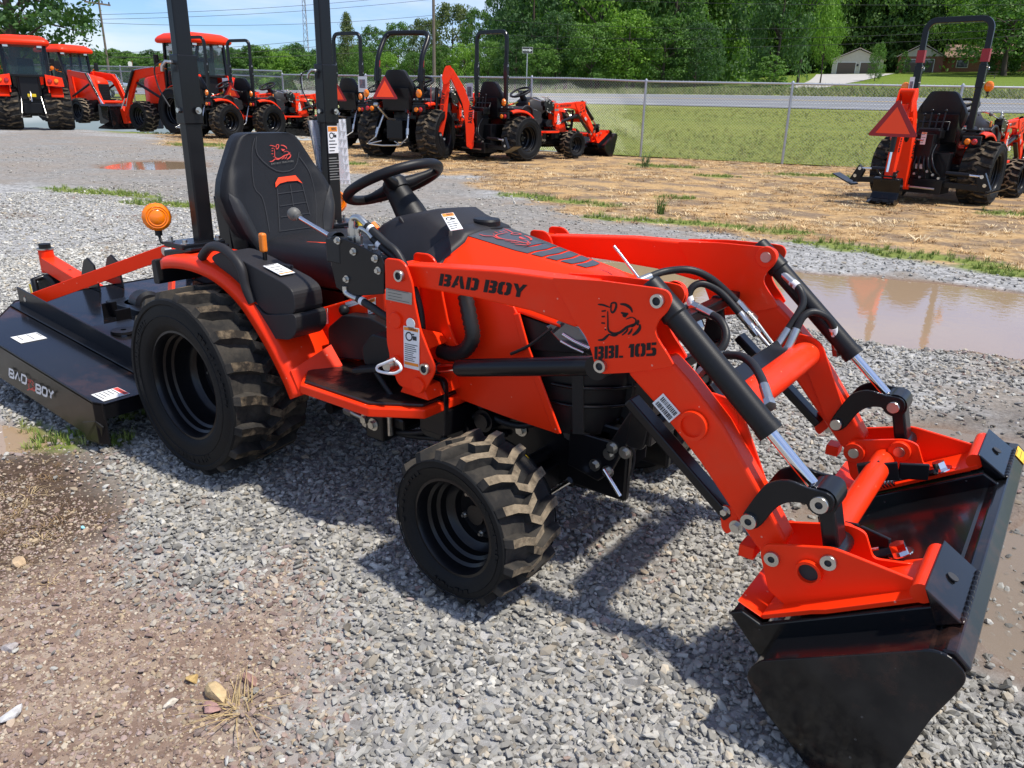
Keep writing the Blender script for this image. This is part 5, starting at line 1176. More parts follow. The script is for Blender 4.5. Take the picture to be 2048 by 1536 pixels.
    for s in (-1, 1):
        mb = MB(); mb.tube([V(.85,s*.60,2.2),V(.95,s*.85,2.25)], .015, 6); mb.bx(.93,.98,s*.85-.09,s*.85+.09,2.1,2.42); obj('mirror', mb, MT['plasticd'], c, bev=.015)
        mb = MB(); mb.lathe([(0,.03),(.06,.025),(.07,0),(.06,-.025),(0,-.03)], V(.80,s*.82,2.1), (1,0,0), 14); mb.tube([V(.80,s*.62,2.0),V(.80,s*.8,2.02)], .012, 6); obj('flasher_lamp', mb, MT['amber'], c)
        mb = MB(); mb.box((-.52,s*.5,2.73), (.06,.16,.08)); mb.box((.84,s*.5,2.73), (.06,.16,.08)); obj('work_light', mb, MT['silver'], c, bev=.01)
    mb = MB()
    mb.tube([V(-.4,0,1.3),V(-.55,.0,1.25),V(-.62,0,.95)], .03, 8); mb.tube([V(-.4,.1,1.2),V(-.7,.05,1.0)], .02, 8)
    for s in (-1, 1): mb.tube([V(-.4,s*.3,1.1),V(-.75,s*.36,.55)], .028, 8); mb.tube([V(-.75,s*.36,.55),V(-1.05,s*.38,.45)], .03, 8); mb.tube([V(-1.0,s*.38,.45),V(-.55,s*.12,.5)], .014, 6)
    obj('three_point_hitch', mb, MT['zinc'], t)
    mb = MB(); mb.bx(-.56,-.40,-.16,.10,1.10,1.20); obj('drawbar_cap', mb, MT['yellow'], t, bev=.01)
    if loader:
        for s in (-1, 1):
            mb = MB(); mb.xz(roundpoly([(1.05,.8),(1.35,.8),(1.38,1.2),(1.25,2.05),(1.08,2.05),(1.05,1.2)], .03), s*.46, s*.56); obj('loader_tower', mb, MT['paint'], t, bev=.01)
            mb = MB(); mb.xz(roundpoly([(1.10,1.88),(1.14,2.08),(2.5,1.95),(2.78,1.72),(3.42,.50),(3.30,.42),(2.62,1.45),(2.42,1.68)], .05), s*.50, s*.60); obj('loader_arm', mb, MT['paint'], t, bev=.01)
            mb = MB(); mb.cyl((1.2,s*.55,1.05),(2.5,s*.55,1.55),.045,12); mb.cyl((2.5,s*.65,1.95),(3.12,s*.65,1.08),.045,12); obj('loader_cylinder', mb, MT['black'], t)
            mb = MB(); mb.cyl((3.1,s*.65,1.10),(3.42,s*.65,.72),.025,10); mb.cyl((1.5,s*.61,2.06),(2.6,s*.61,1.95),.016,8); mb.cyl((2.6,s*.61,1.95),(3.2,s*.61,.80),.016,8); obj('cylinder_rod', mb, MT['chrome'], t)
            mb = MB(); mb.xz(roundpoly([(3.25,.25),(3.45,.22),(3.56,.70),(3.44,.80),(3.30,.60)], .03), s*.42, s*.62); obj('attach_plate', mb, MT['paint'], t, bev=.008)
        mb = MB(); mb.cyl((3.05,-.55,.86),(3.05,.55,.86),.06,14); obj('cross_tube', mb, MT['paint'], t)
        mb = MB(); mb.xz([(3.50,.06),(3.56,.78),(3.62,.80),(3.70,.62),(3.72,.28),(4.35,.08),(4.35,.04),(3.55,.04)], -1.0, -.98); mb.xz([(3.50,.06),(3.56,.78),(3.62,.80),(3.70,.62),(3.72,.28),(4.35,.08),(4.35,.04),(3.55,.04)], .98, 1.0)
        mb.bx(3.52,4.40,-.98,.98,.03,.05); mb.prism([V(3.50,-.98,.05),V(3.56,-.98,.78),V(3.58,-.98,.78),V(3.53,-.98,.05)], (0,1.96,0)); mb.prism([V(3.53,-.98,.76),V(3.72,-.98,.70),V(3.72,-.98,.72),V(3.54,-.98,.80)], (0,1.96,0)); obj('bucket', mb, MT['gloss'], t, bev=.006)
    return t
rr2 = [(p[0], p[1]) for p in [(x, y) for x, y in roundpoly([(-.75,-.78),(1.08,-.72),(1.08,.72),(-.75,.78)], .2, 4)]]
x, y = gnd(74, 259); t1 = cab_tractor(x, y, 157, 'cab tractor at the far left seen from behind, red and amber lamps on orange fenders', .96, loader=False)
x, y = gnd(146, 243); t2 = cab_tractor(x, y, 6, 'cab tractor with its loader and black bucket pointing right, second from the left', 1.02)
x, y = gnd(412, 268); t3 = cab_tractor(x, y, 186, 'cab tractor behind the first black post with its loader pointing left', 1.02)
# ================================================================ ground
def G2(pts): return np.array([gnd(*p) for p in pts])
def sdist(poly, x, y):
    """signed distance to polygon (negative inside), vectorised"""
    d = np.full(x.shape, 1e9); ins = np.zeros(x.shape, bool); n = len(poly)
    for i in range(n):
        ax_, ay = poly[i]; bx_, by = poly[(i+1) % n]; ex, ey = bx_-ax_, by-ay
        t = np.clip(((x-ax_)*ex+(y-ay)*ey)/(ex*ex+ey*ey+1e-12), 0, 1)
        d = np.minimum(d, np.hypot(x-ax_-t*ex, y-ay-t*ey))
        c = ((ay > y) != (by > y)) & (x < (bx_-ax_)*(y-ay)/(by-ay+1e-12)+ax_); ins ^= c
    return np.where(ins, -d, d)
_perm = rng.permutation(512)
def vnoise(x, y, f, seed=0):
    x = x*f+seed*17.3; y = y*f+seed*9.1; xi = np.floor(x).astype(int); yi = np.floor(y).astype(int); u = x-xi; v = y-yi
    u = u*u*(3-2*u); v = v*v*(3-2*v)
    def h(a, b): return _perm[(_perm[a & 511]+b) & 511]/511.0
    return (h(xi, yi)*(1-u)+h(xi+1, yi)*u)*(1-v)+(h(xi, yi+1)*(1-u)+h(xi+1, yi+1)*u)*v
def fbm(x, y, f, seed=0, o=4):
    s = 0; a = .5; t = 0
    for i in range(o): s = s+a*vnoise(x, y, f*2**i, seed+i); t += a; a *= .55
    return s/t-.5
def sm(a, b, v): t = np.clip((v-a)/(b-a), 0, 1); return t*t*(3-2*t)
FN = np.array([-.272, .962]); FU = np.array([.962, .272])       # normal and direction of the fence line
NF = 18.62
PUD = G2([(1135,512),(1300,512),(1560,534),(1750,545),(1900,560),(2060,583),(2300,640),(2300,800),(2048,728),(1940,704),(1800,690),(1640,662),(1560,648),(1440,622),(1300,575)])
PUD2 = G2([(1960,1040),(2100,1010),(2400,1200),(2300,1420),(2060,1385),(1960,1330),(1900,1220),(1930,1120)])
PUD3 = G2([(-120,820),(20,838),(85,858),(115,880),(60,905),(-120,930)])
PUD4 = G2([(170,333),(240,322),(330,319),(420,323),(420,333),(330,338),(230,338)])
PUD5 = G2([(1540,1010),(1640,1000),(1720,1040),(1700,1075),(1600,1075)])
PUD6 = G2([(1720,850),(1850,840),(2048,880),(2048,905),(1900,880),(1760,880)])
STRAW = G2([(330,292),(480,296),(700,343),(950,352),(1005,386),(1240,436),(1420,468),(1600,485),(1760,500),(2048,540),(2600,640),(2600,300),(1800,262),(1200,290),(700,262),(330,262)])
DIRT = G2([(-400,1010),(0,960),(150,985),(240,1030),(330,1100),(420,1185),(560,1135),(640,1230),(640,1330),(590,1420),(660,1560),(500,1800),(-400,1800)])
SOIL = G2([(-300,905),(0,890),(120,900),(235,985),(225,1060),(140,1100),(0,1150),(-300,1200)])
WETG = G2([(1560,1000),(1720,830),(1900,800),(2300,830),(2300,1420),(2000,1440),(1900,1330),(1880,1150),(1700,1060)])
ASPH = G2([(-300,372),(0,358),(200,384),(330,410),(430,428),(950,470),(1100,480),(1400,500),(1560,505),(1240,440),(1000,390),(950,356),(700,346),(480,300),(330,285),(100,262),(-300,280)])
GRP = [(700,328,.5,.35),(1060,392,.5,.3),(1130,402,.6,.25),(1210,410,.5,.25),(1440,352,.5,.3),(1350,395,.45,.25),(1320,332,.9,.5),(1640,352,1.2,.35),(1260,440,.7,.2),(1420,450,.8,.25),(1560,463,.6,.2),(1650,488,.5,.16),(1720,496,.5,.2),(1800,508,.6,.18),(1890,520,.7,.2),(1990,538,.6,.22),(2030,430,.5,.3),(2040,548,.5,.2),(150,381,.6,.25),(200,385,.8,.25),(255,390,.6,.22),(330,407,.8,.2),(300,408,.5,.15),(400,290,1.2,.6),(500,300,.9,.4),(280,265,1.5,.7),(60,860,.16,.12),(120,880,.18,.12),(230,880,.1,.08),(240,830,.14,.1)]
GRP = [(*gnd(a, b), ra, rb_) for a, b, ra, rb_ in GRP]
def zones(x, y):
    n1 = fbm(x, y, 1.1, 1); n2 = fbm(x, y, 3.5, 5); n3 = fbm(x, y, .45, 9)
    z = {}
    z['straw'] = sm(.35, -.35, sdist(STRAW, x, y)+n1*1.6+n2*.5)
    d = sdist(DIRT, x, y)+n2*.34+n1*.28; z['dirt'] = sm(.16, -.18, d)
    z['soil'] = sm(.14, -.14, sdist(SOIL, x, y)+n2*.3)
    z['asph'] = sm(.4, -.4, sdist(ASPH, x, y)+n1*1.2)
    z['wet'] = sm(.2, -.2, sdist(WETG, x, y)+n1*.7)
    pd = np.minimum(sdist(PUD, x, y)+n1*.30+n2*.12, sdist(PUD4, x, y)*.6+n2*.1)
    sh = np.minimum(np.minimum(sdist(PUD2, x, y)+n2*.18, sdist(PUD3, x, y)+n2*.05), np.minimum(sdist(PUD5, x, y)+n2*.1, sdist(PUD6, x, y)+n2*.2))
    z['pud'] = pd; z['shal'] = sh
    g = np.full(x.shape, -9.); ang = math.atan2(FU[1], FU[0]); ca, sa = math.cos(ang), math.sin(ang)
    for gx, gy, ra, rb_ in GRP:
        u = (x-gx)*ca+(y-gy)*sa; v = -(x-gx)*sa+(y-gy)*ca; g = np.maximum(g, 1-np.sqrt((u/ra)**2+(v/rb_)**2)+n2*.9+n1*.5)
    z['grass'] = sm(-.05, .45, g); z['fines'] = sm(.02, .22, fbm(x, y, 1.25, 71)+.5*fbm(x, y, 5, 73))
    return z
def lotz(x, y, z=None):
    if z is None: z = zones(x, y)
    dep = .045*sm(.12, -.25, z['pud'])+.018*sm(.06, -.12, z['shal'])
    amp = np.clip(np.hypot(x-1, y)/3, 0, 1)
    return -dep+.012*fbm(x, y, 2.2, 3)*(.4+.6*amp)+.05*z['straw']*fbm(x, y, .7, 21)-.004
def axis(lo, hi, c0, c1, d0, grow):
    a = list(np.arange(c0, c1+1e-6, d0)); s = d0
    while a[-1] < hi: s *= grow; a.append(a[-1]+s)
    s = d0
    while a[0] > lo: s *= grow; a.insert(0, a[0]-s)
    return np.array(a)
gx = axis(-70, 60, -4, 4, .05, 1.045); gy = axis(-14, 30, -1.8, 6, .05, 1.045)
X_, Y_ = np.meshgrid(gx, gy); ZN = zones(X_, Y_); Z_ = lotz(X_, Y_, ZN)
nn = X_*FN[0]+Y_*FN[1]
def far_height(n, u):
    """verge, road bank and rising lawn beyond the fence; n is measured from the fence"""
    tilt = 1+.10*np.clip((u+10)/40, -1.2, 1.5)
    z = np.interp(n, [-5, 0, 6, 20, 22, 33, 36, 45, 60, 92, 140, 260, 500], [0, .0, .22, 1.18, 1.30, 1.98, 2.02, 2.5, 3.6, 6.6, 12, 30, 60])
    return z*np.where(n > 0, tilt, 1)
keep = nn < NF+.6
Z_ = np.where(nn > NF, Z_*0+.0, Z_)
def attrmesh(name, X, Y, Z, keepv, attrs, m, smooth=True):
    ny, nx = X.shape; vs = np.stack([X.ravel(), Y.ravel(), Z.ravel()], 1)
    idx = np.arange(ny*nx).reshape(ny, nx); q = np.stack([idx[:-1,:-1], idx[:-1,1:], idx[1:,1:], idx[1:,:-1]], -1).reshape(-1, 4)
    if keepv is not None: q = q[keepv.ravel()[q].all(1)]
    me = bpy.data.meshes.new(name); me.from_pydata(vs.tolist(), [], q.tolist()); me.polygons.foreach_set('use_smooth', [smooth]*len(q))
    for k, a in attrs.items():
        at = me.attributes.new(k, 'FLOAT', 'POINT'); at.data.foreach_set('value', a.ravel().astype(np.float32))
    me.materials.append(m); o = bpy.data.objects.new(name, me); COL.objects.link(o); return o
# ground material
m, nt, p = M('lot_ground')
def A(k): a = nt.nodes.new('ShaderNodeAttribute'); a.attribute_name = k; return a.outputs['Fac']
tc = nt.nodes.new('ShaderNodeTexCoord'); oc = tc.outputs['Object']
vo = nt.nodes.new('ShaderNodeTexVoronoi'); vo.inputs['Scale'].default_value = 42; nt.links.new(oc, vo.inputs['Vector'])
vo2 = nt.nodes.new('ShaderNodeTexVoronoi'); vo2.inputs['Scale'].default_value = 18; nt.links.new(oc, vo2.inputs['Vector'])
sep = nt.nodes.new('ShaderNodeSeparateColor'); nt.links.new(vo.outputs['Color'], sep.inputs[0])
sep2 = nt.nodes.new('ShaderNodeSeparateColor'); nt.links.new(vo2.outputs['Color'], sep2.inputs[0])
n_big = noise(nt, .8, 6, .6, vec=oc); n_mid = noise(nt, 5, 6, .6, vec=oc); n_fine = noise(nt, 70, 4, .6, vec=oc); n_str = noise(nt, 22, 6, .7, vec=oc)
grav = ramp(nt, sep.outputs[0], [(0,(.10,.10,.10)),(.3,(.24,.24,.235)),(.65,(.38,.38,.37)),(1,(.58,.57,.55))])
grav2 = ramp(nt, sep2.outputs[1], [(0,(.13,.13,.13)),(.5,(.33,.33,.32)),(1,(.55,.54,.52))])
grav = mixc(nt, .45, grav, grav2); grav = mixc(nt, math_(nt, 'MULTIPLY', n_mid, .35), grav, (.22,.20,.18))
asph = ramp(nt, n_fine, [(.3,(.12,.116,.108)),(.5,(.235,.225,.208)),(.7,(.36,.345,.32))]); asph = mixc(nt, .4, asph, ramp(nt, sep2.outputs[0], [(0,(.11,.105,.10)),(.5,(.24,.23,.21)),(1,(.42,.40,.37))])); asph = mixc(nt, ramp(nt, n_big, [(.4,(0,0,0)),(.62,(.5,.5,.5))]), asph, (.27,.215,.165))
straw = ramp(nt, n_str, [(.25,(.17,.10,.045)),(.45,(.40,.25,.11)),(.62,(.56,.37,.17)),(.85,(.68,.50,.28))]); straw = mixc(nt, ramp(nt, noise(nt, 1.6, 5, .6, vec=oc), [(.44,(0,0,0)),(.58,(1,1,1))]), straw, ramp(nt, n_str, [(.3,(.12,.08,.05)),(.7,(.32,.23,.145))]))
dirt = ramp(nt, sep.outputs[1], [(0,(.14,.09,.065)),(.35,(.24,.16,.12)),(.6,(.33,.24,.18)),(.8,(.40,.31,.22)),(1,(.5,.43,.35))]); dirt = mixc(nt, .5, dirt, ramp(nt, n_mid, [(.3,(.17,.115,.085)),(.7,(.32,.235,.18))]))
soil = ramp(nt, n_str, [(.3,(.035,.022,.014)),(.55,(.085,.055,.036)),(.8,(.19,.13,.085))])
grs = ramp(nt, n_str, [(.25,(.06,.085,.016)),(.5,(.17,.21,.04)),(.8,(.34,.36,.11))])
grav = mixc(nt, math_(nt, 'MULTIPLY', A('fines'), .75), grav, ramp(nt, n_fine, [(.3,(.13,.105,.08)),(.7,(.32,.27,.215))])); col = mixc(nt, A('asph'), grav, asph); col = mixc(nt, A('dirt'), col, dirt); col = mixc(nt, A('soil'), col, soil); col = mixc(nt, A('straw'), col, straw); col = mixc(nt, A('grass'), col, grs)
wetf = math_(nt, 'MULTIPLY', A('wet'), ramp(nt, n_mid, [(.3,(.4,.4,.4)),(.6,(1,1,1))])); mudc = ramp(nt, n_fine, [(.3,(.09,.072,.055)),(.7,(.24,.205,.165))])
col = mixc(nt, wetf, col, mudc); col = mixc(nt, A('bed'), col, (.20,.12,.07))
nt.links.new(col, p.inputs['Base Color'])
rgh = math_(nt, 'MULTIPLY_ADD', wetf, -.5); nt.nodes[-1].inputs[2].default_value = .92; nt.links.new(rgh, p.inputs['Roughness']); p.inputs['Specular IOR Level'].default_value = .25
hh = math_(nt, 'ADD', math_(nt, 'MULTIPLY', noise(nt, 160, 4, .7, vec=oc), .9), math_(nt, 'MULTIPLY', n_fine, .8)); bump(nt, p, hh, .55, .010)
att = {k: ZN[k] for k in ('straw','dirt','soil','asph','wet','grass','fines')}
att['bed'] = np.maximum(sm(.05, -.1, ZN['pud']), sm(.05, -.1, ZN['shal'])*.8)
go = attrmesh('ground', X_, Y_, Z_, keep, att, m); go['kind'] = 'structure'
# puddles: still muddy water lying in the hollows
wm, nt, p = M('muddy_water')
p.inputs['Base Color'].default_value = (.36,.255,.16,1); p.inputs['Roughness'].default_value = .02; p.inputs['IOR'].default_value = 1.55; p.inputs['Specular IOR Level'].default_value = .6
tcw = nt.nodes.new('ShaderNodeTexCoord'); mp = nt.nodes.new('ShaderNodeMapping'); mp.inputs['Scale'].default_value = (1,1,1); nt.links.new(tcw.outputs['Object'], mp.inputs[0])
bump(nt, p, noise(nt, 16, 3, .5, vec=mp.outputs[0]), .10, .006)
wc, nt, p = M('shallow_water')
p.inputs['Base Color'].default_value = (.30,.24,.18,1); p.inputs['Roughness'].default_value = .03; p.inputs['IOR'].default_value = 1.33; p.inputs['Alpha'].default_value = .6
bump(nt, p, noise(nt, 20, 3, .5), .06, .004)
def pool(poly, zl, m, grow=.35):
    c = poly.mean(0); mb = MB(); pts = [(c+(q-c)*(1+grow/np.linalg.norm(q-c))) for q in poly]
    mb.add([V(a, b, zl) for a, b in pts], [tuple(range(len(pts)))]); o = obj('puddle', mb, m); o['kind'] = 'structure'; return o
pool(PUD, -.026, wm, .5); pool(PUD4, -.026, wm, .5); pool(PUD2, -.016, wc, .25); pool(PUD3, -.013, wm, .12); pool(PUD5, -.015, wc, .2); pool(PUD6, -.015, wc, .3)
# ---------------------------------------------------------------- instancing helper for what nobody could count
def scatter(name, pts, rot, scl, idx, colr, meshes, mats, kind='stuff', label=None):
    col_ = bpy.data.collections.new(name+'_pieces')
    for i, me in enumerate(meshes):
        o = bpy.data.objects.new('%s_piece' % name, me); col_.objects.link(o)
    me = bpy.data.meshes.new(name); me.from_pydata(np.asarray(pts).tolist(), [], [])
    for k, ty, a in (('rot','FLOAT_VECTOR',rot), ('scl','FLOAT_VECTOR',scl), ('idx','INT',idx), ('tint','FLOAT_COLOR',colr)):
        at = me.attributes.new(k, ty, 'POINT'); a = np.asarray(a)
        at.data.foreach_set({'FLOAT_VECTOR':'vector','INT':'value','FLOAT_COLOR':'color'}[ty], a.ravel().astype(np.int32 if ty == 'INT' else np.float32))
    o = bpy.data.objects.new(name, me); COL.objects.link(o); o['kind'] = kind
    if label: o['label'] = label
    ng = bpy.data.node_groups.new(name+'_nodes', 'GeometryNodeTree'); ng.interface.new_socket('Geometry', in_out='INPUT', socket_type='NodeSocketGeometry'); ng.interface.new_socket('Geometry', in_out='OUTPUT', socket_type='NodeSocketGeometry')
    gi = ng.nodes.new('NodeGroupInput'); gu = ng.nodes.new('NodeGroupOutput'); ip = ng.nodes.new('GeometryNodeInstanceOnPoints'); ci = ng.nodes.new('GeometryNodeCollectionInfo')
    ci.inputs['Collection'].default_value = col_; ci.inputs['Separate Children'].default_value = True; ci.inputs['Reset Children'].default_value = True; ip.inputs['Pick Instance'].default_value = True
    def na(n_, t): x = ng.nodes.new('GeometryNodeInputNamedAttribute'); x.data_type = t; x.inputs['Name'].default_value = n_; return [s for s in x.outputs if s.enabled][0]
    ng.links.new(gi.outputs[0], ip.inputs['Points']); ng.links.new(ci.outputs[0], ip.inputs['Instance']); ng.links.new(na('idx','INT'), ip.inputs['Instance Index']); ng.links.new(na('rot','FLOAT_VECTOR'), ip.inputs['Rotation']); ng.links.new(na('scl','FLOAT_VECTOR'), ip.inputs['Scale']); ng.links.new(ip.outputs[0], gu.inputs[0])
    md = o.modifiers.new('scatter', 'NODES'); md.node_group = ng
    return o
def tintmat(name, rough=.85, spec=.3, sub=0, var=.25, vs_=60, bmp=.3):
    m, nt, p = M(name); a = nt.nodes.new('ShaderNodeAttribute'); a.attribute_type = 'INSTANCER'; a.attribute_name = 'tint'
    c = mixc(nt, math_(nt, 'MULTIPLY', noise(nt, vs_, 4), var*2), a.outputs['Color'], (.12,.11,.10)) if var else a.outputs['Color']
    nt.links.new(c, p.inputs['Base Color']); p.inputs['Roughness'].default_value = rough; p.inputs['Specular IOR Level'].default_value = spec
    if sub: p.inputs['Transmission Weight'].default_value = 0
    if bmp: bump(nt, p, noise(nt, vs_*3, 3), bmp, .002)
    return m
STM = tintmat('gravel_stone', .82, .35, var=.22, vs_=1.2, bmp=.0)
def stone_mesh(seed, sub=1):
    r_ = random.Random(seed); bm = bmesh.new(); bmesh.ops.create_icosphere(bm, subdivisions=sub, radius=1)
    pls = [(Vector((r_.gauss(0,1), r_.gauss(0,1), r_.gauss(0,1))).normalized(), r_.uniform(.5,.85)) for _ in range(9)]
    for v in bm.verts:
        for n_, d in pls:
            k = v.co.dot(n_)
            if k > d: v.co -= n_*(k-d)
        v.co.x *= 1.12; v.co.z *= .72
    me = bpy.data.meshes.new('gravel_piece'); bm.to_mesh(me); bm.free(); me.materials.append(STM); return me
def inview(x, y, z=0, mx=.12):
    px_ = np.stack([x-CAM.x, y-CAM.y, np.full_like(x, z)-CAM.z], -1); c = px_ @ AX.T
    u = c[:,0]/np.maximum(c[:,2], .01)*FPX/1024; v = c[:,1]/np.maximum(c[:,2], .01)*FPX/768
    return (c[:,2] > .2) & (np.abs(u) < 1+mx*2) & (np.abs(v) < 1+mx*2), c[:,2]
def candidates(x0, x1, y0, y1, dens):
    n_ = int((x1-x0)*(y1-y0)*dens); return rng.uniform(x0, x1, n_), rng.uniform(y0, y1, n_)
xs, ys = [], []
for (x0, x1, y0, y1, dn) in ((-1.5,4,-1.75,1.6,11500),(-4,4.5,1.6,4.4,4000),(-4.5,-1.5,-1.2,1.6,4300),(-9,-4,-1,4.4,1100),(-4.5,5.5,4.4,8,500),(-18,-5,3.5,10,150)):
    a, b = candidates(x0, x1, y0, y1, dn); k, dd = inview(a, b); xs.append(a[k]); ys.append(b[k])
x = np.concatenate(xs); y = np.concatenate(ys); z = zones(x, y)
dist = np.hypot(np.hypot(x-CAM.x, y-CAM.y), 1.25)
dz = np.maximum(z['dirt'], z['soil'])
dens = (1-.80*z['dirt'])*(1-.90*z['soil'])*(1-z['straw'])*(1-.55*z['asph'])*(1-.82*z['wet'])*sm(-.10, .03, z['pud'])*(.25+.75*sm(-.05, .06, z['shal']))*(1-.75*z['grass'])*(1-.5*z['fines'])*(.78+.5*fbm(x, y, 1.7, 31))
k = rng.random(len(x)) < dens; x = x[k]; y = y[k]; dist = dist[k]; z = {q: v[k] for q, v in z.items()}; dz = dz[k]
N_ = len(x); s_ = np.clip(.0064*np.exp(rng.normal(0, .42, N_)), 0, .0135)*(1+.045*np.clip(dist-2.5, 0, 8))*(1-.30*dz)
big = rng.random(N_) < .012; s_[big] *= 1.5
zz = lotz(x, y, z)+s_*.25+rng.uniform(-.004, .006, N_)
g = np.clip(rng.normal(.37, .11, N_), .13, .72); colr = np.stack([g*.98, g*.945, g*.84, np.ones(N_)], 1)
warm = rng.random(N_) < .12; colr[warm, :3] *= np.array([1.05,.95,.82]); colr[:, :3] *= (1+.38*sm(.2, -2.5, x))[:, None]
dd = rng.random(N_) < np.maximum(dz*.92, z['fines']*.22); pal = np.array([(.30,.22,.18),(.36,.26,.21),(.44,.35,.24),(.27,.18,.15),(.48,.42,.34),(.38,.30,.27)])
colr[dd, :3] = pal[rng.integers(0, 6, dd.sum())]*rng.uniform(.75, 1.2, (dd.sum(), 1))
wet_ = z['wet']*(rng.random(N_) < .8); colr[:, :3] *= (1-.5*wet_[:, None])
colr[:, :3] *= (1-.22*z['asph'][:, None])*np.array([1,.985,.96])**z['asph'][:, None]
scl = s_[:, None]*rng.uniform(.8, 1.25, (N_, 3))*np.stack([rng.uniform(.95, 1.5, N_), np.ones(N_), rng.uniform(.75, 1.05, N_)], 1); rot = np.stack([rng.normal(0, .35, N_), rng.normal(0, .35, N_), rng.uniform(0, 6.28, N_)], 1)
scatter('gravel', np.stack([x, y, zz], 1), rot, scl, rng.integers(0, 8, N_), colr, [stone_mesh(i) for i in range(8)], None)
# small grit in the reddish dirt
a, b = candidates(-1.6, 2.4, -1.75, .2, 24000); k, _ = inview(a, b); a = a[k]; b = b[k]; z = zones(a, b); k = rng.random(len(a)) < .75*np.maximum(z['dirt'], z['soil']*.25); a = a[k]; b = b[k]; z = {q: v[k] for q, v in z.items()}
n_ = len(a); s_ = .0030*np.exp(rng.normal(0, .42, n_)); pal = np.array([(.28,.19,.145),(.35,.25,.19),(.46,.35,.22),(.23,.155,.12),(.52,.44,.33),(.37,.27,.23),(.48,.37,.27)])
colr = np.concatenate([pal[rng.integers(0, 7, n_)]*rng.uniform(.7, 1.25, (n_, 1)), np.ones((n_, 1))], 1)
scatter('grit', np.stack([a, b, lotz(a, b, z)+s_*.2], 1), rng.uniform(-.5, .5, (n_, 3))*np.array([1,1,6.28]), s_[:, None]*rng.uniform(.8, 1.3, (n_, 3)), rng.integers(0, 8, n_), colr, [stone_mesh(20+i) for i in range(8)], None)
# ---------------------------------------------------------------- blades
GRM = tintmat('grass_blade', .7, .3, var=0, bmp=0)
def clump_mesh(seed, n, h, spread, lean, wd, flat=0):
    r_ = random.Random(seed); mb = MB()
    for i in range(n):
        a = r_.uniform(0, 6.28); r0 = r_.uniform(0, spread)*.6; p0 = V(r0*math.cos(a), r0*math.sin(a), 0); hh = h*r_.uniform(.5, 1.1); a2 = a+r_.gauss(0, .8); L = lean*r_.uniform(.3, 1.2)
        p1 = p0+V(math.cos(a2)*L*.35, math.sin(a2)*L*.35, hh*.62); p2 = p0+V(math.cos(a2)*L, math.sin(a2)*L, hh*(1-flat*.6)); sd_ = V(-math.sin(a2), math.cos(a2), 0)*wd*r_.uniform(.7, 1.3)
        mb.add([p0-sd_, p0+sd_, p1+sd_*.7, p1-sd_*.7, p2], [(0,1,2,3),(3,2,4)])
    me = bpy.data.meshes.new('grass_clump'); me.from_pydata(mb.v, [], mb.f); me.materials.append(GRM); return me
def blades(name, a, b, za, h, cols, meshes, hv=.3, label=None):
    n_ = len(a); s_ = h*np.exp(rng.normal(0, hv, n_)); c = np.array(cols)[rng.integers(0, len(cols), n_)]*rng.uniform(.75, 1.25, (n_, 1))
    return scatter(name, np.stack([a, b, za], 1), np.stack([np.zeros(n_), np.zeros(n_), rng.uniform(0, 6.28, n_)], 1), np.stack([s_]*3, 1), rng.integers(0, len(meshes), n_), np.concatenate([c, np.ones((n_, 1))], 1), meshes, None, label=label)
GRC = [clump_mesh(i, 14, 1, .5, .55, .035) for i in range(4)]; STC = [clump_mesh(10+i, 12, .28, .6, .95, .022, 1) for i in range(4)]
green = [(.17,.25,.045),(.23,.30,.06),(.12,.19,.035),(.30,.34,.10)]; tan = [(.56,.37,.17),(.64,.46,.24),(.44,.27,.12),(.70,.55,.33),(.28,.17,.08)]
a, b = candidates(-24, 4, 1, 18.6, 260); z = zones(a, b); k = (rng.random(len(a)) < z['grass']*.9) ; k &= inview(a, b)[0]; blades('grass_patch', a[k], b[k], lotz(a[k], b[k]), .042, green, GRC)
a, b = candidates(-1.5, 1.2, -1.4, .8, 500); z = zones(a, b); k = rng.random(len(a)) < z['grass']*.8; blades('weeds', a[k], b[k], lotz(a[k], b[k]), .035, green, GRC)
a, b = candidates(-26, 6, 5, 19.0, 95); z = zones(a, b); k = (rng.random(len(a)) < z['straw']*.95*(1-z['grass'])*np.clip(.45+2.6*fbm(a, b, .7, 41), .05, 1)); k &= inview(a, b)[0]; blades('straw', a[k], b[k], lotz(a[k], b[k]), .13, tan, STC)
a, b = candidates(-1.5, 1.8, -1.8, .6, 420); z = zones(a, b); k = rng.random(len(a)) < np.maximum(z['soil']*.8, z['dirt']*.10)*np.clip(.5+2*fbm(a, b, 2.3, 51), 0, 1); blades('dry_grass', a[k], b[k], lotz(a[k], b[k]), .040, [(.22,.14,.07),(.30,.20,.10),(.16,.10,.05),(.38,.28,.15)], STC)
# single tufts one can point at
def tuft(px, py, h, label, cat='grass tuft', cols=green, n=26, lean=.5, dry=False):
    x, y = gnd(px, py); mb = MB(); r_ = random.Random(px)
    for i in range(n):
        a = r_.uniform(0, 6.28); p0 = V(r_.gauss(0,.12)*h, r_.gauss(0,.12)*h, -.01); L = lean*h*r_.uniform(.2, 1.3); hh = h*r_.uniform(.45, 1.05)*(1 if not dry else r_.uniform(.15, .6)); sd_ = V(-math.sin(a), math.cos(a), 0)*h*.018
        p1 = p0+V(math.cos(a)*L*.4, math.sin(a)*L*.4, hh*.65); p2 = p0+V(math.cos(a)*L, math.sin(a)*L, hh); mb.add([p0-sd_, p0+sd_, p1+sd_*.8, p1-sd_*.8, p2], [(0,1,2,3),(3,2,4)])
    o = obj('grass_tuft', mb, mat('tuft_%d' % px, cols[0], .7, var=.4, vscale=9)); o.location = (x, y, float(lotz(np.array([x]), np.array([y]))[0])); tag(o, label, cat, 'grass tufts on the lot')
tuft(1320, 428, .24, 'tall green grass tuft standing in the straw before the fence', n=60, cols=[(.10,.17,.03)])
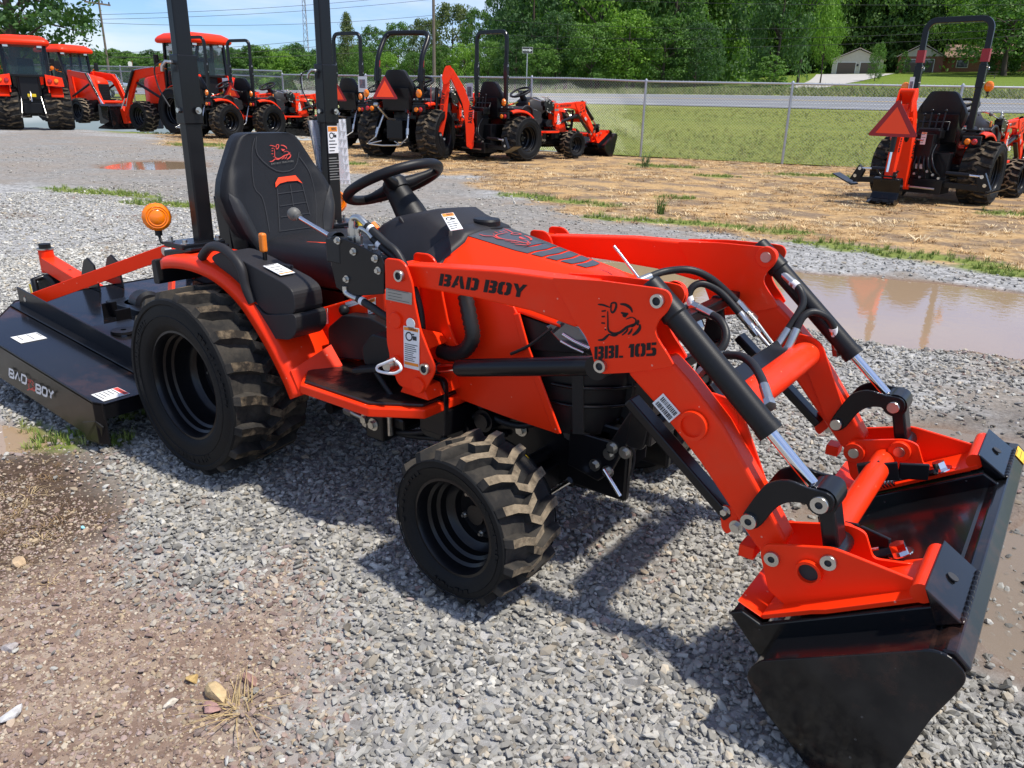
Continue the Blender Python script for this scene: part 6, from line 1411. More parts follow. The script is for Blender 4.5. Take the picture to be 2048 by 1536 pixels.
tuft(480, 1415, .10, 'dry tan grass tuft beside the yellow rock', n=46, cols=[(.40,.29,.14)], lean=1.3, dry=True)
tuft(1290, 335, .42, 'broad-leaved dark weed just inside the fence', 'weed', n=30, cols=[(.07,.12,.03)], lean=1.1)
tuft(230, 882, .05, 'little green weed sprig beside the cutter deck', 'weed', n=30)
def rock(px, py, s, sc, c, label, seed, rz=0):
    x, y = gnd(px, py); bm = bmesh.new(); bmesh.ops.create_icosphere(bm, subdivisions=2, radius=1); r_ = random.Random(seed)
    pls = [(Vector((r_.gauss(0,1), r_.gauss(0,1), r_.gauss(0,.8))).normalized(), r_.uniform(.5,.85)) for _ in range(10)]
    for v in bm.verts:
        for n_, d in pls:
            k = v.co.dot(n_)
            if k > d: v.co -= n_*(k-d)
        v.co = Vector((v.co.x*s*sc[0], v.co.y*s*sc[1], v.co.z*s*sc[2]))
    me = bpy.data.meshes.new('rock'); bm.to_mesh(me); bm.free(); me.materials.append(mat('rock_%d' % px, c, .85, var=.3, vscale=40, bmp=.5, bscale=120)); o = bpy.data.objects.new('rock', me); COL.objects.link(o); o.location = (x, y, s*sc[2]*.35); o.rotation_euler = (0,0,rz); tag(o, label, 'rock', 'loose rocks on the dirt')
rock(435, 1392, .030, (1.25,.95,.75), (.52,.38,.20), 'largest rock on the dirt, pale yellow, beside a dry tuft', 1)
rock(425, 1418, .024, (1.2,.8,.4), (.36,.21,.18), 'flat pinkish rock lying against the pale yellow rock', 2)
rock(500, 1362, .022, (1.3,.8,.5), (.34,.20,.16), 'pinkish brown rock behind the dry grass tuft', 3)
rock(22, 1432, .024, (.7,1.4,.5), (.50,.49,.48), 'long pale grey rock at the lower left corner of the dirt', 4, .5)
rock(38, 1127, .024, (1.3,.8,.6), (.50,.36,.22), 'tan rock at the edge of the dark soil', 5)
rock(386, 1360, .017, (1.1,1,.6), (.50,.34,.13), 'small ochre rock up and left of the pale yellow rock', 6)
rock(342, 1408, .018, (.6,1.2,.5), (.58,.52,.42), 'small cream rock left of the pale yellow rock', 7)
rock(167, 1056, .009, (1.2,.8,.6), (.30,.62,.66), 'tiny pale turquoise pebble on the dark soil', 8)
rock(20, 1297, .021, (1.2,1,.55), (.40,.36,.34), 'round grey-brown rock at the left edge of the dirt', 9)
# ================================================================ beyond the fence
def hor(px): return 205+.0247*(px-1024)
def PD(px, depth): q = QD(px, hor(px), depth); return np.array([q.x, q.y])
FENCE = [PD(3600, 11.6), PD(2300, 15.6), PD(1281, 19.6), PD(1150, 20.6), PD(567, 28.5)]
LEFT = [PD(330, 34.0), PD(60, 41.0), PD(-700, 70.0)]
BASE = np.array(FENCE+LEFT)[::-1]
bu = BASE @ FU; bn = BASE @ FN
o_ = np.argsort(bu); bu = bu[o_]; bn = bn[o_]
def nof(x, y): return x*FN[0]+y*FN[1]-np.interp(x*FU[0]+y*FU[1], bu, bn)
def fz(n, u):
    base = np.interp(n, [-5, 0, 5, 19, 21, 34, 36, 44, 60, 92, 140, 260, 500], [0, .0, .16, 1.14, 1.26, 1.95, 2.0, 2.3, 2.9, 4.6, 7.6, 18, 36])
    f = np.interp(u, [-120, -50, -18, 0, 40], [.12, .28, .75, 1, 1.12])
    low = np.minimum(base, 1.95); return low*np.interp(u, [-60, -20, 10], [.93, 1, 1.06])+(base-low)*f
def fieldz(x, y): x = np.asarray(x, float); y = np.asarray(y, float); return fz(nof(x, y), x*FU[0]+y*FU[1])
def bp(u, n): b = np.interp(u, bu, bn)+n; return u*FU[0]+b*FN[0], u*FU[1]+b*FN[1]
us = np.concatenate([np.arange(-420, -60, 8.), np.arange(-60, 30, .5), np.arange(30, 260, 6.)]); ns = np.concatenate([np.arange(0, 6, .25), np.arange(6, 40, .7), np.arange(40, 140, 3.), np.arange(140, 560, 14.)])
U_, N2 = np.meshgrid(us, ns); FX, FY = bp(U_, N2); FZ = fz(N2, U_)+.10*fbm(FX, FY, .25, 61)*np.clip(N2/4, 0, 1)*np.where((N2 > 18) & (N2 < 36), .0, 1)+.02
m, nt, p = M('mown_grass'); tc = nt.nodes.new('ShaderNodeTexCoord'); oc = tc.outputs['Object']
mpg = nt.nodes.new('ShaderNodeMapping'); mpg.vector_type = 'POINT'; mpg.inputs['Rotation'].default_value = (0,0,-R(15.8)); mpg.inputs['Scale'].default_value = (.10,1.1,1); nt.links.new(oc, mpg.inputs[0])
c1 = ramp(nt, noise(nt, .9, 6, .6, vec=mpg.outputs[0]), [(.3,(.15,.19,.03)),(.5,(.25,.28,.045)),(.72,(.38,.37,.09))]); c2 = ramp(nt, noise(nt, 9, 6, .75, vec=oc), [(.3,(.12,.155,.02)),(.6,(.26,.29,.05)),(.85,(.39,.38,.11))])
lw = nt.nodes.new('ShaderNodeAttribute'); lw.attribute_name = 'lawn'; cc = mixc(nt, .55, c1, c2); nt.links.new(mixc(nt, lw.outputs['Fac'], cc, mixc(nt, 1.0, cc, (.60,.76,.62), 'MULTIPLY')), p.inputs['Base Color']); p.inputs['Roughness'].default_value = .9; p.inputs['Specular IOR Level'].default_value = .15; bump(nt, p, noise(nt, 14, 6, .7, vec=oc), 1.0, .08)
fo = attrmesh('grass_field', FX, FY, FZ, None, {'lawn': sm(36, 48, N2+4*fbm(FX, FY, .12, 81))}, m); fo['kind'] = 'structure'
MT['asphalt'] = mat('road_asphalt', (.20,.205,.215), .75, var=.12, vscale=.6, bmp=.3, bscale=40, spec=.5)
MT['line'] = mat('road_paint', (.75,.75,.72), .6, var=.1, vscale=2); MT['liney'] = mat('road_paint_yellow', (.7,.45,.05), .6)
def sheet(name, n0, n1, lift, m, u0=-420, u1=260, par=None, brk=None):
    mb = MB(); uu = [u for u in us if u0 <= u <= u1]
    nn_ = np.linspace(n0, n1, max(2, int((n1-n0)/1.0)+1)); rows = []
    for n_ in nn_:
        rows.append([])
        for u in uu: x, y = bp(u, n_); rows[-1].append((x, y, float(fz(n_, u))+lift))
    mb.grid(rows, True); return obj(name, mb, m, par)
rd = sheet('road', 20.3, 33.6, .05, MT['asphalt']); rd['kind'] = 'structure'
for n0, w_, mm in ((21.2,.16,'line'),(32.7,.16,'line'),(24.6,.14,'line'),(27.6,.12,'liney'),(27.95,.12,'liney')):
    sheet('lane_line', n0, n0+w_, .062, MT[mm], par=rd)
# verge grass
a, b = candidates(-32, 14, 12, 46, 42); nn_ = nof(a, b); k = (nn_ > .1) & (nn_ < 19) & inview(a, b, 1.0)[0] & (rng.random(len(a)) < .9); a = a[k]; b = b[k]
blades('verge_grass', a, b, fieldz(a, b)+.01, .075, [(.20,.25,.035),(.27,.30,.05),(.33,.34,.065),(.39,.37,.10)], [clump_mesh(30+i, 12, .8, .7, .7, .04) for i in range(4)])
a, b = candidates(-40, 25, 30, 90, 5); nn_ = nof(a, b); k = (nn_ > 34.5) & (nn_ < 60) & inview(a, b, 2.5)[0]; a = a[k]; b = b[k]
blades('tall_verge_grass', a, b, fieldz(a, b), .26, [(.16,.21,.045),(.22,.25,.075),(.30,.30,.12)], [clump_mesh(40+i, 12, 1, .7, .6, .05) for i in range(3)])
# ---------------------------------------------------------------- chain-link fence
def run(pts, name, label, tops, spacing, diag=.075, rails=1, wire=.0030):
    e = empty(name, (0,0,0), 0, label, 'fence')
    mb = MB(); P = []; L = [0]
    for i in range(len(pts)-1): L.append(L[-1]+float(np.linalg.norm(pts[i+1]-pts[i])))
    def atd(d): 
        i = min(max(0, int(np.searchsorted(L, d))-1), len(pts)-2); t = (d-L[i])/(L[i+1]-L[i]); q = pts[i]*(1-t)+pts[i+1]*t; return V(q[0], q[1], 0), tops[i]*(1-t)+tops[i+1]*t
    dp = list(spacing); 
    for d in dp:
        q, h = atd(d); mb = MB(); mb.cyl(q+V(0,0,-.05), q+V(0,0,h+.02), .030, 12); mb.lathe([(.036,0),(.036,.02),(.02,.05),(0,.06)], q+V(0,0,h), (0,0,1), 12); obj('post', mb, MT['galv'], e)
    for rl in range(rails):
        mb = MB(); pp = []
        for d in np.linspace(0, L[-1], 60): q, h = atd(d); pp.append(q+V(0,0,h-.01-.20*rl))
        mb.tube(pp, .024, 8); obj('top_rail', mb, MT['galv'], e)
    vs = []; fs = []
    d0 = 0; step = diag*1.0
    def seg(p0, p1, r):
        d = (p1-p0).normalized(); a = d.orthogonal().normalized()*r; b = d.cross(a.normalized())*r; o = len(vs)
        for q in (p0, p1): vs.extend([tuple(q+a), tuple(q-a*.5+b*.87), tuple(q-a*.5-b*.87)])
        for k_ in range(3): fs.append((o+k_, o+(k_+1) % 3, o+3+(k_+1) % 3, o+3+k_))
    hmax = max(tops); d = -hmax
    while d < L[-1]:
        for sgn in (1, -1):
            a0, a1 = (d, d+hmax) if sgn > 0 else (d+hmax, d)
            lo = max(0, min(a0, a1)); hi = min(L[-1], max(a0, a1))
            if hi-lo < .05: continue
            def pt_(dd):
                q, h = atd(dd); t = (dd-a0)/(a1-a0); return q+V(0,0,.03+t*(h-.01))
            m_ = (lo+hi)/2; seg(pt_(lo), pt_(m_), wire); seg(pt_(m_), pt_(hi), wire)
        d += step
    d = 0
    while d < L[-1]:   # twisted wire ends standing above the rail
        q, h = atd(d); seg(q+V(0,0,h-.02), q+V(0,0,h+.035), wire*1.3); d += diag*2
    me = bpy.data.meshes.new('wire_mesh'); me.from_pydata(vs, [], fs); me.materials.append(MT['mesh']); o = bpy.data.objects.new('wire_mesh', me); COL.objects.link(o); o.parent = e; o['kind'] = 'stuff'
    return e
FP_ = FENCE[::-1]; FP_ = [np.array(q) for q in FP_]; tops = [2.03, 1.90, 1.84, 1.80, 1.78]
Ls = [0]
for i in range(len(FP_)-1): Ls.append(Ls[-1]+float(np.linalg.norm(FP_[i+1]-FP_[i])))
post1 = Ls[2]                                    # the post seen at photo x 1281
d2 = None
def along(px_):                                  # distance along the last long run for a photo column
    best = None
    for d in np.arange(Ls[1], Ls[-1], .02):
        i = min(max(0, int(np.searchsorted(Ls, d))-1), len(FP_)-2); t = (d-Ls[i])/(Ls[i+1]-Ls[i]); q = FP_[i]*(1-t)+FP_[i+1]*t
        c = np.array([q[0]-CAM.x, q[1]-CAM.y, -1.25]) @ AX.T; u = 1024+FPX*c[0]/c[2]
        if best is None or abs(u-px_) < best[0]: best = (abs(u-px_), d)
    return best[1]
d1 = along(1281); d2 = along(1563); sp_ = d2-d1
dl = [0.02]+[d1+k*sp_ for k in range(-6, 5) if .5 < d1+k*sp_ < Ls[-1]]
run(FP_, 'chain_link_fence', 'long chain-link fence with round galvanised posts along the grass verge', tops, dl)
LP = [np.array(FENCE[-1])]+[np.array(q) for q in LEFT[:2]]
lt = float(np.linalg.norm(LP[1]-LP[0])+np.linalg.norm(LP[2]-LP[1]))
run(LP, 'chain_link_fence', 'shorter fence run with two top rails behind the cab tractors at the left', [2.15, 2.35, 2.55], [3.5, 8.0, 12.5, 17.0], rails=2, diag=.11)
# ---------------------------------------------------------------- sign, poles, wires
def site(px, depth): q = PD(px, depth); return float(q[0]), float(q[1]), float(fieldz(*q))
def zat(py, px, depth): return 1.25+(hor(px)-py)/FPX*depth
def face_cam(x, y): return math.atan2(CAM.y-y, CAM.x-x)
dpt = 40; x, y, z = site(1052, dpt)
sg = empty('one_way_sign', (x, y, z), face_cam(x, y), 'white-on-black one way arrow sign on a thin post between fence and road', 'road sign')
zt_ = zat(103, 1052, dpt)-z; zb_ = zat(114, 1052, dpt)-z; wv = .27
mb = MB(); mb.bx(-.012,.012,-.025,.025,-.1,zt_); obj('post', mb, MT['galv'], sg)
mb = MB(); mb.bx(.014,.020,-wv,wv,zb_,zt_); bd = obj('board', mb, MT['white'], sg)
mb = MB(); mb.bx(.0205,.0225,-wv+.015,wv-.015,zb_+.015,zt_-.015); obj('panel', mb, MT['ink'], bd)
hh = zt_-zb_; c_ = (zt_+zb_)/2
mb = MB(); mb.add([V(.0235,a,c_+b*hh) for a, b in ((-.24,-.16),(.10,-.16),(.10,-.30),(.245,0),(.10,.30),(.10,.16),(-.24,.16))], [(0,1,2,3,4,5,6)]); obj('arrow', mb, MT['white'], bd)
mb = MB(); font_mesh(mb, 'ONE WAY', V(.0245,-.20,c_-.09*hh), V(0,.29,0), V(0,0,.18*hh)); obj('lettering', mb, MT['ink'], bd)
def pole(px, depth, ytop, label, r=.13, arm=None, armw=1.2, metal=False):
    x, y, z = site(px, depth); h = zat(ytop, px, depth)-z
    e = empty('utility_pole', (x, y, z), math.atan2(FU[1], FU[0])+R(90), label, 'utility pole')
    mb = MB(); mb.cyl((0,0,-.3), (0,0,h), r, 12, r2=r*.7); obj('shaft', mb, MT['wood'], e)
    tops_ = []
    for ya in (arm or []):
        za = zat(ya, px, depth)-z; mb = MB(); mb.bx(-armw,armw,.10,.20,za-.06,za+.06); obj('crossarm', mb, MT['wood'], e)
        mb = MB()
        for k in (-1,-.4,.4,1): mb.cyl((k*armw*.92,.15,za+.05),(k*armw*.92,.15,za+.22),.05,8)
        obj('insulator', mb, MT['plasticd'], e)
    return e, V(x, y, z), h
pole(224, 62, 14, 'thin utility pole with crossarm at the left, behind the pickup', .10, [24])
pole(869, 70, -40, 'wooden utility pole rising above the trees in the middle', .16, [-15])
# lattice radio mast
x, y = PD(620, 330); z = 2.0; h = zat(-30, 620, 330)-z
e = empty('radio_mast', (x, y, z), 0, 'thin lattice mast on the horizon left of the second black post', 'mast')
mb = MB()
for k in range(3):
    a = k*2.094; mb.cyl((1.6*math.cos(a),1.6*math.sin(a),0),(.5*math.cos(a),.5*math.sin(a),h),.14,5)
for i in range(16):
    z0 = h*i/16; z1 = h*(i+1)/16; r0 = 1.6-1.1*i/16; r1 = 1.6-1.1*(i+1)/16
    for k in range(3): a = k*2.094; b = a+2.094; mb.cyl((r0*math.cos(a),r0*math.sin(a),z0),(r1*math.cos(b),r1*math.sin(b),z1),.07,4)
obj('lattice', mb, MT['galv'], e)
def wire(a, b, sag, label, r=.016):
    P = [QD(*a), QD(*b)]; pts = [P[0].lerp(P[1], t)+V(0,0,-4*sag*t*(1-t)) for t in np.linspace(0, 1, 24)]
    mb = MB(); mb.tube(pts, r, 5); o = obj('power_line', mb, MT['ink']); tag(o, label, 'power line', 'power lines across the sky'); return o
for (a, b, s_, lb) in (((-150,30,55),(869,-14,70),.6,'topmost power line between the left edge and the wooden pole'), ((-150,38,55),(869,-2,70),.6,'second power line from the top at the upper left'), ((-150,22,55),(869,30,70),.9,'power line sagging across the thin left pole crossarm to the wooden pole'), ((-150,95,50),(869,92,70),.8,'lowest power line at the left, just above the wooded hills'), ((-150,108,50),(869,48,70),.8,'rising power line crossing the radio mast'), ((-150,112,50),(869,62,70),.9,'rising power line under the one that crosses the radio mast'),
                   ((869,-14,70),(2200,8,52),.4,'topmost power line right of the wooden pole'), ((869,30,70),(2200,30,52),1.0,'second power line from the top before the tall trees'), ((869,92,70),(2200,62,52),.6,'lowest power line before the tall trees, passing under the others'), ((869,62,70),(2200,48,52),.8,'third power line from the top before the tall trees')):
    wire(a, b, s_, lb)
# ---------------------------------------------------------------- foliage
def leafmat(name, stops, sat=1):
    m, nt, p = M(name); g = nt.nodes.new('ShaderNodeNewGeometry'); oi = nt.nodes.new('ShaderNodeObjectInfo')
    f = math_(nt, 'ADD', math_(nt, 'MULTIPLY', g.outputs['Random Per Island'], .65), math_(nt, 'MULTIPLY', oi.outputs['Random'], .35))
    c = mixc(nt, .0, ramp(nt, f, [(a, tuple(min(1, v*1.7) for v in b)) for a, b in stops]), (0,0,0)); nt.links.new(c, p.inputs['Base Color']); p.inputs['Roughness'].default_value = .6; p.inputs['Specular IOR Level'].default_value = .25
    tr = nt.nodes.new('ShaderNodeBsdfTranslucent'); nt.links.new(mixc(nt, 1.0, c, (1.0,1.25,.45), 'MULTIPLY'), tr.inputs[0]); mx = nt.nodes.new('ShaderNodeMixShader'); mx.inputs[0].default_value = .36
    out = nt.nodes['Material Output']; nt.links.new(p.outputs[0], mx.inputs[1]); nt.links.new(tr.outputs[0], mx.inputs[2]); nt.links.new(mx.outputs[0], out.inputs[0]); return m
LF = {'dark': leafmat('dark_leaves', [(0,(.022,.048,.018)),(.5,(.042,.085,.028)),(1,(.075,.13,.042))]), 'mid': leafmat('green_leaves', [(0,(.035,.07,.017)),(.5,(.065,.125,.028)),(1,(.115,.19,.045))]),
      'bright': leafmat('bright_leaves', [(0,(.055,.11,.016)),(.5,(.11,.195,.03)),(1,(.19,.28,.05))]), 'olive': leafmat('olive_leaves', [(0,(.04,.055,.02)),(.5,(.075,.10,.035)),(1,(.13,.15,.06))])}
MT['bark'] = mat('tree_bark', (.085,.065,.05), .9, var=.3, vscale=6)
def crown_mesh(seed, nc, nl, ls, shape, mt, base=.25, skirt=1.0):
    """unit tree crown: height 1, half-width about .42; leaf clumps spread over many boughs"""
    r_ = np.random.default_rng(seed); vs = []; fs = []
    for c in range(nc):
        t = r_.random()**.8; zc = base+(1-base)*t
        if shape == 'round': w_ = .44*math.sqrt(max(.02, 1-((t-.42)/.62)**2))
        elif shape == 'cone': w_ = .30*(1-t)**.75+.03
        elif shape == 'pine': w_ = .20+.16*math.sin(t*9)*.4+.08*(1-t)
        else: w_ = .45*math.sqrt(max(.02, 1-t*t))
        a = r_.uniform(0, 6.28); rad = w_*math.sqrt(r_.uniform(.25, 1.0))*(1 if r_.random() > .12 else 1.2); C = np.array([rad*math.cos(a), rad*math.sin(a), zc]); cr = (.055+.075*r_.random())*(1.15-.5*t)
        d = r_.normal(size=(nl, 3)); d /= np.linalg.norm(d, axis=1)[:, None]; rr_ = cr*r_.uniform(.45, 1.15, nl)[:, None]; Pq = C+d*rr_*np.array([1.25,1.25,.75]); Pq[:, 2] -= .02*rr_[:, 0]/cr
        nrm = d+r_.normal(0, .55, (nl, 3))+np.array([0,0,.35]); nrm /= np.linalg.norm(nrm, axis=1)[:, None]
        t1 = np.cross(nrm, r_.normal(size=(nl, 3))); t1 /= np.linalg.norm(t1, axis=1)[:, None]; t2 = np.cross(nrm, t1); s1 = ls*r_.uniform(.6, 1.4, nl)[:, None]
        o = len(vs)*1
        q = np.stack([Pq-t1*s1, Pq-t2*s1*.55, Pq+t1*s1, Pq+t2*s1*.55], 1).reshape(-1, 3); vs.extend(q.tolist()); fs.extend([(o+4*i, o+4*i+1, o+4*i+2, o+4*i+3) for i in range(nl)])
    me = bpy.data.meshes.new('crown'); me.from_pydata(vs, [], fs); me.materials.append(mt); return me
def trunk_mesh(seed, base, th=.022):
    r_ = random.Random(seed); mb = MB(); mb.tube([V(0,0,-.02),V(r_.gauss(0,.006),r_.gauss(0,.006),.12),V(r_.gauss(0,.015),r_.gauss(0,.015),.3),V(0,0,.62),V(0,0,.85)], [th*1.25,th,th*.85,th*.45,th*.1], 9)
    for i in range(9):
        a = r_.uniform(0, 6.28); z0 = r_.uniform(base*.8, .65); L = r_.uniform(.15, .34); mb.tube([V(0,0,z0), V(math.cos(a)*L*.5,math.sin(a)*L*.5,z0+L*.35), V(math.cos(a)*L,math.sin(a)*L,z0+L*.6)], [th*.45,th*.3,th*.08], 6)
    me = bpy.data.meshes.new('trunk'); me.from_pydata(mb.v, [], mb.f); me.polygons.foreach_set('use_smooth', mb.sm); me.materials.append(MT['bark']); return me
CR = {'b1': (crown_mesh(1, 150, 60, .016, 'round', LF['dark'], .12), trunk_mesh(1, .2)), 'b2': (crown_mesh(2, 140, 60, .016, 'round', LF['mid'], .10), trunk_mesh(2, .2)), 'b3': (crown_mesh(3, 150, 60, .016, 'round', LF['bright'], .14), trunk_mesh(3, .2)),
      'b4': (crown_mesh(4, 150, 60, .016, 'round', LF['olive'], .14), trunk_mesh(4, .2)), 'cedar': (crown_mesh(5, 150, 55, .013, 'cone', LF['olive'], .06), trunk_mesh(5, .1)), 'pine': (crown_mesh(6, 110, 60, .013, 'pine', LF['dark'], .30), trunk_mesh(6, .25)), 'bush': (crown_mesh(7, 70, 60, .026, 'dome', LF['mid'], .0), trunk_mesh(7, .05, .03)),
      'm3': (crown_mesh(8, 130, 60, .017, 'round', LF['mid'], .18), trunk_mesh(8, .25)), 'b5': (crown_mesh(9, 160, 60, .015, 'round', LF['bright'], .3), trunk_mesh(9, .32, .02))}
TREES = {}
def tree(px, ytop, depth, wpx, kind, label, name='tree', cat='tree', group='trees beyond the road', z=None, rz=None):
    q = PD(px, depth); zz = float(fieldz(*q)) if z is None else z; h = zat(ytop, px, depth)-zz; wd = wpx/FPX*depth
    if kind not in TREES:
        e = empty(name)
        for nm, me in zip(('crown', 'trunk'), CR[kind]): o = bpy.data.objects.new(nm, me); COL.objects.link(o); o.parent = e
        TREES[kind] = e; t = e
    else: t = copy_tree(TREES[kind]); t.name = name
    t.location = (q[0], q[1], zz-.05); t.scale = (wd/.88, wd/.88, h); t.rotation_euler = (0, 0, rng.uniform(0, 6.28) if rz is None else rz); tag(t, label, cat, group); return t
GEN = 'leafy green tree in the dense row behind the road'
for a in ((700,42,88,70,'cedar','feathery dark cedar, first tree right of the second black post','cedar_tree'), (748,66,96,66,'b2','mid-green tree second from the dark cedar, right of the second black post'), (800,60,104,80,'m3','pale green tree behind the roll bar of the tractor with the curved bar'), (852,52,98,74,'b4','olive tree just left of the wooden utility pole'), (905,26,104,100,'b4','olive tree crown just right of the wooden utility pole'), (955,36,96,78,'b2','rounded green tree between the utility pole and the tall pine'), (992,4,104,92,'pine','tall dark pine standing above its neighbours against the sky','pine_tree'),
          (725,100,82,56,'m3','low green tree below the dark cedar'), (775,112,80,60,'b3','low bright green tree inside the curved roll bar'), (830,112,80,64,'b2','low green tree whose crown touches the foot of the utility pole'), (880,100,82,70,'m3','low tree at the right foot of the utility pole'), (930,96,80,70,'b3','low bright tree behind the orange digging arm'), (975,92,80,70,'m3','low tree seen through the upright narrow roll bar'), (1010,60,90,70,'b2','green tree right of the narrow roll bar, below the tall pine'),
          (1062,-70,84,160,'b1','dark tall tree directly behind the one way sign'), (1130,-55,88,150,'b2','tall green tree right of the one way sign'), (1192,-110,82,180,'b3','broad bright green tree rising above the one way sign to the right'), (1262,-130,84,180,'m3','broad mid-green tree in the middle of the tall row'), (1335,-110,80,180,'b2','broad tree right of the middle of the tall row'), (1335,-70,84,110,'b1','dark tall tree near the right end of the tall row'), (1110,40,78,110,'b1','lower dark tree just right of the one way sign'), (1180,60,76,110,'m3','lower green tree standing under the tallest ones, right of the one way sign'), (1250,40,76,120,'b3','lower bright tree in front of the tall row, above the loader bucket'), (1320,50,76,120,'b2','lower green tree in front of the tall row, above the first fence post'), (1385,60,76,100,'b1','lower dark tree at the lawn end of the row'), (1030,80,78,80,'b1','lower dark tree just left of the one way sign'), (1080,96,76,80,'m3','small low tree at the foot of the dark tall tree'),
          (1542,-70,84,120,'b1','dark tree with thick leaning trunk on the lawn left of the garage'), (1588,-110,86,110,'b5','bright yellow-green tree on the lawn left of the garage'), (1632,20,90,56,'b5','smaller bright green tree just left of the garage'), (1530,118,80,70,'bush','round leafy bush at the foot of the dark trunk','bush','bush'),
          (1738,96,98,30,'b2','small slender tree standing before the right garage door'), (1945,-40,118,160,'b5','spreading tree in front of the brick house roof'), (1990,-20,108,190,'m3','broad dark green tree at the right edge above the bent roll bar'), (2075,-80,112,190,'b2','tall tree cut off by the right edge of the photo'), (1985,85,112,60,'bush','low dark bush before the brick house, right part','bush','bush'), (1790,112,122,24,'bush','round clipped shrub at the left corner of the brick house','shrub','shrub')):
    tree(a[0], a[1], a[2], a[3], a[4], a[5], a[6] if len(a) > 6 else 'tree', a[7] if len(a) > 7 else 'tree')
# far wooded hills at the left as one mass
a = np.concatenate([rng.uniform(-420, -40, 13000), rng.uniform(-75, 90, 2600)]); nn_ = np.concatenate([rng.uniform(75, 430, 13000), rng.uniform(82, 230, 2600)]); x, y = bp(a, nn_); k, dd = inview(x, y, 5, .2); c = np.stack([x-CAM.x, y-CAM.y, 0*x], 1) @ AX.T; u = 1024+FPX*c[:,0]/np.maximum(c[:,2], 1)
k &= np.where(np.arange(len(x)) < 13000, (u < 760) & (c[:,2] > 110), np.where(u < 1400, (nn_ > 82) & (u > 690), nn_ > 136)); tall = (np.arange(len(x)) >= 13000)[k]; x = x[k]; y = y[k]; zz = fieldz(x, y); n_ = len(x); px_ = u[k]; s_ = rng.uniform(7, 11, n_)*np.where(tall, np.where(px_ > 1060, 1.5, .55), .78)
cm = [crown_mesh(60+i, 70, 80, .016, 'dome', LF[kk], .0) for i, kk in enumerate(('mid','dark','mid','bright'))]
scatter('woods', np.stack([x, y, zz-1], 1), np.stack([0*x, 0*x, rng.uniform(0, 6.28, n_)], 1), np.stack([s_*1.1, s_*1.1, s_*np.where(tall & (px_ > 1060), 1.5, 1)], 1), rng.choice([0,0,1,1,2,3], n_), np.ones((n_, 4)), cm, None)
# the tree overhanging at the upper left
def big_tree():
    dpt = 44; q = PD(40, dpt); h = 13.5
    e = empty('tree', (q[0], q[1], 0), 0, 'large leafy tree hanging over the cab tractors at the upper left', 'tree', 'trees beyond the road')
    r_ = np.random.default_rng(77); vs = []; fs = []; mb = MB()
    mb.tube([V(0,0,-.2),V(.1,0,2.2),V(0,.1,4.5),V(.1,.2,8),V(0,0,11)], [.38,.30,.25,.15,.04], 12)
    for c in range(260):
        t = r_.random(); zc = 3.9+9.0*t; w_ = 5.0*math.sqrt(max(.05, 1-((t-.4)/.65)**2)); a = r_.uniform(0, 6.28); rad = w_*math.sqrt(r_.uniform(.15, 1)); C = np.array([rad*math.cos(a), rad*math.sin(a), zc-.25*rad*(t < .3)])
        if c % 9 == 0: mb.tube([V(0,0,max(2.5, zc-2)), V(C[0]*.5,C[1]*.5,zc-.6), V(*C)], [.10,.06,.015], 6)
        nl = 60; d = r_.normal(size=(nl,3)); d /= np.linalg.norm(d, axis=1)[:,None]; Pq = C+d*r_.uniform(.2,.85,nl)[:,None]*np.array([1.2,1.2,.7]); nr = d+r_.normal(0,.6,(nl,3))+np.array([0,0,.4]); nr /= np.linalg.norm(nr,axis=1)[:,None]
        t1 = np.cross(nr, r_.normal(size=(nl,3))); t1 /= np.linalg.norm(t1,axis=1)[:,None]; t2 = np.cross(nr,t1); s1 = .15*r_.uniform(.6,1.4,nl)[:,None]; o = len(vs)
        vs.extend(np.stack([Pq-t1*s1,Pq-t2*s1*.55,Pq+t1*s1,Pq+t2*s1*.55],1).reshape(-1,3).tolist()); fs.extend([(o+4*i,o+4*i+1,o+4*i+2,o+4*i+3) for i in range(nl)])
    me = bpy.data.meshes.new('crown'); me.from_pydata(vs, [], fs); me.materials.append(LF['dark']); o = bpy.data.objects.new('crown', me); COL.objects.link(o); o.parent = e
    obj('trunk', mb, MT['bark'], e)
big_tree()
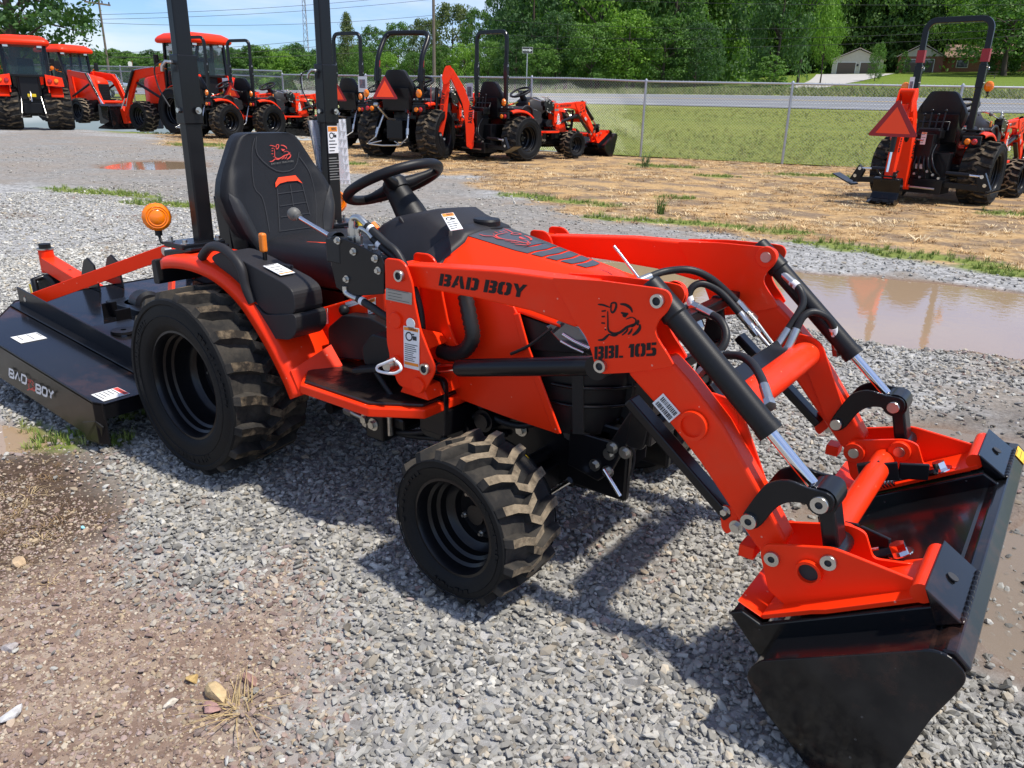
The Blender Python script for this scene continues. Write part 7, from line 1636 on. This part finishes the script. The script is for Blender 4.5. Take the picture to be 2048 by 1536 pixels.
# ---------------------------------------------------------------- houses, drive, small things
MT['siding'] = mat('cream_siding', (.62,.57,.47), .7, var=.06, vscale=2); MT['door'] = mat('brown_door', (.145,.105,.085), .6); MT['roof'] = mat('brown_shingle', (.30,.20,.15), .85, var=.2, vscale=3); MT['brickw'] = mat('brick_wall', (.30,.13,.085), .85, var=.35, vscale=9); MT['trim'] = mat('white_trim', (.75,.73,.68), .5); MT['win'] = mat('window_glass', (.05,.06,.07), .05, spec=.8); MT['concrete'] = mat('pale_concrete', (.44,.42,.39), .85, var=.1, vscale=1)
def house(px, depth, wpx, hpx, name, label, brick=False):
    x, y, z = site(px, depth); e = empty(name, (x, y, z), face_cam(x, y), label, 'house' if brick else 'garage')
    k = depth/FPX; W_ = wpx*k; H = hpx*k; wl = MT['brickw'] if brick else MT['siding']
    eave = H*.56; dp = W_*1.1
    mb = MB(); mb.prism([V(0,-W_/2,-.5),V(0,W_/2,-.5),V(0,W_/2,eave),V(0,0,H*.96),V(0,-W_/2,eave)], (-dp,0,0)); wo = obj('wall', mb, wl, e)
    mb = MB()
    for s in (-1, 1):
        mb.prism([V(.35,s*(W_/2+.35),eave-.12),V(.35,0,H),V(.35,0,H+.14),V(.35,s*(W_/2+.35),eave+.02)], (-dp-.7,0,0))
    obj('roof', mb, MT['roof'], e)
    mb = MB()
    for s in (-1, 1): mb.beam((.37,s*(W_/2+.3),eave-.06),(.37,0,H+.03),.05,.2,(1,0,0))
    obj('fascia', mb, MT['trim'], e)
    for c0, ww in (((-.22,.36),(.24,.36)) if not brick else ((-.02,.62),)):
        mb = MB(); hd = eave*.80; mb.bx(.0,.05,(c0-ww/2)*W_,(c0+ww/2)*W_,0,hd); d = obj('garage_door', mb, MT['door'], e)
        for r_ in range(4):
            mb = MB(); mb.bx(.05,.065,(c0-ww/2)*W_+.08,(c0+ww/2)*W_-.08,hd*(r_+.08)/4,hd*(r_+.92)/4); obj('panel', mb, MT['door'], d)
        mb = MB(); y0 = (c0-ww/2)*W_; y1 = (c0+ww/2)*W_; mb.bx(.0,.08,y0-.12,y0,0,hd+.12); mb.bx(.0,.08,y1,y1+.12,0,hd+.12); mb.bx(.0,.08,y0,y1,hd,hd+.12); obj('door_frame', mb, MT['trim'], e)
    if brick:
        mb = MB(); mb.bx(.05,.07,-.30*W_,.26*W_,eave*.62,eave*.76)
        obj('door_glass', mb, MT['win'], e)
        mb = MB(); mb.prism([V(-.02,-W_/2+.02,eave+.03),V(-.02,W_/2-.02,eave+.03),V(-.02,0,H*.94)], (.06,0,0)); obj('gable', mb, MT['siding'], e)
        mb = MB(); mb.bx(-dp,-2.2,W_/2,W_/2+13,-.5,eave); obj('wing_wall', mb, wl, e)
        mb = MB()
        mb.prism([V(-1.6,W_/2-.1,eave-.05),V(-1.6,W_/2+13.5,eave-.05),V(-dp*.55,W_/2+13.5,H),V(-dp*.55,W_/2-.1,H)], (-.05,0,.18)); mb.prism([V(-dp-.5,W_/2-.1,eave-.05),V(-dp-.5,W_/2+13.5,eave-.05),V(-dp*.55,W_/2+13.5,H),V(-dp*.55,W_/2-.1,H)], (.05,0,.18)); obj('wing_roof', mb, MT['roof'], e)
        for k_ in range(3):
            y0 = W_/2+2+3.6*k_; mb = MB(); mb.bx(-2.19,-2.13,y0,y0+1.5,eave*.38,eave*.82); w_ = obj('window', mb, MT['win'], e)
            mb = MB(); mb.bx(-2.16,-2.08,y0-.1,y0+1.6,eave*.34,eave*.38); mb.bx(-2.16,-2.1,y0-.1,y0,eave*.38,eave*.84); mb.bx(-2.16,-2.1,y0+1.5,y0+1.6,eave*.38,eave*.84); obj('frame', mb, MT['trim'], w_)
    else:
        mb = MB()
        for k_ in range(-6, 7): mb.bx(.0,.03,k_*W_/13-.03,k_*W_/13+.03,eave*.84,eave*.98)
        obj('batten', mb, wl, e)
        mb = MB(); mb.bx(.05,.12,-.02*W_,.02*W_,eave*.55,eave*.70); obj('wall_lamp', mb, MT['ink'], e)
    return e
house(1700, 128, 92, 46, 'garage', 'cream two-door garage with low gable across the lawn')
house(1822, 126, 80, 52, 'brick_house', 'low brick house with brown roof and white-trimmed garage gable', True)
mb = MB(); rows = []
ga = np.array(PD(1698, 126)); gb = np.array(PD(1600, 74)); per = np.array([ga[1]-gb[1], -(ga[0]-gb[0])]); per /= np.linalg.norm(per)
for t in np.linspace(0, 1, 40):
    c = ga*(1-t)+gb*t; ww = 4.2*(1-t)**1.5+1.7; rows.append([(*(c+per*s*ww), float(fieldz(*(c+per*s*ww)))+.07) for s in (-1,-.3,.3,1)])
mb.grid(rows, True); o = obj('driveway', mb, MT['concrete']); o['kind'] = 'structure'
x, y, z = site(1962, 100); e = empty('picnic_table', (x, y, z), face_cam(x, y), 'dark wooden picnic table on the lawn at the right', 'picnic table')
mb = MB(); mb.bx(-.4,.4,-.9,.9,.72,.77); obj('table_top', mb, MT['wood'], e)
for s in (-1, 1):
    mb = MB(); mb.bx(s*.6-.14,s*.6+.14,-.9,.9,.42,.46); obj('bench', mb, MT['wood'], e)
    mb = MB(); mb.beam((-.6,s*.6,0),(.25,s*.6,.72),.08,.08); mb.beam((.6,s*.6,0),(-.25,s*.6,.72),.08,.08); obj('leg', mb, MT['wood'], e)
x, y, z = site(1940, 32); e = empty('marker_post', (x, y, z), 0, 'short yellow marker post in the verge grass behind the bent roll bar', 'marker post'); mb = MB(); mb.cyl((0,0,-.1),(0,0,zat(180,1940,32)-z),.035,10); obj('shaft', mb, MT['yellow'], e)
mb = MB(); mb.lathe([(.04,0),(.04,.03),(0,.05)], (0,0,zat(180,1940,32)-z), (0,0,1), 10); obj('cap', mb, MT['yellow'], e)
x, y, z = site(268, 50); e = empty('mailbox', (x, y, z), face_cam(x, y), 'small white mailbox on a post beyond the left fence rails', 'mailbox'); zt_ = zat(133, 268, 50)-z
mb = MB(); mb.bx(-.05,.05,-.05,.05,-.2,zt_-.1); obj('post', mb, MT['wood'], e)
mb = MB(); pr = [(-.12,0),(.12,0),(.12,.16)]+[(.12*math.cos(a),.16+.12*math.sin(a)) for a in np.linspace(0, math.pi, 8)[1:-1]]+[(-.12,.16)]; mb.prism([V(.28,a,zt_-.1+b) for a, b in pr], (-.56,0,0)); obj('box', mb, MT['white'], e)
mb = MB(); mb.bx(-.02,.02,.125,.14,zt_+.0,zt_+.25); obj('flag', mb, MT['redlens'], e)
# silver pickup on the road at the left
x, y, z = site(205, 62); e = empty('pickup_truck', (x, y, z), math.atan2(FU[1], FU[0]), 'silver pickup truck on the road, half hidden by a cab tractor', 'pickup truck')
MT['silverp'] = mat('silver_car_paint', (.45,.47,.49), .3, .6, coat=.6)
mb = MB(); rows = []
prof = [(2.6,.55),(2.65,.95),(2.45,1.08),(1.45,1.18),(.75,1.75),(-.9,1.78),(-1.15,1.2),(-2.6,1.2),(-2.65,.55)]
mb.prism([V(a,-.9,b) for a, b in prof], (0,1.8,0)); obj('body', mb, MT['silverp'], e, bev=.06)
for s in (-1, 1):
    mb = MB(); mb.prism([V(a,s*.902,b) for a, b in ((1.25,1.22),(.72,1.68),(-.05,1.70),(-.05,1.22))], (0,s*.01,0)); obj('window', mb, MT['win'], e)
    mb = MB(); mb.prism([V(a,s*.902,b) for a, b in ((-.15,1.22),(-.15,1.70),(-.85,1.70),(-1.05,1.22))], (0,s*.01,0)); obj('window', mb, MT['win'], e)
    for xx in (1.65, -1.65):
        mb = MB(); mb.lathe([(.22,-.11),(.36,-.12),(.38,-.08),(.38,.08),(.36,.12),(.22,.11)], (xx,s*.80,.38), (0,1,0), 24); w_ = obj('wheel', mb, MT['rubber'], e); mb = MB(); mb.lathe([(.0,.09),(.2,.10),(.23,.115)], (xx,s*.80,.38), (0,s,0), 20); obj('rim', mb, MT['galv'], w_)
mb = MB(); mb.prism([V(1.43,-.78,1.215),V(1.43,.78,1.215),V(.80,.70,1.72),V(.80,-.70,1.72)], (.02,0,.02)); obj('windscreen', mb, MT['win'], e)
for s in (-1, 1): mb = MB(); mb.bx(2.60,2.68,s*.7-.16,s*.7+.16,.75,.92); obj('headlight', mb, MT['silver'], e)
mb = MB(); mb.bx(2.6,2.75,-.88,.88,.45,.62); obj('bumper', mb, MT['plasticd'], e, bev=.03)

for o in bpy.data.objects:
    if o.parent is not None and o.name.split('.')[0] in ('fitting', 'fittings', 'instruction_text', 'steel_lines', 'lettering', 'bolt_hole', 'insulator', 'linkage'): o['kind'] = 'stuff'
